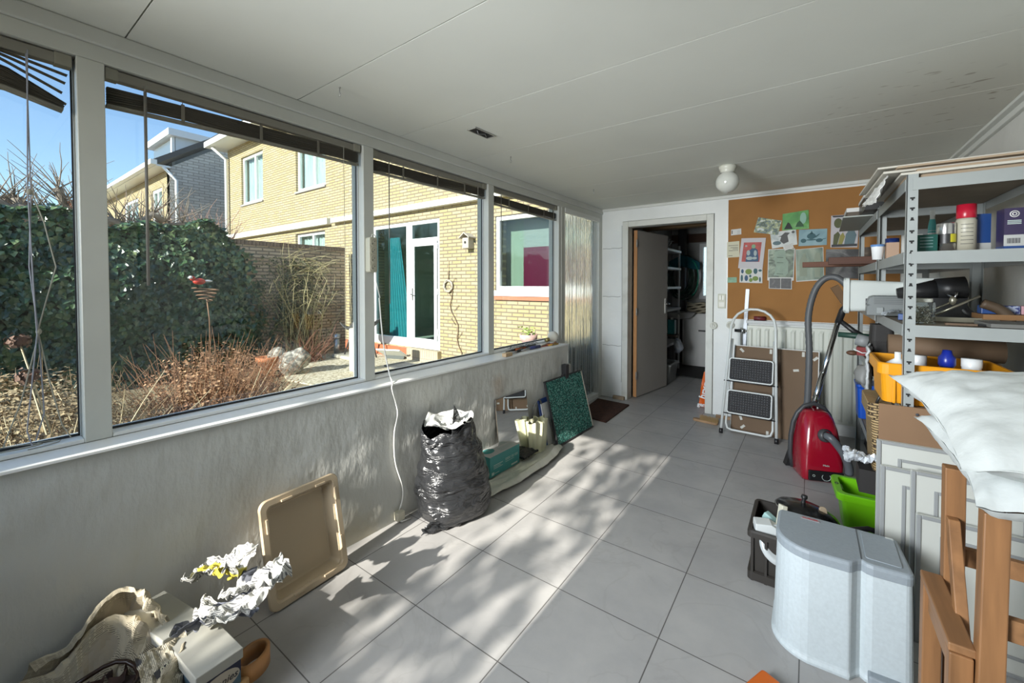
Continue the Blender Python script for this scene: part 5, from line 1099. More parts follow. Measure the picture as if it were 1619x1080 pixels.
# newspaper filled bag at the bottom left
t = thing('newspaper_wrap', 'open bundle of crumpled cream newspaper around dark contents, at the foot of the wall', 'newspaper', (-1.74, .225, 0))
nu, nv = 90, 34
def nb(u, v, A=1.0):
    a = 2 * pi * u; lob = 1 + .18 * sin(2 * a + .6) + .12 * sin(5 * a + 1)
    rim = .165 * lob; top = .20 + .07 * max(0, cos(a - 2.2)) + .035 * sin(3 * a + .5) + .02 * sin(7 * a)
    if v < .45:
        k = v / .45; r = rim * (.35 + .65 * k ** .6); z = .05 + (top - .05) * k
    else:
        k = (v - .45) / .55; r = rim * (1 + .34 * k ** .8 + .06 * sin(a * 6) * k); z = top + .018 * sin(pi * min(1, k * 3)) - (top - .01) * k ** 1.7 * (.55 + .45 * abs(sin(a * 1.5 + .4)))
    j = .016 * min(1, 3 * v)
    r += fold(cos(a) * 1.0, sin(a) + v * .8, 3.2, j, 2); z += fold(cos(a) * 1.2 + v, sin(a), 3.8, j * .9, 8)
    x = r * 1.0 * cos(a); y = r * 1.12 * sin(a)
    return (max(x, -.205), y, max(z * .80, .004))
mb = MB(); mb.grid(nu, nv, nb, smooth=False); o = mb.build('outer_sheet', M_news, t, solid=.0006); uvgrid(o, nu, nv, 1.5, .55)
mb = MB(); mb.grid(60, 22, lambda u, v: tuple(Vector(nb(.28 + .30 * u, .42 + .40 * v)) + Vector((-.012, .03, .035 + .05 * sin(pi * u) * (1 - v)))), smooth=False); o = mb.build('folded_flap', M_news, t, solid=.0006); uvgrid(o, 60, 22, .5, .35, (3, 1))
mb = MB(); mb.grid(50, 22, lambda u, v: (.02 + .17 * u + fold(u, v, 3, .012, 4), .10 + .13 * v, .19 - .13 * u * u + fold(u, v, 3, .016, 5)), smooth=False); o = mb.build('right_flap', news_mat('newsprint_advert', (.55, .50, .38), (.06, .055, .05)), t, solid=.0006); uvgrid(o, 50, 22, .24, .2, (1.1, 2.2))
mb = MB()
for i in range(46):
    c = Vector((R.uniform(-.09, .10), R.uniform(-.10, .11), R.uniform(.06, .125))); leaf(mb, c, (R.uniform(-1, 1), R.uniform(-1, 1), 1), R.uniform(.05, .09), R.uniform(0, 6))
mb.build('dark_contents', mat('dark_dried_leaf', (.045, .022, .018), .6, var=.5, vscale=30), t)
mb = MB(); mb.tube([(.10 * cos(a * .3), .115 * sin(a * .3), .15 + .01 * sin(a)) for a in range(12)], .007, n=7); mb.build('handle_loop', mat('dark_brown_handle', (.03, .015, .01), .35), t)
blk = MB(); blk.box(-.001, .001, -.036, .036, -.011, .011); ob = blk.build('headline_block', M_ink, t, (.115, .165, .182), (0, radians(-52), radians(12)))
text('lettering', '042-', .024, M_cream_p, t, (.1165, .165, .186), (radians(38), 0, radians(102)), ext=.0004, bold=.0008)
text('lettering', 'DIRECT NODIG', .010, M_cream_p, t, (.122, .168, .176), (radians(38), 0, radians(102)), ext=.0004, bold=.0003)
# shoe boxes
M_lid = mat('box_lid_grey_white', (.40, .40, .36), .6, var=.06, vscale=6); M_navy = mat('box_navy', (.012, .018, .05), .5)
t = thing('shoe_box', 'small shoe box with grey-white lid against the wall, half under newspaper', 'box', (-1.84, .43, 0), radians(10))
mb = MB(); mb.box(-.125, .125, -.055, .055, 0, .20); mb.build('carton', M_navy, t); mb = MB(); mb.box(-.132, .132, -.061, .061, .185, .222); mb.build('lid', M_lid, t, bevel=.003)
t = thing('shoe_box', 'shoe box with white lid and an oval name label, nearest the wooden handle', 'box', (-1.60, .478, 0), radians(3))
mb = MB(); mb.box(-.108, .108, -.06, .06, 0, .175); cb = mb.build('carton', mat('box_blue', (.07, .14, .20), .5), t); mb = MB(); mb.box(-.114, .114, -.066, .066, .165, .20); mb.build('lid', M_lid, t, bevel=.003)
mb = MB(); mb.box(.108, .1088, -.06, .06, .125, .165); mb.build('navy_band', M_navy, cb)
mb = MB(); mb.prism(ell(0, .128, .056, .030, 28), .1088, .1096, axis='x'); mb.build('oval_label', mat('label_cream', (.50, .46, .38), .6), cb)
text('lettering', 'Bunnies', .030, M_ink, cb, (.1100, .002, .127), (pi / 2, 0, pi / 2), ext=.0003, bold=.0004, shear=.3)
mb = MB(); mb.prism([(-.06, .0), (.06, .0), (.06, .07), (.02, .085), (-.06, .05)], .1085, .109, axis='x'); mb.build('green_corner', mat('box_green', (.01, .10, .04), .5), cb)
# crumpled white newspaper on top of the boxes
def crumple(name, label, loc, lx, ly, hz, m, seed, rotz, nu=70, nv=46, curl=.5):
    t = thing(name, label, 'newspaper', loc, rotz)
    def f(u, v):
        x = (u - .5) * lx; yy = (v - .5); y = yy * ly * (1 + .15 * sin(u * 7 + seed)); z = hz * curl * (2 * yy) ** 2 * (.4 + .6 * u) + hz * .35 * u
        x += fold(u * 1.5, v * 1.2, 2.0, hz * .18, seed); y += fold(u * 1.5, v * 1.2, 1.9, hz * .18, seed + 9); z += fold(u * 1.5, v * 1.2, 2.2, hz * .26, seed + 4) + .02
        return (x, y, max(z, .0))
    mb = MB(); mb.grid(nu, nv, f, smooth=False); o = mb.build('sheet', m, t, solid=.0006); uvgrid(o, nu, nv, lx * 1.8, ly * 2.2, (seed, seed)); return t
crumple('crumpled_newspaper', 'crumpled white newspaper with grey and yellow print lying on the front shoe box', (-1.60, .50, .205), .24, .15, .11, news_mat('newsprint_colour', (.60, .60, .56), (.05, .05, .06), .55, extra=(.12, .13, .16)), 3, radians(38))
crumple('crumpled_newspaper', 'crumpled newspaper whose raised end catches the sun next to the beige tray', (-1.60, .60, .235), .20, .12, .13, M_news2, 12, radians(30))
crumple('crumpled_newspaper', 'crumpled newspaper leaning on the wall behind the shoe boxes', (-1.80, .56, .235), .22, .11, .12, news_mat('newsprint_colour_b', (.50, .50, .47), (.05, .05, .06), .55, extra=(.50, .44, .06)), 21, radians(28))
# wooden board with looped handle
t = thing('wooden_trug', 'orange-brown wooden tool with a looped bent handle beside the shoe box', 'wooden tool', (-1.55, .60, 0), radians(-62))
ring = [(.062 * cos(a) - .0, .046 * sin(a)) for a in [2 * pi * k / 30 for k in range(30)]]; ringi = [(.050 * cos(a), .034 * sin(a)) for a in [2 * pi * k / 30 for k in range(30)]]
mb = MB(); n = 30; vs = [(x, y, z) for pl, z in ((ring, .05), (ring, .11), (ringi, .11), (ringi, .05)) for x, y in pl]
mb.add(vs, [(k * n + j, k * n + (j + 1) % n, ((k + 1) % 4) * n + (j + 1) % n, ((k + 1) % 4) * n + j) for k in range(4) for j in range(n)], True); M_ow = mat('orange_wood', (.42, .20, .07), .45, var=.25, vscale=6, stretch=(1, 4, 1)); mb.build('looped_handle', M_ow, t)
mb = MB(); mb.prism([(.045, -.045), (.20, -.10), (.22, .06), (.055, .035)], .06, .085); mb.box(.12, .2, -.07, .04, 0, .06); mb.build('board', mat('pale_orange_wood', (.45, .27, .12), .5, var=.2, vscale=5, stretch=(1, 5, 1)), t, bevel=.004)

# beige tray leaning against the wall
M_bg = mat('beige_plastic', (.50, .40, .27), .45)
o_ = Vector((-1.801, .768, .006)); ux = Vector((-.018, .365, 0)).normalized(); uz = Vector((-.094, -.034, .45)).normalized(); un = ux.cross(uz).normalized(); uz = un.cross(ux)
if un.x < 0: un = -un
t = bpy.data.objects.new('litter_tray', None); COL.objects.link(t); Mx = Matrix((ux, uz, un)).transposed().to_4x4(); Mx.translation = o_; t.matrix_world = Mx
tag(t, 'beige plastic tray standing on edge against the low wall', 'tray')
Wd, Hd = .37, .455
def ringp(ins, r, z): return [(x, y, z) for x, y in rrect(ins, Wd - ins, ins, Hd - ins, r, 6)]
mb = MB(); loft(mb, [ringp(.0, .035, -.012), ringp(.0, .035, .0), ringp(.003, .035, .004), ringp(.026, .022, .004), ringp(.030, .020, -.004), ringp(.034, .02, -.006)], cap0=False, cap1=False); mb.build('rim', M_bg, t)
mb = MB(); loft(mb, [ringp(.034, .02, -.006), ringp(.052, .018, -.058), ringp(.060, .014, -.062)], cap0=False, cap1=True); mb.build('basin', mat('beige_plastic_inner', (.46, .37, .25), .5), t, solid=.003)
for (x, y, w_, h) in ((.10, .020, .055, .010), (.24, .020, .05, .010), (.09, Hd - .03, .05, .010), (.25, Hd - .03, .05, .010), (.018, .11, .010, .06), (.018, .32, .010, .06), (Wd - .03, .10, .010, .06), (Wd - .03, .33, .010, .06)):
    mb = MB(); mb.box(x, x + w_, y, y + h, .003, .012); mb.build('clip', M_bg, t, bevel=.002)

# black rubbish bag
t = thing('rubbish_bag', 'full shiny black rubbish bag with white lining showing at the open top', 'rubbish bag', (-1.735, 1.80, 0))
M_bag = bpy.data.materials.new('black_bin_liner'); M_bag.use_nodes = True; nt_ = M_bag.node_tree; b_ = nt_.nodes['Principled BSDF']
b_.inputs['Base Color'].default_value = (.018, .019, .021, 1); b_.inputs['Roughness'].default_value = .26; b_.inputs['Specular IOR Level'].default_value = .8
tc_ = _n(nt_, 'ShaderNodeTexCoord'); mp_ = _n(nt_, 'ShaderNodeMapping'); mp_.inputs['Scale'].default_value = (3.2, 3.2, 13); mp_.inputs['Rotation'].default_value = (.25, .12, 0); nt_.links.new(tc_.outputs['Object'], mp_.inputs[0])
n_ = _n(nt_, 'ShaderNodeTexNoise'); n_.inputs['Scale'].default_value = 1.6; n_.inputs['Detail'].default_value = 4; n_.inputs['Distortion'].default_value = 1.2; nt_.links.new(mp_.outputs[0], n_.inputs['Vector'])
bp_ = _n(nt_, 'ShaderNodeBump'); bp_.inputs['Strength'].default_value = 1; bp_.inputs['Distance'].default_value = .035; nt_.links.new(n_.outputs['Fac'], bp_.inputs['Height']); nt_.links.new(bp_.outputs[0], b_.inputs['Normal'])
prof = [(0, .16), (.03, .20), (.10, .225), (.20, .220), (.32, .198), (.42, .178), (.50, .160), (.55, .145)]
def pr(z):
    for (z0, r0), (z1, r1) in zip(prof[:-1], prof[1:]):
        if z <= z1: return r0 + (r1 - r0) * (z - z0) / (z1 - z0)
    return prof[-1][1]
def bagf(u, v):
    a = 2 * pi * u; z = .56 * v; r = pr(z)
    r += .016 * fbm(cos(a) * 1.3, sin(a) * 1.3, z * 9, 1.3, 4) + .012 * noise.noise(Vector((cos(a) * 1.5, sin(a) * 1.5 + z * 3, z * 16 + 2 * cos(a + .5))))
    x = r * .90 * cos(a); y = r * 1.08 * sin(a) - .12 * z + .01
    if z > .5: z += .03 * sin(a * 2 + .8) + .02 * sin(5 * a)
    return (max(x, -.185), y, z)
mb = MB(); mb.grid(96, 70, bagf); mb.build('bag', M_bag, t)
mb = MB(); mb.add([(x, y, .006) for x, y in [(.13 * cos(a), .14 * sin(a)) for a in [2 * pi * k / 20 for k in range(20)]]], [tuple(range(20))]); mb.build('base', M_bag, t)
mb = MB()   # pulled up corner and bottom corner
mb.grid(16, 10, lambda u, v: (.10 - .10 * u - .02 * v, -.10 + .15 * u + .02 * sin(v * 4), .52 + .145 * sin(pi * u) ** 1.6 * v + .01 * sin(u * 20 + v * 4)), smooth=True); mb.build('peak', M_bag, t, solid=.002)
mb = MB(); mb.grid(14, 8, lambda u, v: (.03 + .10 * u + .01 * sin(v * 9), -.30 + .20 * u + .02 * v, .015 + .075 * v * (1 - .4 * (1 - u)) + .008 * sin(u * 18 + v * 5))); mb.build('gathered_corner', M_bag, t, solid=.004)
mb = MB(); mb.grid(40, 18, lambda u, v: ((.134 * (1 - v)) * cos(2 * pi * u) + .004, -.055 + (.156 * (1 - v)) * sin(2 * pi * u), .530 + .040 * (1 - v) + .03 * fbm(u * 6, v * 3, 3, 1.4) + .02)); mb.build('white_lining', mat('white_plastic_film', (.72, .73, .70), .35), t)

# clear plastic sheet, teal box, mirror and small things
t = thing('plastic_sheet', 'folded milky plastic sheet lying on the floor under the teal box', 'plastic sheet', (0, 0, 0))
def shf(u, v):
    y = 2.02 + 1.0 * u; x0 = -1.66 + .06 * sin(pi * u * .9) - .10 * max(0, u - .75) * 4 * max(0, u - .75); x1 = -1.905; x = x0 + (x1 - x0) * v
    z = .012 + .05 * math.exp(-((v - .12) / .12) ** 2) * (.25 + u * .9) * (1 - max(0, u - .9) * 6) + .010 * fbm(u * 5, v * 6, 1, 1.6) + .018 * v
    return (x, y, max(.003, z))
mb = MB(); mb.grid(90, 40, shf); mb.build('sheet', mat('milky_film', (.66, .66, .58), .3, var=.08, vscale=12, bump=.4, bscale=30), t, solid=.003)
t = thing('carton', 'teal and white product carton on the plastic sheet beside the black bag', 'box', (-1.855, 2.37, .035), radians(-2.2))
mb = MB(); mb.box(-.075, .075, -.17, .17, 0, .145); mb.build('carton', mat('teal_print_board', (.045, .27, .26), .45), t, bevel=.002)
mb = MB(); mb.box(-.0745, .0745, -.1695, .1695, .145, .1462); top = mb.build('top_panel', mat('carton_top', (.42, .43, .42), .5), t)
mb = MB(); mb.lathe([(0, .1463), (1, .1463), (1, .147), (0, .147)], 26, Matrix.Translation((-.01, -.09, 0)) @ Matrix.Diagonal((.038, .052, 1, 1))); mb.build('round_print', mat('teal_print_board', (.045, .27, .26)), top)
for k in range(4): mb = MB(); mb.box(.010 + .013 * k, .014 + .013 * k, -.02, .14, .1463, .1466); mb.build('printed_line', mat('print_grey_teal', (.20, .30, .30), .5), top)
M_pw = mat('print_pale', (.50, .60, .56), .5)
for (y0, y1, z0, z1) in ((-.13, -.03, .075, .079), (-.13, -.05, .064, .067), (-.13, -.03, .053, .056), (.0, .06, .085, .088), (.0, .06, .075, .078), (.07, .10, .085, .088), (.07, .10, .075, .078), (.11, .15, .085, .088), (.11, .15, .075, .078), (.0, .10, .062, .064)):
    mb = MB(); mb.box(.0752, .0756, y0, y1, z0, z1); mb.build('printed_line', M_pw, t)
mb = MB(); mb.box(.0752, .0756, -.15, -.125, .012, .032); mb.box(.0752, .0756, -.12, -.07, .018, .022); mb.box(.0752, .0756, .07, .145, .012, .024); mb.build('printed_block', M_pw, t)
t = thing('mirror', 'frameless rectangular mirror leaning against the low wall', 'mirror', (-1.845, 2.40, .02), rot=(0, radians(-6.2), radians(-2.2)))
mm = bpy.data.materials.new('mirror_silver'); mm.use_nodes = True; bb = mm.node_tree.nodes['Principled BSDF']; bb.inputs['Metallic'].default_value = 1; bb.inputs['Roughness'].default_value = .01; bb.inputs['Base Color'].default_value = (.88, .90, .88, 1)
mb = MB(); mb.box(-.004, 0, 0, .39, 0, .505); mb.build('glass', mm, t); mb = MB(); mb.box(-.0065, -.004, -.001, .391, -.001, .506); mb.build('backing', mat('dark_board', (.1, .08, .06)), t)
t = thing('plastic_jug', 'yellowish translucent plastic bag of folded film standing before the mirror', 'bag', (-1.80, 2.83, .03))
mb = MB(); mb.grid(48, 14, lambda u, v: ((.05 + .015 * sin(u * 60) * (.4 + v)) * cos(2 * pi * u), (.105 + .02 * sin(u * 44 + 1) * (.4 + v)) * sin(2 * pi * u), .25 * v + .012 * sin(u * 30) * v)); mb.build('film', mat('yellowish_film', (.60, .60, .42), .3), t)
t = thing('black_pouch', 'flattened black pouch lying on the plastic sheet beside the teal carton', 'pouch', (-1.80, 2.66, .055))
mb = MB(); mb.grid(20, 20, lambda u, v: (-.05 + .10 * u, -.09 + .2 * v, .03 * sin(pi * u) * sin(pi * v) + .008 * fbm(u * 6, v * 6, 2, 1.5))); mb.build('pouch', mat('black_fabric', (.015, .015, .017), .6), t, solid=.014)
t = thing('hose_loop', 'grey ring-shaped cable loop leaning on the wall behind the green panel', 'loop', (-1.87, 2.94, .30))
mb = MB(); mb.tube([(.012 * sin(a * .3), .06 * cos(a * .26), .11 * sin(a * .26)) for a in range(24)], .007, n=7, closed=True); mb.build('loop', mat('grey_rubber', (.13, .13, .12), .5), t)
t = thing('blue_folder', 'thin blue and white boards stacked behind the green speckled panel', 'boards', (-1.78, 3.0, .01), rot=(0, radians(-13), radians(-2.2)))
mb = MB(); mb.box(-.012, -.004, -.045, .4, 0, .40); mb.build('blue_board', mat('blue_board', (.03, .07, .25), .5), t); mb = MB(); mb.box(-.004, .004, -.022, .4, 0, .36); mb.build('white_board', M_paper, t)
# green speckled panel
o_ = Vector((-1.715, 3.02, .008)); uy = Vector((.026, .645, 0)).normalized(); uz = Vector((-.142, -.11, .535)).normalized(); un = uy.cross(uz).normalized(); uz = un.cross(uy)
t = bpy.data.objects.new('speckled_panel', None); COL.objects.link(t); Mx = Matrix((uy, uz, un)).transposed().to_4x4(); Mx.translation = o_; t.matrix_world = Mx
tag(t, 'dark green speckled rectangular panel leaning against the end of the low wall', 'panel')
mg = bpy.data.materials.new('green_speckle'); mg.use_nodes = True; ng = mg.node_tree; bb = ng.nodes['Principled BSDF']; bb.inputs['Roughness'].default_value = .8
tcg = _n(ng, 'ShaderNodeTexCoord'); vg = _n(ng, 'ShaderNodeTexVoronoi'); vg.inputs['Scale'].default_value = 150; ng.links.new(tcg.outputs['Object'], vg.inputs['Vector'])
rg = _n(ng, 'ShaderNodeValToRGB'); e = rg.color_ramp.elements; e[0].position = .25; e[0].color = (.004, .03, .028, 1); e[1].position = .7; e[1].color = (.02, .20, .16, 1); q = e.new(.93); q.color = (.20, .42, .36, 1)
sg = _n(ng, 'ShaderNodeSeparateColor'); ng.links.new(vg.outputs['Color'], sg.inputs[0]); ng.links.new(sg.outputs[0], rg.inputs[0]); ng.links.new(rg.outputs[0], bb.inputs['Base Color'])
mb = MB(); mb.box(.012, .635, .012, .545, -.004, .002); mb.build('face', mg, t)
for (a, b2, c, d) in ((0, .647, 0, .012), (0, .647, .545, .557), (0, .012, 0, .557)): mb = MB(); mb.box(a, b2, c, d, -.012, .006); mb.build('frame', mat('black_edge', (.02, .02, .022), .5), t, bevel=.001)
mb = MB(); mb.box(.635, .650, 0, .557, -.014, .004); mb.build('pale_edge', mat('pale_wood_edge', (.50, .46, .38), .6), t)
mb = MB(); mb.box(.30, .33, .552, .566, -.014, .008); mb.build('hanger', mat('black_edge', (.02, .02, .022)), t)
# brush near the doorway
t = thing('hand_brush', 'wooden hand brush with straw bristles lying by the doorway edge', 'brush', (-.985, 4.49, 0), radians(-8))
mb = MB(); mb.prism(rrect(.03, .27, -.03, .03, .028, 5), .0, .022); mb.build('wooden_back', mat('brush_wood', (.34, .21, .11), .6, var=.2, vscale=10), t, bevel=.004)
mb = MB()
for i in range(420):
    x = R.uniform(.10, .27); y = R.uniform(-.024, .024); mb.add([(x - .0015, y, .02), (x + .0015, y, .02), (x + R.uniform(-.01, .01), y - .012 + R.uniform(-.01, .01), .075)], [(0, 1, 2)])
tag(mb.build('bristles', mat('straw_bristle', (.40, .27, .12), .8), t), None, None) if False else mb.build('bristles', mat('straw_bristle', (.40, .27, .12), .8), t)
t = thing('wood_strip', 'thin brown wooden strip on the floor at the base of the far wall', 'strip', (-.70, 4.70, 0)); mb = MB(); mb.box(-.08, .13, -.012, .012, 0, .03); mb.build('strip', mat('brush_wood', (.34, .21, .11)), t)
t = thing('threshold_block', 'small worn wooden block at the foot of the left door jamb', 'block', (-1.86, 4.755, 0)); mb = MB(); mb.box(-.07, .07, -.02, .02, 0, .04); mb.build('block', mat('worn_wood', (.36, .27, .18), .8, var=.3, vscale=12), t, bevel=.004)
# small orange and green packet at the bottom edge of the view
t = thing('seed_packet', 'orange and dark green packet on the floor left of the pedal bin', 'packet', (-.10, 1.60, 0), radians(-24))
mb = MB(); mb.prism(rrect(-.045, .10, -.08, .055, .012), .0, .035); mb.build('body', mat('orange_pack', (.62, .13, .01), .4), t, bevel=.006)
mb = MB(); mb.prism([(.012, -.078), (.098, -.078), (.098, .05), (.05, .053), (.04, .02), (.01, -.01)], .035, .0362); mb.build('green_print', mat('pack_green', (.01, .07, .02), .4), t)
# ================================================================ STEP LADDER, VACUUM, SHELVING AND THE THINGS AROUND THEM
R = random.Random(5)
M_wt = mat('white_enamel_tube', (.66, .69, .67), .3); M_blk = mat('black_plastic', (0.015, 0.015, 0.016)); M_steel = mat('brushed_steel', (0.6, 0.6, 0.6))
# hardboard picture back leaning on the radiator
t = thing('picture_back', 'brown hardboard back of a large picture with white clips, leaning on the radiator', 'picture', (-.60, 4.40, .005), rot=(radians(-13), 0, radians(-3)))
mb = MB(); mb.box(0, .66, 0, .006, 0, .80); mb.build('hardboard', mat('brown_hardboard', (.165, .105, .060), .75, var=.05, vscale=4), t)
mb = MB(); mb.box(-.006, 0, -.012, .010, -.004, .806); mb.build('frame_edge', mat('white_edge', (.62, .63, .60), .5), t); mb = MB(); mb.box(0, .66, -.012, .010, .80, .807); mb.build('frame_edge', mat('white_edge', (.62, .63, .60)), t)
mb = MB(); mb.box(.66, .667, -.012, .010, -.004, .806); mb.build('frame_edge', mat('white_edge', (.62, .63, .60)), t)
for k, (x, z, a) in enumerate(((.30, .77, 0), (.55, .77, 0), (.64, .74, 45), (.645, .40, 90), (.62, .1, 90), (.30, .02, 0), (.52, .02, 0), (.06, .76, -45), (.50, .62, 80), (.16, .20, 20), (.08, .12, -20), (.1, .04, 45))):
    mb = MB(); mb.box(-.011, .011, -.004, 0, -.022, .022); mb.build('clip', mat('pale_clip', (.55, .54, .48), .5), t, (x, 0, z), (0, radians(a), 0), bevel=.002)
# step ladder
t = thing('step_ladder', 'folded white tubular step ladder with two black treads, leaning by the radiator', 'step ladder', (-.66, 4.235, 0), rot=(radians(-14.2), 0, radians(-2)))
Lw = .44; Ht = 1.20; r_ = .012
pts = [(0, 0, .02), (.035, 0, Ht - .18)]
for k in range(1, 9): a = pi - pi * k / 9; pts.append((Lw / 2 + (Lw / 2 - .045) * cos(a), 0, Ht - .16 + .15 * sin(a)))
pts += [(Lw - .04, 0, Ht - .18), (Lw, 0, .02)]
mb = MB(); mb.tube(pts, r_, n=12); mb.build('front_frame', M_wt, t)
mb = MB(); mb.tube([(.045, .045, Ht - .30), (.03, .045, .10), (.045, .04, .055), (.08, .035, .045), (Lw - .08, .035, .045), (Lw - .05, .04, .055), (Lw - .035, .045, .10), (Lw - .05, .045, Ht - .30)], .010, n=10); mb.build('rear_frame', M_wt, t)
for x in (0, Lw): mb = MB(); mb.tube([(x, 0, 0), (x, 0, .045)], .017, n=12); mb.build('foot', M_blk, t)
M_tread = mat('black_ribbed_tread', (.022, .022, .024), .6, bump=.8, bscale=120, col2=(.3, .3, .3), vscale=60, c2pos=(.72, .76))
for z0, z1 in ((.50, .705), (.20, .405)):
    mb = MB(); mb.prism(rrect(.045, Lw - .045, z0, z1, .02), -.035, -.012, axis='y'); tr = mb.build('tread', M_tread, t, bevel=.003)
    mb = MB(); q = rrect(.045, Lw - .045, z0, z1, .02, 4); mb.tube([(x, -.030, z) for x, z in q], .0075, n=8, closed=True); mb.build('tread_rim', M_wt, tr)
    mb = MB()
    for i in range(15):
        for j in range(8): x = .07 + i * .0205; z = z0 + .025 + j * .0215; mb.box(x, x + .012, -.039, -.035, z, z + .012)
    o = mb.build('grip_studs', mat('tread_stud', (.03, .03, .032), .6), tr); o['kind'] = 'stuff'
    mb = MB(); mb.tube([(.0, -.005, z0 - .01), (Lw, -.005, z0 - .01)], .006, n=6); mb.build('hinge_bar', M_blk, t)
# vacuum cleaner
t = thing('vacuum_cleaner', 'upright-parked red canister vacuum cleaner with grey hose and chrome tube', 'vacuum cleaner', (.045, 3.72, 0), radians(20))
M_red = mat('vacuum_red', (.30, .004, .018), .22, coat=.6); M_dg = mat('dark_grey_trim', (.045, .047, .05), .45)
def vring(z, w_, d0, d1, r): return [(x, y, z) for x, y in rrect(-w_ / 2, w_ / 2, -d0, d1, r, 5)]
mb = MB(); loft(mb, [vring(.0, .24, .13, .08, .03), vring(.02, .255, .145, .09, .04), vring(.12, .26, .15, .10, .05), vring(.25, .25, .135, .10, .06), vring(.36, .22, .11, .09, .06), vring(.43, .185, .085, .08, .055), vring(.465, .14, .06, .06, .045), vring(.475, .08, .035, .03, .03)], smooth=True); mb.build('body', M_red, t)
mb = MB(); mb.tube([(-.125, .05, .02), (-.142, .05, .12), (-.14, .05, .25), (-.125, .05, .36), (-.10, .045, .43), (-.06, .04, .485), (0, .035, .51), (.06, .04, .485), (.10, .045, .43), (.125, .05, .36), (.14, .05, .25), (.142, .05, .12), (.125, .05, .02)], .016, n=10); mb.build('bumper_handle', M_dg, t)
mb = MB(); mb.box(-.095, .115, -.158, -.12, .012, .085); cp_ = mb.build('control_panel', mat('gloss_black', (.01, .01, .011), .2), t, bevel=.006)
mb = MB(); mb.tube([(.01 + .026 * cos(a), -.160, .045 + .024 * sin(a)) for a in [radians(140 + k * 26) for k in range(11)]], .0015, n=5); mb.build('dial_marking', M_pw, cp_)
for x, z, r in ((-.065, .05, .007), (.085, .045, .008)): mb = MB(); mb.tube([(x + r * cos(a), -.160, z + r * sin(a)) for a in [2 * pi * k / 10 for k in range(10)]], .0013, n=5, closed=True); mb.build('button_marking', M_pw, cp_)
text('lettering', 'Miele', .018, M_pw, t, (.01, -.1535, .125), (pi / 2, 0, 0), ext=.0003)
mb = MB(); mb.lathe([(.045, 0), (.045, .02), (.03, .03)], 20, dirM((.01, -.115, .325), (.2, -1, .25))); mb.build('hose_port', M_dg, t)
mb = MB(); mb.tube(smooth_path([(.01, -.11, .325), (.03, -.16, .325), (.075, -.17, .27), (.11, -.175, .21), (.14, -.16, .13), (.145, -.15, .085)], 4), .025, n=14); mb.build('hose_elbow', mat('grey_elbow', (.10, .11, .12), .35), t)
mb = MB(); hp_ = smooth_path([(-.02, .08, .03), (-.03, .10, .30), (-.02, .09, .55), (-.015, .09, .88), (-.02, .10, 1.15), (.01, .08, 1.34), (.06, .05, 1.43), (.12, .02, 1.44), (.17, -.02, 1.38), (.21, -.04, 1.28)], 12)
mb.tube(hp_, [.021 + .0022 * (i % 2) for i in range(len(hp_))], n=12); mb.build('hose', mat('corrugated_grey', (.085, .09, .095), .5), t)
mb = MB(); mb.tube([(-.0, .06, .44), (.14, .03, 1.12)], .0165, n=14); mb.build('tube', mat('chrome', (.62, .63, .64), .12, 1.0), t)
mb = MB(); mb.tube([(-.01, .062, .40), (.06, .048, .74)], .020, n=14); mb.build('outer_tube', mat('chrome', (.62, .63, .64)), t)
mb = MB(); mb.tube([(.14, .03, 1.11), (.165, .025, 1.20), (.205, -.04, 1.29)], [.021, .022, .024], n=12); mb.tube([(.15, .03, 1.13), (.22, .0, 1.06), (.30, -.03, 1.0)], [.016, .018, .02], n=10); mb.build('handle_grip', M_blk, t)
mb = MB(); mb.prism([(-.16, -.02), (-.06, -.02), (-.10, .12), (-.12, .12)], .10, .16, axis='y'); mb.build('wheel_guard', M_blk, t)
# black sacks under the shelving
for (x, y, s, lab) in ((.56, 4.15, .20, 'black plastic sack on the floor under the far shelving'), (.44, 3.86, .13, 'black plastic sack wedged between vacuum cleaner and shelving')):
    t = thing('black_sack', lab, 'sack', (x, y, 0)); mb = MB(); mb.ellipsoid((0, 0, s * .9), (s, s, s * .95), 30, 20); mb.v = [tuple(Vector(p) + Vector(p).normalized() * .05 * fbm(*p, 8)) for p in mb.v]; mb.v = [(a, b2, max(.002, c)) for a, b2, c in mb.v]; mb.build('sack', mat('sack_black', (.012, .012, .013), .35), t)

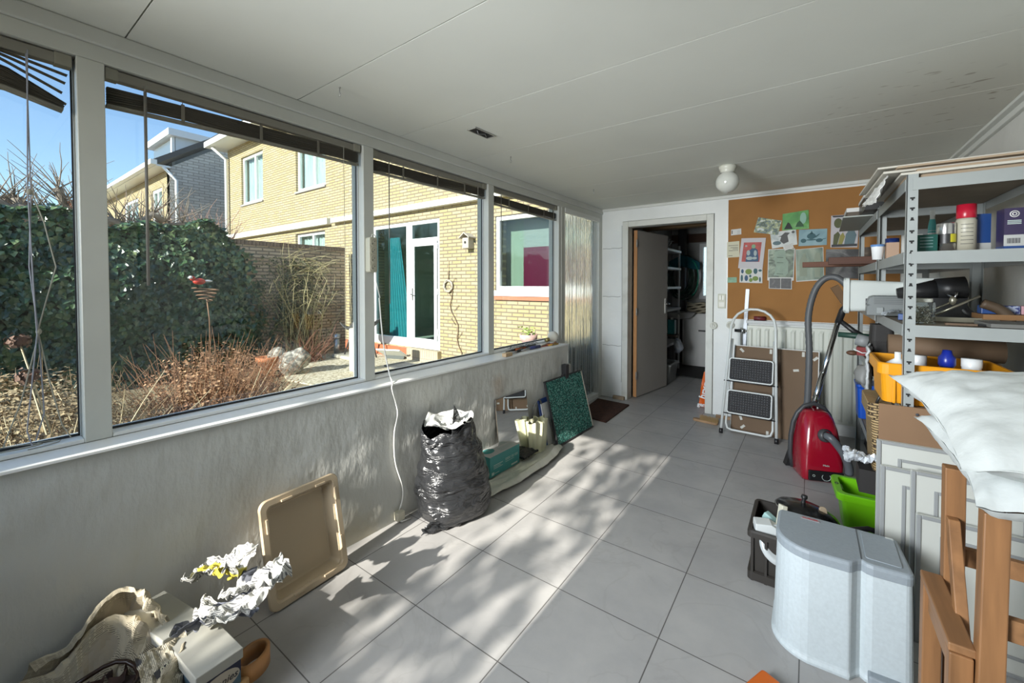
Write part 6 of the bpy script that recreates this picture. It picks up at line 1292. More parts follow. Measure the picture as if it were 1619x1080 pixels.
# ---- steel shelving
M_galv = mat('galvanised_steel', (.33, .355, .35), .45, .25, var=.06, vscale=5)
def slot_shapes(k):
    if k % 3 == 0: return [(-.007, -.006), (.007, -.006), (.004, .001), (.0035, .007), (-.0035, .007), (-.004, .001)]
    return [(-.0075, .006), (.0075, .006), (.0075, .0), (.003, -.001), (.003, -.007), (-.003, -.007), (-.003, -.001), (-.0075, .0)]
def shelving(label, x0, x1, y0, y1, levels, zt, sides):
    t = thing('shelving_unit', label, 'shelving', (x0, y0, 0)); W, D = x1 - x0, y1 - y0; pw = .034
    for (ex, sx) in ((0, 1), (W, -1)):
        for (ey, sy) in ((0, 1), (D, -1)):
            mb = MB(); a, b2 = sorted((ex, ex + sx * pw)); c, d = sorted((ey, ey + sy * pw)); e0, e1 = sorted((ey, ey + sy * .002)); f0, f1 = sorted((ex, ex + sx * .002))
            mb.box(a, b2, e0, e1, 0, zt); mb.box(f0, f1, c, d, 0, zt); p = mb.build('post', M_galv, t)
            if (ex, ey) in sides:
                mb = MB(); k = 0; z = .30
                while z < zt - .06:
                    mb.prism([(ex + sx * pw / 2 + q[0], z + q[1]) for q in slot_shapes(k)], (ey - .0012) if sy > 0 else (ey - .0032), (ey + .0002) if sy > 0 else (ey - .0018), axis='y'); k += 1; z += .042 if k % 3 else .052
                o = mb.build('slots', mat('dark_hole', (.012, .012, .012)), p); o['kind'] = 'stuff'
    for z in levels:
        hb = .049
        mb = MB()
        for yy in (0, D): s = 1 if yy == 0 else -1; a, b2 = sorted((yy - s * .004, yy - s * .0015)); mb.box(.0 + pw * .5, W - pw * .5, a, b2, z - hb, z)
        for xx in (0, W): s = 1 if xx == 0 else -1; a, b2 = sorted((xx - s * .004, xx - s * .0015)); mb.box(a, b2, pw * .5, D - pw * .5, z - hb, z)
        sh = mb.build('shelf_beams', M_galv, t)
        mb = MB(); mb.box(.003, W - .003, .003, D - .003, z - .012, z - .002); mb.build('shelf_board', mat('chipboard_shelf', (.24, .20, .15), .8, var=.1, vscale=8), sh)
    return t
LV = [.40, .873, 1.222, 1.525, 1.828]
shelving('galvanised shelving unit loaded with boxes, the nearer one', .32, .73, 2.35, 3.21, LV, 1.845, ((0, 0), (0, .86), (.41, .86), (.41, 0)))
shelving('galvanised shelving unit in the far right corner', .32, .73, 3.25, 4.42, LV, 1.845, ((0, 0),))
M_kraft = mat('kraft_board', (.30, .20, .12), .8, var=.05, vscale=5)
# --- top of the shelving
M_sheetw = mat('old_white_card', (.50, .48, .42), .8); M_sheetb = mat('old_brown_card', (.33, .25, .17), .8)
zz = 1.832
for k, (dx0, dx1, dy0, dy1, th, m, lab) in enumerate(((.0, .50, .01, .62, .012, M_sheetb, 'brown board lowest in the stack on top of the shelving'), (-.02, .48, -.01, .66, .010, M_sheetw, 'pale board second from below in the stack on the shelving'), (.03, .50, .0, .55, .010, M_sheetb, 'brown card sheet in the middle of the stack on the shelving'),
                                                    (-.07, .50, .03, .64, .010, M_sheetw, 'white card sheet in the stack on the shelving, overhanging left'), (-.03, .52, .0, .60, .008, M_sheetb, 'tan sheet near the top of the stack on the shelving'), (-.09, .50, .02, .66, .008, M_sheetw, 'topmost pale sheet on the shelving, nearly at the ceiling trim'))):
    t = thing('board_sheet', lab, 'board', (.32, 2.36, zz), radians(R.uniform(-1.5, 1.5)), group='boards on top of the shelving'); mb = MB(); mb.box(dx0, dx1, dy0, dy1, 0, th); mb.build('sheet', m, t, bevel=.001, seg=1); zz += th + .001
t = thing('paper_roll_end', 'torn white paper sheets hanging over the left edge of the shelving top', 'paper', (.25, 2.42, 1.835))
mb = MB(); mb.grid(26, 20, lambda u, v: (.055 - .075 * v ** .6 + .012 * fbm(u * 4, v * 3, 2, 2), .60 * u + .02 * sin(v * 9), .052 - .135 * v ** 1.5 * (1 - .55 * u) + .010 * fbm(u * 6, v * 5, 7, 2)), smooth=False); mb.build('sheets', mat('paper_white', (0.62, 0.62, 0.60)), t, solid=.003)
t = thing('frosted_panel', 'greyish frosted sheet jutting out over the far shelving', 'panel', (.17, 3.50, 1.832)); mb = MB(); mb.prism([(0, 0), (.5, 0), (.5, .9), (.02, .9)], 0, .008); mb.build('sheet', mat('frosted_plastic', (.34, .37, .34), .5), t)
t = thing('document_box', 'black box with white lid on top of the far shelving', 'box', (.26, 3.28, 1.842)); mb = MB(); mb.box(0, .30, 0, .34, 0, .075); mb.build('box', M_blk, t); mb = MB(); mb.box(-.004, .304, -.004, .344, .075, .092); mb.build('lid', mat('paper_white', (0.62, 0.62, 0.60)), t)
t = thing('document_box', 'smaller dark box with white top jutting out beside the black box', 'box', (.20, 3.66, 1.842)); mb = MB(); mb.box(0, .22, 0, .25, 0, .045); mb.build('box', mat('dark_board', (.1, .08, .06)), t); mb = MB(); mb.box(-.004, .224, -.004, .254, .045, .072); mb.build('lid', mat('paper_white', (0.62, 0.62, 0.60)), t)
# --- shelf at eye height
zs = 1.527
t = thing('tin_box', 'dark teal square tin at the front of the upper shelf, next to the post', 'tin', (.362, 2.45, zs)); mb = MB(); mb.box(0, .07, 0, .07, 0, .075); b1 = mb.build('tin', mat('teal_tin', (.008, .075, .06), .3), t, bevel=.004)
for k in range(4): mb = MB(); mb.box(.015, .055, -.0006, 0, .06 - .013 * k, .063 - .013 * k); mb.build('printed_line', mat('print_grey_teal', (.20, .30, .30)), b1)
t = thing('glue_tube', 'white and teal tube standing upside down behind the teal tin', 'tube', (.432, 2.56, zs)); mb = MB(); mb.lathe([(0, 0), (.014, 0), (.014, .10), (.007, .165)], 18); mb.build('tube', mat('tube_white', (.5, .52, .50), .35), t)
mb = MB(); mb.lathe([(.0142, .09), (.0135, .12), (.009, .150)], 18); mb.build('teal_print', mat('teal_print_board', (.045, .27, .26)), t); mb = MB(); mb.box(-.008, .008, -.002, .002, .16, .19); mb.build('hang_tab', mat('tube_white', (.5, .52, .50)), t)
t = thing('metal_can', 'round metal can with black and yellow label between teal tin and spray can', 'can', (.462, 2.49, zs)); mb = MB(); mb.lathe([(0, 0), (.030, 0), (.030, .118), (.0285, .122), (0, .120)], 28); mb.build('can', mat('tin_metal', (.55, .55, .54), .22, .9), t)
mb = MB(); mb.lathe([(.0303, .035), (.0303, .075)], 28); mb.build('label', mat('black_label', (.02, .02, .02), .4), t)
mb = MB(); vs = [(.0306 * cos(a), .0306 * sin(a), z) for z in (.04, .074) for a in [radians(-75 + 8 * k) for k in range(9)]]; mb.add(vs, [(k, k + 1, k + 10, k + 9) for k in range(8)]); mb.build('yellow_label', mat('yellow_label', (.55, .50, .03), .4), t)
t = thing('spray_can', 'beige spray can with a large red cap on the upper shelf', 'spray can', (.522, 2.50, zs)); mb = MB(); mb.lathe([(0, 0), (.031, 0), (.031, .128), (.027, .138), (0, .138)], 28); b1 = mb.build('can', mat('beige_can', (.42, .40, .32), .4), t)
for k in range(6): mb = MB(); vs = [(.0313 * cos(a), .0313 * sin(a), z) for z in (.03 + .016 * k, .032 + .016 * k) for a in [radians(-130 + 10 * q) for q in range(8)]]; mb.add(vs, [(q, q + 1, q + 9, q + 8) for q in range(7)]); mb.build('printed_line', M_ink, b1)
mb = MB(); mb.lathe([(.028, .138), (.030, .142), (.029, .195), (0, .197)], 28); mb.build('cap', mat('red_cap', (.42, .01, .03), .3), t)
t = thing('carton', 'blue carton on the upper shelf right of the red-capped can', 'box', (.560, 2.52, zs), radians(14)); mb = MB(); mb.box(-.002, .04, 0, .09, .0, .155); b1 = mb.build('carton', mat('blue_carton', (.015, .055, .20), .4), t); mb = MB(); mb.box(-.0028, .0405, -.0008, .05, .0, .035); mb.build('pale_base', mat('carton_top', (.42, .43, .42)), b1)
t = thing('carton', 'dark purple and white carton with a round emblem, rightmost on the upper shelf', 'box', (.607, 2.42, zs), radians(3)); mb = MB(); mb.box(0, .052, 0, .07, 0, .158); b1 = mb.build('carton', mat('purple_carton', (.035, .025, .07), .4, col2=(.035, .025, .07)), t)
mb = MB(); mb.box(-.0005, .0525, -.0006, .0, .012, .055); mb.build('white_panel', mat('carton_top', (.42, .43, .42)), b1); mb = MB(); mb.box(-.0006, .0526, -.0007, .07, 0, .012); mb.build('blue_base', mat('blue_carton', (.015, .055, .20)), b1)
mb = MB(); mb.lathe([(.010, 0), (.013, 0), (.013, .0008), (.010, .0008)], 20, dirM((.026, -.0005, .135), (0, -1, 0))); mb.lathe([(.004, 0), (.007, 0), (.007, .0008), (.004, .0008)], 20, dirM((.026, -.0005, .135), (0, -1, 0))); mb.build('emblem', mat('paper_white', (0.62, 0.62, 0.60)), b1)
mb = MB(); 
for k in range(12): mb.box(.008 + .0029 * k, .0092 + .0029 * k + (k % 3) * .0004, -.0012, -.0006, .022, .042)
mb.build('barcode', M_ink, b1)
for k in range(3): mb = MB(); mb.box(.008, .044, -.0008, 0, .108 - .006 * k, .111 - .006 * k); mb.build('printed_line', M_pw, b1)
t = thing('plastic_tub', 'small white tub with blue rim on the upper shelf, at its left edge', 'tub', (.298, 3.02, zs)); mb = MB(); mb.lathe([(0, 0), (.022, 0), (.028, .07), (.03, .072), (.03, .078), (0, .078)], 20); mb.build('tub', M_wp, t); mb = MB(); mb.lathe([(.0305, .070), (.031, .082), (0, .082)], 20); mb.build('lid', mat('pale_blue', (.12, .25, .5), .3), t)
t = thing('carton', 'kraft carton with torn edge beside the blue-capped jar on the upper shelf', 'box', (.33, 2.98, zs)); mb = MB(); mb.box(0, .05, 0, .07, 0, .088); mb.build('carton', mat('pink_kraft', (.40, .27, .19), .8), t)
t = thing('jar', 'jar with dark blue cap behind the torn kraft carton', 'jar', (.365, 3.09, zs)); mb = MB(); mb.lathe([(0, 0), (.028, 0), (.028, .09)], 20); mb.build('jar', mat('amber_glass', (.16, .06, .02), .2), t); mb = MB(); mb.lathe([(.03, .09), (.03, .118), (0, .118)], 20); mb.build('cap', mat('navy_cap', (.01, .025, .12), .3), t)
for k, (y, x0, z, ln, lab) in enumerate(((4.16, -.055, 1.532, .62, 'long reddish brown lath sticking out of the far shelving toward the pinboard'), (3.92, .11, 1.540, .45, 'shorter dark brown lath above the long one on the far shelving'))):
    t = thing('wooden_lath', lab, 'lath', (x0, y, z), radians(0)); mb = MB(); mb.box(0, ln, 0, .09, 0, .042 + .012 * k); mb.build('lath', mat('mahogany_%d' % k, (.13, .045, .02) if k == 0 else (.085, .03, .015), .6, var=.2, vscale=6, stretch=(.3, 4, 4)), t, bevel=.002)
t = thing('wood_offcut', 'rough brown wood offcut below the laths on the far shelving', 'offcut', (.20, 3.75, 1.224), rot=(0, radians(-30), 0)); mb = MB(); mb.box(0, .05, 0, .12, 0, .16); mb.build('block', mat('offcut_wood', (.13, .07, .03), .8), t)
t = thing('wood_offcut', 'pale wooden slat tilted against the far shelving edge', 'offcut', (.18, 3.85, 1.25), rot=(0, radians(32), 0)); mb = MB(); mb.box(0, .018, 0, .05, 0, .17); mb.build('slat', M_kraft, t)
# --- middle shelf
zm = 1.224
t = thing('storage_tote', 'white plastic tote with slotted side lying on its side in the shelving', 'tote', (.24, 3.22, zm))
mb = MB(); loft(mb, [[(.24 * k + dx, y * s_, .10 + z * s_) for y, z in rrect(-.10, .10, -.092, .092, .02)] for k, s_, dx in ((0, 1.12, -.07), (0, 1.12, -.055), (.0, 1.0, -.05), (1.0, .82, .0))], cap0=False); mb.build('tub', mat('tote_white', (.52, .55, .53), .4), t, solid=.004)
mb = MB()
for k in range(3): mb.box(.02 + .06 * k, .038 + .06 * k, -.0985 + .008 * k, -.093 + .006 * k, .04, .085)
mb.build('slots', M_ink, t)
t = thing('storage_box', 'white storage box behind the jar on the middle shelf', 'drawer', (.42, 3.02, zm)); mb = MB(); mb.box(0, .17, 0, .14, .07, .20); mb.build('box', mat('tote_white', (.52, .55, .53)), t, bevel=.008); mb = MB(); mb.box(-.03, .2, .0, .15, 0, .07); mb.build('support', M_blk, t)
t = thing('tool_case', 'grey plastic tool case on the middle shelf left of the post', 'case', (.248, 2.92, zm), radians(-3)); mb = MB(); mb.prism([(0, 0), (0, .05), (.01, .055), (.0, .06), (.012, .098), (.03, .105), (.27, .105), (.28, .09), (.28, 0)], 0, .17, axis='y'); cs = mb.build('body', mat('case_grey', (.14, .155, .155), .45), t, bevel=.005)
mb = MB()
for k in range(5): mb.box(.03 + .0 * k, .26, -.003, .0, .062 + .009 * k, .066 + .009 * k)
mb.build('grooves', mat('case_grey_dark', (.09, .10, .10), .45), cs)
for x in (.04, .14): mb = MB(); mb.box(x, x + .028, -.008, 0, .01, .045); mb.build('latch', mat('case_grey_light', (.22, .24, .24), .4), t, bevel=.003)
t = thing('blue_box', 'small dark blue box in front of the grey tool case', 'box', (.335, 2.62, zm), radians(-8)); mb = MB(); mb.box(0, .05, 0, .05, 0, .028); mb.build('box', mat('dark_blue', (.02, .06, .2), .4), t, bevel=.002)
t = thing('plastic_pouch', 'crinkled clear packet between tool case and small blue box', 'packet', (.30, 2.74, zm)); mb = MB(); mb.grid(14, 12, lambda u, v: (.09 * u, .12 * v, .022 * sin(pi * u) + .01 * fbm(u * 5, v * 5, 2, 2) + .012)); mb.build('packet', mat('cloudy_plastic', (0.55, 0.6, 0.66)), t)
t = thing('glass_jar', 'square glass jar full of screws with a white lid, behind the front post', 'jar', (.352, 2.44, zm)); mb = MB(); loft(mb, [[(x, y, z) for x, y in rrect(0, .078, 0, .078, r)] for z, r in ((0, .01), (.075, .012), (.09, .022))]); mb.build('jar', glass_mat('jar_glass', (.93, .96, .94), 1.6, .03), t)
mb = MB(); mb.prism(rrect(.006, .072, .006, .072, .02), .09, .106); mb.build('lid', mat('lid_white', (.55, .56, .50), .35), t, bevel=.003)
mb = MB()
for i in range(150):
    p = Vector((R.uniform(.012, .066), R.uniform(.012, .066), R.uniform(.006, .07))); d = Vector((R.uniform(-1, 1), R.uniform(-1, 1), R.uniform(-1, 1))).normalized() * R.uniform(.005, .012); mb.tube([p - d, p + d], .0016, n=5)
o = mb.build('screws', mat('screw_metal', (.5, .48, .42), .3, .9), t); o['kind'] = 'stuff'
t = thing('power_tool', 'black power tool with round motor housing on the middle shelf', 'power tool', (.50, 2.86, zm)); mb = MB(); mb.tube([(.0, 0, .14), (.10, .0, .15)], .055, n=18); mb.tube([(-.14, -.0, .12), (0, 0, .14)], [.025, .05], n=12); mb.tube([(.05, 0, .11), (.10, -.02, .03), (.14, -.03, .0)], [.028, .025, .02], n=10); mb.box(-.02, .10, -.04, .05, 0, .10); mb.build('body', M_blk, t)
mb = MB(); mb.tube([(.03, -.05, .12), (.055, -.06, .10), (.06, -.06, .13)], .006, n=6); mb.build('trigger', M_steel, t)
t = thing('clamp', 'steel glue clamp leaning on the shelf right of the screw jar', 'clamp', (.455, 2.60, zm)); mb = MB(); mb.tube([(0, 0, .03), (.14, .03, .115)], .006, n=6); mb.tube([(-.01, 0, .05), (.07, .02, .10)], .0045, n=6); mb.build('bar', mat('tool_steel', (.35, .33, .26), .35, .8), t); mb = MB(); mb.ellipsoid((.055, .01, .095), (.012, .012, .02), 10, 8); mb.build('knob', mat('tool_steel', (.35, .33, .26)), t)
t = thing('saw_handle', 'dark wooden handsaw handle lying on the middle shelf', 'saw', (.56, 2.62, zm)); mb = MB(); mb.tube(smooth_path([(.04, 0, .085), (.09, 0, .06), (.12, 0, .02), (.10, 0, .0)], 4), [.02] * 13, n=8); mb.build('handle', mat('dark_handle', (.07, .045, .025), .6), t); mb = MB(); mb.box(-.14, .10, -.002, .002, .0, .02); mb.build('blade', mat('tool_steel', (.35, .33, .26)), t)
t = thing('leather_strap', 'brown and black straps and slats scattered at the front of the middle shelf', 'straps', (.45, 2.40, zm)); mb = MB(); mb.box(0, .09, 0, .02, 0, .008); mb.build('brown_strap', mat('strap_brown', (.12, .075, .045), .6), t); mb = MB(); mb.box(.07, .16, .01, .03, .0, .007); mb.build('black_strap', M_blk, t)
t = thing('grey_slab', 'grey stone slab at the right of the middle shelf', 'slab', (.565, 2.36, zm)); mb = MB(); mb.box(0, .16, 0, .2, 0, .014); mb.build('slab', mat('slab_grey', (.14, .14, .13), .8), t)
t = thing('wood_plank', 'short orange-brown plank carrying the small packets on the middle shelf', 'plank', (.60, 2.60, zm + .016)); mb = MB(); mb.box(0, .24, 0, .16, 0, .022); mb.build('plank', mat('orange_plank', (.22, .11, .04), .6, var=.2, vscale=4), t)
for (x, m, lab) in ((.608, mat('dark_blue', (.02, .06, .2)), 'blue packet, leftmost of the small packets on the plank'), (.665, mat('blue_floral', (.28, .32, .42), .6, col2=(.03, .04, .15), vscale=70, c2pos=(.5, .55)), 'blue and white patterned packet on the plank'), (.722, mat('pink_stripe', (.45, .25, .28), .6), 'pink striped packet on the plank')):
    t = thing('paper_packet', lab, 'packet', (x, 2.66, zm + .0385)); mb = MB(); mb.box(0, .054, 0, .06, 0, .036); mb.build('packet', m, t, bevel=.002)
# --- crate shelf
zc = .875
M_yel = mat('yellow_orange_plastic', (.72, .30, .008), .35)
t = thing('plastic_crate', 'yellow-orange plastic crate sticking out of the shelving', 'crate', (.245, 2.395, zc))
def cr(x0, x1, y0, y1, z, r=.035): return [(x, y, z) for x, y in rrect(x0, x1, y0, y1, r, 5)]
mb = MB(); loft(mb, [cr(.02, .39, .02, .335, .0), cr(.012, .398, .012, .343, .135), cr(.014, .396, .014, .341, .136), cr(.022, .388, .022, .333, .006)], cap0=True, cap1=True); mb.build('tub', M_yel, t)
mb = MB(); loft(mb, [cr(.0, .41, .0, .355, .125), cr(.0, .41, .0, .355, .168), cr(.004, .406, .004, .351, .173), cr(.012, .398, .012, .343, .173), cr(.014, .396, .014, .341, .13)], cap0=False, cap1=False); mb.build('rim', M_yel, t)
for x in (.05, .12, .30): mb = MB(); mb.box(x, x + .010, .006, .014, .0, .125); mb.build('rib', M_yel, t, bevel=.002)
t = thing('spray_bottle', 'dark blue capped bottle standing in the yellow-orange crate', 'bottle', (.487, 2.56, zc + .01)); mb = MB(); mb.lathe([(0, 0), (.032, 0), (.032, .13), (.018, .15)], 18); mb.build('bottle', M_blk, t); mb = MB(); mb.lathe([(.024, .148), (.028, .155), (.028, .185), (.018, .20), (.014, .218), (0, .22)], 18); mb.build('cap', mat('cobalt_cap', (.012, .03, .32), .3), t)
t = thing('bottle', 'bottle with flat white cap in the yellow-orange crate, right of the blue one', 'bottle', (.565, 2.58, zc + .01)); mb = MB(); mb.lathe([(0, 0), (.03, 0), (.03, .15)], 18); mb.build('bottle', M_wp, t); mb = MB(); mb.lathe([(.032, .15), (.032, .185), (0, .186)], 18); mb.build('cap', M_wp, t)
t = thing('bottle', 'white bottle just left of the post inside the yellow-orange crate', 'bottle', (.33, 2.56, zc + .01)); mb = MB(); mb.lathe([(0, 0), (.045, 0), (.045, .14), (.012, .165), (.012, .195), (0, .195)], 18); mb.build('bottle', M_wp, t)
t = thing('bottle', 'white bottle just right of the post inside the yellow-orange crate', 'bottle', (.405, 2.62, zc + .01)); mb = MB(); mb.lathe([(0, 0), (.03, 0), (.03, .15), (.03, .18), (0, .18)], 18); mb.build('bottle', M_wp, t)
t = thing('brown_roll', 'large roll of brown kraft paper behind the yellow-orange crate', 'roll', (.33, 2.86, zc + .003)); mb = MB(); mb.tube([(.0, 0, .20), (.395, 0, .20)], .055, n=24); mb.build('roll', mat('brown_roll_paper', (.15, .095, .055), .75), t); mb = MB(); mb.box(.02, .38, -.05, .07, 0, .145); mb.build('supporting_carton', M_kraft, t)
t = thing('black_container', 'black container on the crate shelf left of the post', 'container', (.275, 3.0, zc + .003)); mb = MB(); loft(mb, [[(x, y, z) for x, y in rrect(.0 - k, .10 + k, 0 - k, .12 + k, .02)] for z, k in ((.0, -.012), (.17, -.004), (.20, 0), (.29, -.004))]); mb.build('container', mat('matt_black', (.018, .016, .015), .7), t)
t = thing('tape_roll', 'tilted roll of grey tape beside the black container', 'tape', (.262, 3.24, 1.05), rot=(0, radians(12), 0)); mb = MB(); mb.lathe([(.02, -.03), (.035, -.03), (.035, .03), (.02, .03), (.02, -.03)], 24, dirM((0, 0, 0), (1, -.3, 0))); mb.build('tape', mat('tape_grey', (.22, .23, .23), .5), t)
t = thing('white_bag', 'crumpled translucent bag hanging over the shelf edge beside the crate', 'bag', (.285, 2.90, .80))
mb = MB(); mb.grid(24, 24, lambda u, v: (-.035 + .04 * u + .012 * fbm(u * 5, v * 6, 1, 2), -.06 + .30 * u + .01 * sin(v * 12), .0 + .25 * v + .015 * sin(u * 14)), smooth=True); mb.build('bag', mat('bag_translucent', (.44, .46, .46), .35), t, solid=.01)
t = thing('cloth_roll', 'dark green handled object poking out under the tape roll', 'tool', (.25, 3.62, 1.045)); mb = MB(); mb.tube([(-.09, 0, 0), (.12, 0, -.01)], [.018, .022], n=10); mb.build('handle', mat('dark_green_rubber', (.015, .05, .035), .5), t)
t = thing('red_tool', 'dark red and brown wooden figure tied with white string on the far shelf', 'wooden object', (.28, 3.88, .875)); mb = MB(); mb.box(0, .07, 0, .05, -.04 + .04, .06); mb.build('block', mat('dark_red_paint', (.22, .02, .02), .5), t); mb = MB(); mb.ellipsoid((-.025, .02, .012), (.035, .025, .018), 12, 8); mb.ellipsoid((.03, .02, .075), (.028, .022, .018), 12, 8); mb.build('brown_knob', mat('brown_knob', (.12, .055, .03), .5), t); mb = MB(); mb.tube([(-.02, -.004, .045), (.03, -.006, .02), (.075, -.004, .025)], .004, n=5); mb.build('string', M_wp, t)
t = thing('blue_bin', 'bright blue plastic bin on the lower far shelf', 'bin', (.29, 3.92, .405)); mb = MB(); loft(mb, [[(x, y, z) for x, y in rrect(0 - k, .17 + k, 0 - k, .22 + k, .02)] for z, k in ((0, -.01), (.22, 0), (.235, .006), (.25, .006))]); mb.build('bin', mat('bright_blue', (.005, .07, .42), .35), t)
t = thing('grey_rag', 'crumpled grey plastic rag draped over the blue bin', 'rag', (.27, 3.86, .67)); mb = MB(); mb.ellipsoid((.05, .06, .05), (.05, .08, .09), 26, 18); mb.v = [tuple(Vector(p) + Vector((.5, .3, 1)) * .035 * fbm(*p, 16)) for p in mb.v]; mb.build('rag', mat('rag_grey', (.26, .26, .25), .5), t)
# wicker basket and brown board, foil bag
def wicker():
    m = bpy.data.materials.new('wicker'); m.use_nodes = True; nt = m.node_tree; b = nt.nodes['Principled BSDF']; b.inputs['Roughness'].default_value = .7
    tc = _n(nt, 'ShaderNodeTexCoord'); sp = _n(nt, 'ShaderNodeSeparateXYZ'); cb = _n(nt, 'ShaderNodeCombineXYZ'); ad_ = _n(nt, 'ShaderNodeMath', operation='ADD')
    nt.links.new(tc.outputs['Object'], sp.inputs[0]); nt.links.new(sp.outputs['X'], ad_.inputs[0]); nt.links.new(sp.outputs['Y'], ad_.inputs[1]); nt.links.new(ad_.outputs[0], cb.inputs['X']); nt.links.new(sp.outputs['Z'], cb.inputs['Y'])
    br = _n(nt, 'ShaderNodeTexBrick'); br.inputs['Scale'].default_value = 1; br.inputs['Brick Width'].default_value = .026; br.inputs['Row Height'].default_value = .012; br.inputs['Mortar Size'].default_value = .0022; br.inputs['Mortar Smooth'].default_value = .6
    br.inputs['Color1'].default_value = (.42, .30, .15, 1); br.inputs['Color2'].default_value = (.34, .23, .10, 1); br.inputs['Mortar'].default_value = (.05, .03, .015, 1)
    nt.links.new(cb.outputs[0], br.inputs['Vector']); nt.links.new(br.outputs['Color'], b.inputs['Base Color']); bp = _n(nt, 'ShaderNodeBump'); bp.invert = True; bp.inputs['Distance'].default_value = .01; nt.links.new(br.outputs['Fac'], bp.inputs['Height']); nt.links.new(bp.outputs[0], b.inputs['Normal']); return m
M_wick = wicker()
t = thing('wicker_basket', 'woven straw basket on the lower shelf behind the brown board', 'basket', (.235, 2.52, .41)); mb = MB(); loft(mb, [[(x, y, z) for x, y in rrect(0 - k, .30 + k, 0 - k, .30 + k, .03)] for z, k in ((0, -.02), (.36, -.004))]); mb.build('basket', M_wick, t)
mb = MB(); loft(mb, [[(x, y, z) for x, y in rrect(-.010, .31, -.010, .31, .03)] for z in (.36, .43)]); mb.build('lid', M_wick, t, bevel=.004); mb = MB(); mb.tube([(.02, .0, .43), (.03, .0, .462), (.07, .0, .462), (.08, .0, .43)], .006, n=7); mb.build('handle', M_blk, t)
t = thing('hardboard_panel', 'brown hardboard panel with a screw hole behind the white cabinet doors', 'panel', (.243, 2.318, 0)); mb = MB(); mb.box(0, .30, 0, .006, 0, .885); mb.build('panel', mat('panel_brown', (.20, .115, .06), .7, var=.08, vscale=4), t)
mb = MB(); mb.lathe([(0, 0), (.006, 0), (.006, .0008), (0, .0008)], 12, dirM((.118, -.0003, .858), (0, -1, 0))); mb.build('hole', M_ink, t)
t = thing('foil_bag', 'crumpled silvery white foil bag lying beside the wicker basket', 'bag', (.15, 2.52, .545)); mb = MB(); mb.grid(22, 18, lambda u, v: (.0 + .16 * u, .16 * v, .035 * u - .085 * v * u + .022 * fbm(u * 4, v * 4, 5, 2.2) + .01), smooth=False); mb.build('foil', mat('foil_white', (.62, .66, .70), .25, .3), t, solid=.02)
t = thing('shelf_support', 'small board added under the foil bag, blackened to stand for the dark void', 'board', (.17, 2.50, .405)); mb = MB(); mb.box(0.03, .16, 0.03, .18, .0, .11); mb.build('board', mat('matt_black', (.018, .016, .015)), t)  # black colour paints the dark void below the foil bag
# ---- cabinet doors
M_cd = mat('door_offwhite', (.50, .51, .47), .5); M_cf = mat('door_grey_edge', (.26, .27, .27), .45)
def cdoor(lab, x0, x1, y, h, lean):
    t = thing('cabinet_door', lab, 'cabinet door', (x0, y, 0), rot=(radians(-lean), 0, 0), group='dismantled cabinet doors'); w_ = x1 - x0
    mb = MB(); mb.box(0, w_, 0, .018, 0, h); mb.build('slab', M_cd, t, bevel=.003)
    f = .014
    for (a, b2, c, d) in ((0, f, 0, h), (w_ - f, w_, 0, h), (f, w_ - f, h - f, h), (f, w_ - f, 0, f)): mb = MB(); mb.box(a, b2, -.006, .0, c, d); mb.build('edge_moulding', M_cf, t, bevel=.003)
    i = .065
    for (a, b2, c, d) in ((i, i + .012, i, h - i), (w_ - i - .012, w_ - i, i, h - i), (i + .012, w_ - i - .012, h - i - .012, h - i), (i + .012, w_ - i - .012, i, i + .012)): mb = MB(); mb.box(a, b2, -.005, .0, c, d); mb.build('inner_moulding', M_cf, t, bevel=.002)
cdoor('white cabinet door with grey moulding, tallest and rearmost of the stack beside the bin', .237, .67, 2.285, .735, 1.2)
cdoor('second white cabinet door of the stack, standing just in front of the tallest', .247, .50, 2.255, .640, 1.0)
cdoor('third white cabinet door of the stack, behind the wooden stool', .333, .70, 2.222, .655, .8)
cdoor('front and lowest white cabinet door of the stack, behind the wooden stool', .345, .70, 2.19, .50, .6)
# ---- green tub, dark crate with kitchen things
M_gr = mat('lime_plastic', (.16, .50, .005), .35)
t = thing('green_tub', 'lime green plastic tub on the floor beside the cabinet doors', 'tub', (.315, 3.05, 0), radians(4))
def tr_(kx_, ky_, z, r=.03): return [(x, y, z) for x, y in rrect(-kx_, kx_, -ky_, ky_, r, 5)]
mb = MB(); loft(mb, [tr_(.145, .105, 0), tr_(.168, .122, .20), tr_(.164, .118, .20), tr_(.14, .10, .006)]); mb.build('tub', M_gr, t)
mb = MB(); loft(mb, [tr_(.168, .122, .185), tr_(.190, .142, .19), tr_(.190, .142, .222), tr_(.186, .138, .228), tr_(.160, .115, .228), tr_(.158, .113, .195)], cap0=False, cap1=False); mb.build('rim', M_gr, t)
mb = MB(); mb.box(-.162, -.146, -.04, .04, .13, .215); mb.build('inner_grip', mat('lime_dark', (.11, .35, .01), .4), t, bevel=.004); mb = MB(); mb.tube([(-.176 + .007 * cos(a), .0 + .012 * sin(a), .229) for a in [2 * pi * k / 12 for k in range(12)]], .002, n=5, closed=True); mb.build('moulded_mark', M_ink, t)
M_cr = mat('dark_brown_crate', (.030, .026, .022), .5)
t = thing('storage_crate', 'dark brown folding crate full of kitchen things behind the pedal bin', 'crate', (-.055, 2.375, 0))
def cc(a, z, r=.02): return [(x, y, z) for x, y in rrect(-.165 + a, .165 - a, -.175 + a, .175 - a, r, 4)]
mb = MB(); loft(mb, [cc(.012, 0), cc(.006, .215), cc(.010, .215), cc(.018, .006)]); mb.build('walls', M_cr, t)
mb = MB(); loft(mb, [cc(.004, .20), cc(-.006, .205), cc(-.006, .228), cc(.0, .236), cc(.012, .236), cc(.012, .205)], cap0=False, cap1=False); mb.build('rim', M_cr, t)
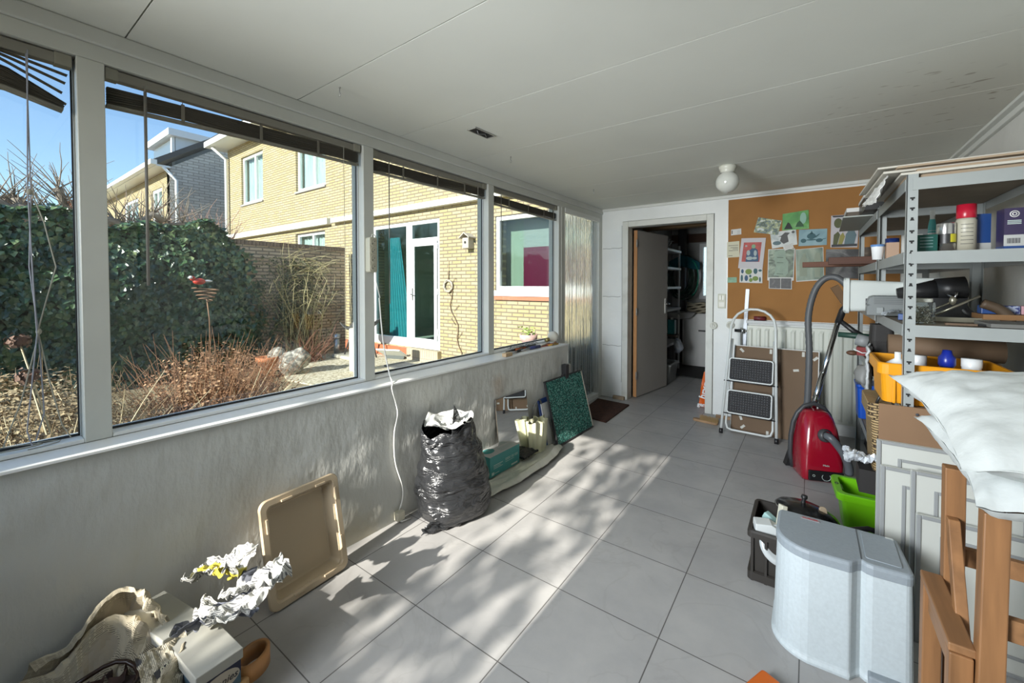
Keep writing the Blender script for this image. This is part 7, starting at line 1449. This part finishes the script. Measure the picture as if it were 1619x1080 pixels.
mb = MB(); loft(mb, [cc(.008, .0), cc(-.004, .004), cc(-.004, .04), cc(.006, .045)], cap0=False, cap1=False); mb.build('base_skirt', M_cr, t)
for x in (-.155, -.10, .1): mb = MB(); mb.box(x, x + .012, -.178, -.168, .0, .215); mb.build('rib', M_cr, t, bevel=.002)
t = thing('pan_lid', 'black domed pan lid with a knob, lying on top of the dark crate', 'lid', (.0, 2.44, .275), rot=(radians(-6), radians(8), 0)); mb = MB(); mb.lathe([(.128, 0), (.13, .006), (.12, .018), (.08, .035), (.03, .045), (0, .047)], 32); mb.build('dome', mat('gloss_black', (.01, .01, .011)), t); mb = MB(); mb.lathe([(.010, .045), (.008, .06), (.014, .07), (.012, .082), (0, .084)], 14, Matrix.Translation((-.02, .0, 0))); mb.build('knob', M_blk, t)
mb = MB(); mb.lathe([(.128, -.002), (.1325, .001), (.1325, .005), (.128, .006)], 32); mb.build('rim', M_steel, t)
t = thing('frying_pan', 'black frying pan whose handle points at the green tub', 'pan', (.03, 2.37, .235)); mb = MB(); mb.lathe([(0, .0), (.10, .0), (.115, .03), (.112, .03), (.098, .004), (0, .004)], 28); mb.build('pan', mat('gloss_black', (.01, .01, .011)), t); mb = MB(); mb.tube([(.11, .03, .025), (.20, .08, .04), (.30, .10, .02)], [.012, .012, .014], n=8); mb.build('handle', M_blk, t)
t = thing('cream_rack', 'cream ribbed plastic holder standing in the front of the dark crate', 'holder', (-.105, 2.27, .20), rot=(radians(-12), radians(14), radians(30)))
mb = MB(); mb.box(-.012, .012, -.018, .018, 0, .15); b1 = mb.build('body', mat('cream_plastic_pale', (.58, .56, .45), .4), t, bevel=.003)
for k in range(5): mb = MB(); mb.box(-.016, .016, -.022, -.018, .02 + .026 * k, .028 + .026 * k); mb.build('rib', mat('cream_plastic_pale', (.58, .56, .45)), b1)
mb = MB(); mb.box(.0, .04, -.015, .02, .07, .105); mb.box(.0, .05, -.015, .02, .02, .05); mb.build('hooks', mat('cream_plastic_pale', (.58, .56, .45)), t, bevel=.004)
t = thing('white_carton', 'angular white container at the left corner of the dark crate', 'container', (-.165, 2.25, .17), radians(15)); mb = MB(); mb.prism([(-.04, 0), (.05, 0), (.075, .075), (.03, .10), (-.035, .095)], -.03, .04, axis='y'); mb.build('container', mat('tub_white', (.62, .65, .64), .4), t, bevel=.004)
t = thing('plate', 'pale plate standing on edge at the front of the dark crate', 'plate', (-.095, 2.235, .185), rot=(radians(62), 0, radians(12))); mb = MB(); mb.lathe([(0, 0), (.05, .0), (.06, .008), (.085, .014), (.086, .018), (.058, .012), (.048, .004), (0, .004)], 36); mb.build('plate', mat('pale_china', (.50, .53, .53), .2), t)
t = thing('cleaning_cloth', 'folded pale turquoise cloth behind the white container in the crate', 'cloth', (-.145, 2.35, .225), rot=(0, radians(24), radians(-25))); mb = MB(); mb.box(-.035, .04, -.018, .018, 0, .035); mb.build('cloth', mat('pale_turquoise', (.34, .52, .50), .7), t, bevel=.006)
for k, (x, y, lab) in enumerate(((.085, 2.42, 'wooden clothes peg shaped tong leaning in the crate, the taller one'), (.065, 2.46, 'shorter wooden paddle next to the taller one in the crate'))):
    t = thing('wooden_paddle', lab, 'paddle', (x, y, .17), rot=(radians(-10), radians(-6), radians(18))); mb = MB(); mb.prism(rrect(-.015, .015, 0, .16 - .04 * k, .013, 5), -.006, .006, axis='y'); mb.build('paddle', mat('pale_wood_paddle', (.40, .31, .21), .7, var=.1), t, bevel=.002); mb = MB(); mb.lathe([(0, 0), (.004, 0), (0, .001)], 10, dirM((0, -.0062, .13 - .04 * k), (0, -1, 0))); mb.build('hole', M_ink, t)
# ---- pedal bin
M_bin = mat('bin_speckled_grey', (.50, .56, .58), .55, var=.05, vscale=90); M_binlid = mat('bin_lid_grey', (.28, .32, .35), .5, var=.04, vscale=90)
t = thing('pedal_bin', 'light grey two-compartment pedal bin with darker grey lid', 'bin', (0, 0, 0))
def binpoly(g):
    p = []
    def arc(cx, cy, r, a0, a1, n=6):
        for k in range(n + 1): a = radians(a0 + (a1 - a0) * k / n); p.append((cx + r * cos(a), cy + r * sin(a)))
    arc(.262 , 2.10, .018 + g, 90, 0, 4); arc(.272, 1.900, .022 + g, 0, -80, 4)
    p += [(.190, 1.872 - g), (.172, 1.876 - g), (.160, 1.887 - g), (.148, 1.876 - g), (.132, 1.853 - g)]
    arc(.118, 1.865, .018 + g, -70, -92, 2); arc(.02, 1.955, .115 + g, -95, -180, 8); arc(-.075, 2.095, .020 + g, 180, 90, 4)
    return p[::-1]
mb = MB(); loft(mb, [[(x, y, z) for x, y in binpoly(g)] for g, z in ((.014, .0), (.016, .012), (.010, .022), (.008, .03), (.0, .378))], smooth=False); bd = mb.build('body', M_bin, t, bevel=.002)
mb = MB(); loft(mb, [[(x, y, z) for x, y in binpoly(g)] for g, z in ((.003, .376), (.004, .402), (.001, .412), (-.006, .415))]); mb.build('lid', M_binlid, t, bevel=.002)
mb = MB(); mb.prism(rrect(.172, .270, 1.905, 2.095, .01), .415, .4185); mb.build('small_lid', M_binlid, t, bevel=.002); mb = MB(); mb.box(.158, .161, 1.89, 2.11, .414, .4165); mb.build('lid_gap', mat('lid_gap_dark', (.10, .11, .12), .6), t)
mb = MB(); mb.prism(rrect(.18, .275, 1.835, 1.885, .008), .012, .045); mb.build('pedal', M_binlid, t, bevel=.006)
mb = MB(); mb.box(-.02, .045, 2.078, 2.096, .415, .4165); lb = mb.build('brand_label', mat('label_grey', (.30, .28, .29), .5), t); text('lettering', 'CURVER', .014, mat('label_red', (.45, .02, .03), .5), lb, (.0125, 2.087, .4168), (0, 0, radians(0)), ext=.0002, bold=.0003)
mb = MB(); mb.box(.245, .270, 2.085, 2.11, .409, .4175); mb.build('hinge_tab', mat('tub_white', (.62, .65, .64)), t, bevel=.003)
mb = MB()
for k in range(4): mb.box(.0 + .011 * k, .008 + .011 * k, 1.8445 - .001 * (k % 2), 1.852, .364 - .003 * (k % 3), .374)
mb.build('torn_film', mat('film_white', (.75, .78, .80), .3), t)
# ---- wooden stool with step
M_oak = mat('orange_oak', (.26, .125, .05), .5, var=.28, vscale=5, stretch=(6, 6, .5)); M_oakh = mat('orange_oak_flat', (.28, .14, .06), .5, var=.25, vscale=5, stretch=(6, .5, 6))
t = thing('wooden_stool', 'orange-brown wooden step stool carrying the white pillows', 'stool', (0, 0, 0))
for (x0, y0, x1, y1) in ((.345, 1.385, .325, 1.33), (.335, 1.66, .345, 1.69), (.66, 1.385, .68, 1.33), (.66, 1.66, .67, 1.69)):
    mb = MB(); h = .021; loft(mb, [[(x1 - h, y1 - h, 0), (x1 + h, y1 - h, 0), (x1 + h, y1 + h, 0), (x1 - h, y1 + h, 0)], [(x0 - h, y0 - h, .875), (x0 + h, y0 - h, .875), (x0 + h, y0 + h, .875), (x0 - h, y0 + h, .875)]]); mb.build('leg', M_oak, t, bevel=.003)
mb = MB(); mb.box(.37, .64, 1.41, 1.64, .86, .884); mb.build('seat', M_oakh, t, bevel=.004)
for (y, z) in ((1.375, .60), (1.67, .60), (1.36, .25)): mb = MB(); mb.box(.36, .66, y - .01, y + .01, z, z + .05); mb.build('rail', M_oakh, t, bevel=.002)
for x in (.665, ): mb = MB(); mb.box(x - .01, x + .01, 1.39, 1.66, .5, .55); mb.build('rail', M_oakh, t, bevel=.002)
for (x, y) in ((.293, 1.645), (.293, 1.375)): mb = MB(); mb.box(x - .02, x + .02, y - .02, y + .02, 0, .535); mb.build('step_leg', M_oak, t, bevel=.003)
mb = MB(); mb.box(.272, .318, 1.36, 1.665, .535, .555); mb.build('step', M_oakh, t, bevel=.003); mb = MB(); mb.box(.283, .303, 1.395, 1.625, .46, .53); mb.build('step_apron', M_oakh, t, bevel=.002)
mb = MB(); loft(mb, [[(.33 - .012, 1.62, .74), (.33 + .012, 1.62, .74), (.33 + .012, 1.655, .74), (.33 - .012, 1.655, .74)], [(.315 - .012, 1.395, .42), (.315 + .012, 1.395, .42), (.315 + .012, 1.43, .42), (.315 - .012, 1.43, .42)]]); mb.build('brace', M_oak, t, bevel=.002)
mb = MB(); mb.box(.36, .65, 1.40, 1.64, .30, .32); mb.build('lower_shelf', mat('oak_panel', (.30, .16, .075), .5), t)
# ---- pillows
def pillow(lab, loc, rotz, lx, ly, th, tilt, seed):
    t = thing('pillow', lab, 'pillow', loc, rot=(tilt[0], tilt[1], rotz)); n = 44
    def f(u, v, s):
        a, b2 = 2 * u - 1, 2 * v - 1; k = (max(0, 1 - abs(a) ** 3.0) * max(0, 1 - abs(b2) ** 3.0)) ** .55
        pin = 1 - .10 * (1 - abs(a) ** 2) * abs(b2) ** 4; pin2 = 1 - .10 * (1 - abs(b2) ** 2) * abs(a) ** 4
        wr = .010 * fbm(a * 2, b2 * 2, seed + s, 1.6, 4) + .010 * fbm(a * 6, b2 * 1.5, seed, 1.2) * (1 - k)
        return (a * lx / 2 * pin2, b2 * ly / 2 * pin, s * th / 2 * k + wr * (1 if k > .02 else .5))
    mb = MB(); mb.grid(n, n, lambda u, v: f(u, v, 1)); mb.grid(n, n, lambda u, v: f(u, v, -1)); mb.build('pillowcase', mat('white_cotton', (.56, .59, .58), .85, bump=.25, bscale=25), t, weld=True)
    return t
pillow('white pillow on the wooden stool, the lower of the two', (.565, 1.57, .938), radians(3), .56, .50, .15, (radians(7), radians(0)), 2)
pillow('white pillow lying on top of the other one, corner pointing left', (.555, 1.56, 1.062), radians(5), .64, .56, .15, (radians(10), radians(-3)), 7)
# ---- phrases shared by repeats
GROUPS = {'postcard': 'cards pinned on the board', 'photograph': 'photographs pinned on the board', 'drawing': 'drawings pinned on the board', 'note': 'notes pinned on the board', 'label_strip': 'labels pinned on the board',
          'bottle': 'bottles in the yellow crate', 'pillow': 'pillows on the stool', 'paper_packet': 'packets on the plank', 'shoe_box': 'shoe boxes by the wall', 'crumpled_newspaper': 'crumpled newspapers on the shoe boxes',
          'screwdriver': 'tools on the ledge', 'paintbrush': 'brushes on the ledge', 'pencil': 'pencils on the ledge', 'carton': 'product cartons', 'document_box': 'boxes on top of the far shelving',
          'wooden_lath': 'laths sticking out of the shelving', 'wood_offcut': 'offcuts on the far shelving', 'black_sack': 'black sacks under the shelving', 'shelving_unit': 'galvanised shelving units',
          'dried_shrub': 'dry shrubs below the window', 'withered_perennial': 'withered perennials in the garden', 'straw_stalks': 'straw stalks in the garden', 'seed_head_stalk': 'seed head stalks in the garden',
          'pollarded_tree': 'pollarded trees behind the hedge', 'terraced_house': 'yellow brick houses', 'garden_shed': 'distant sheds', 'wooden_paddle': 'wooden paddles in the crate', 'flowerpot': 'flowerpots outside'}
_seen = {}
for o in list(COL.objects):
    if o.parent is None and 'category' in o.keys():
        n = o.name.split('.')[0]; _seen.setdefault(n, []).append(o)
for n, os_ in _seen.items():
    if len(os_) > 1 and n in GROUPS:
        for o in os_:
            if 'group' not in o.keys() and not (n == 'bottle' and o.location.z < .8): o['group'] = GROUPS[n]
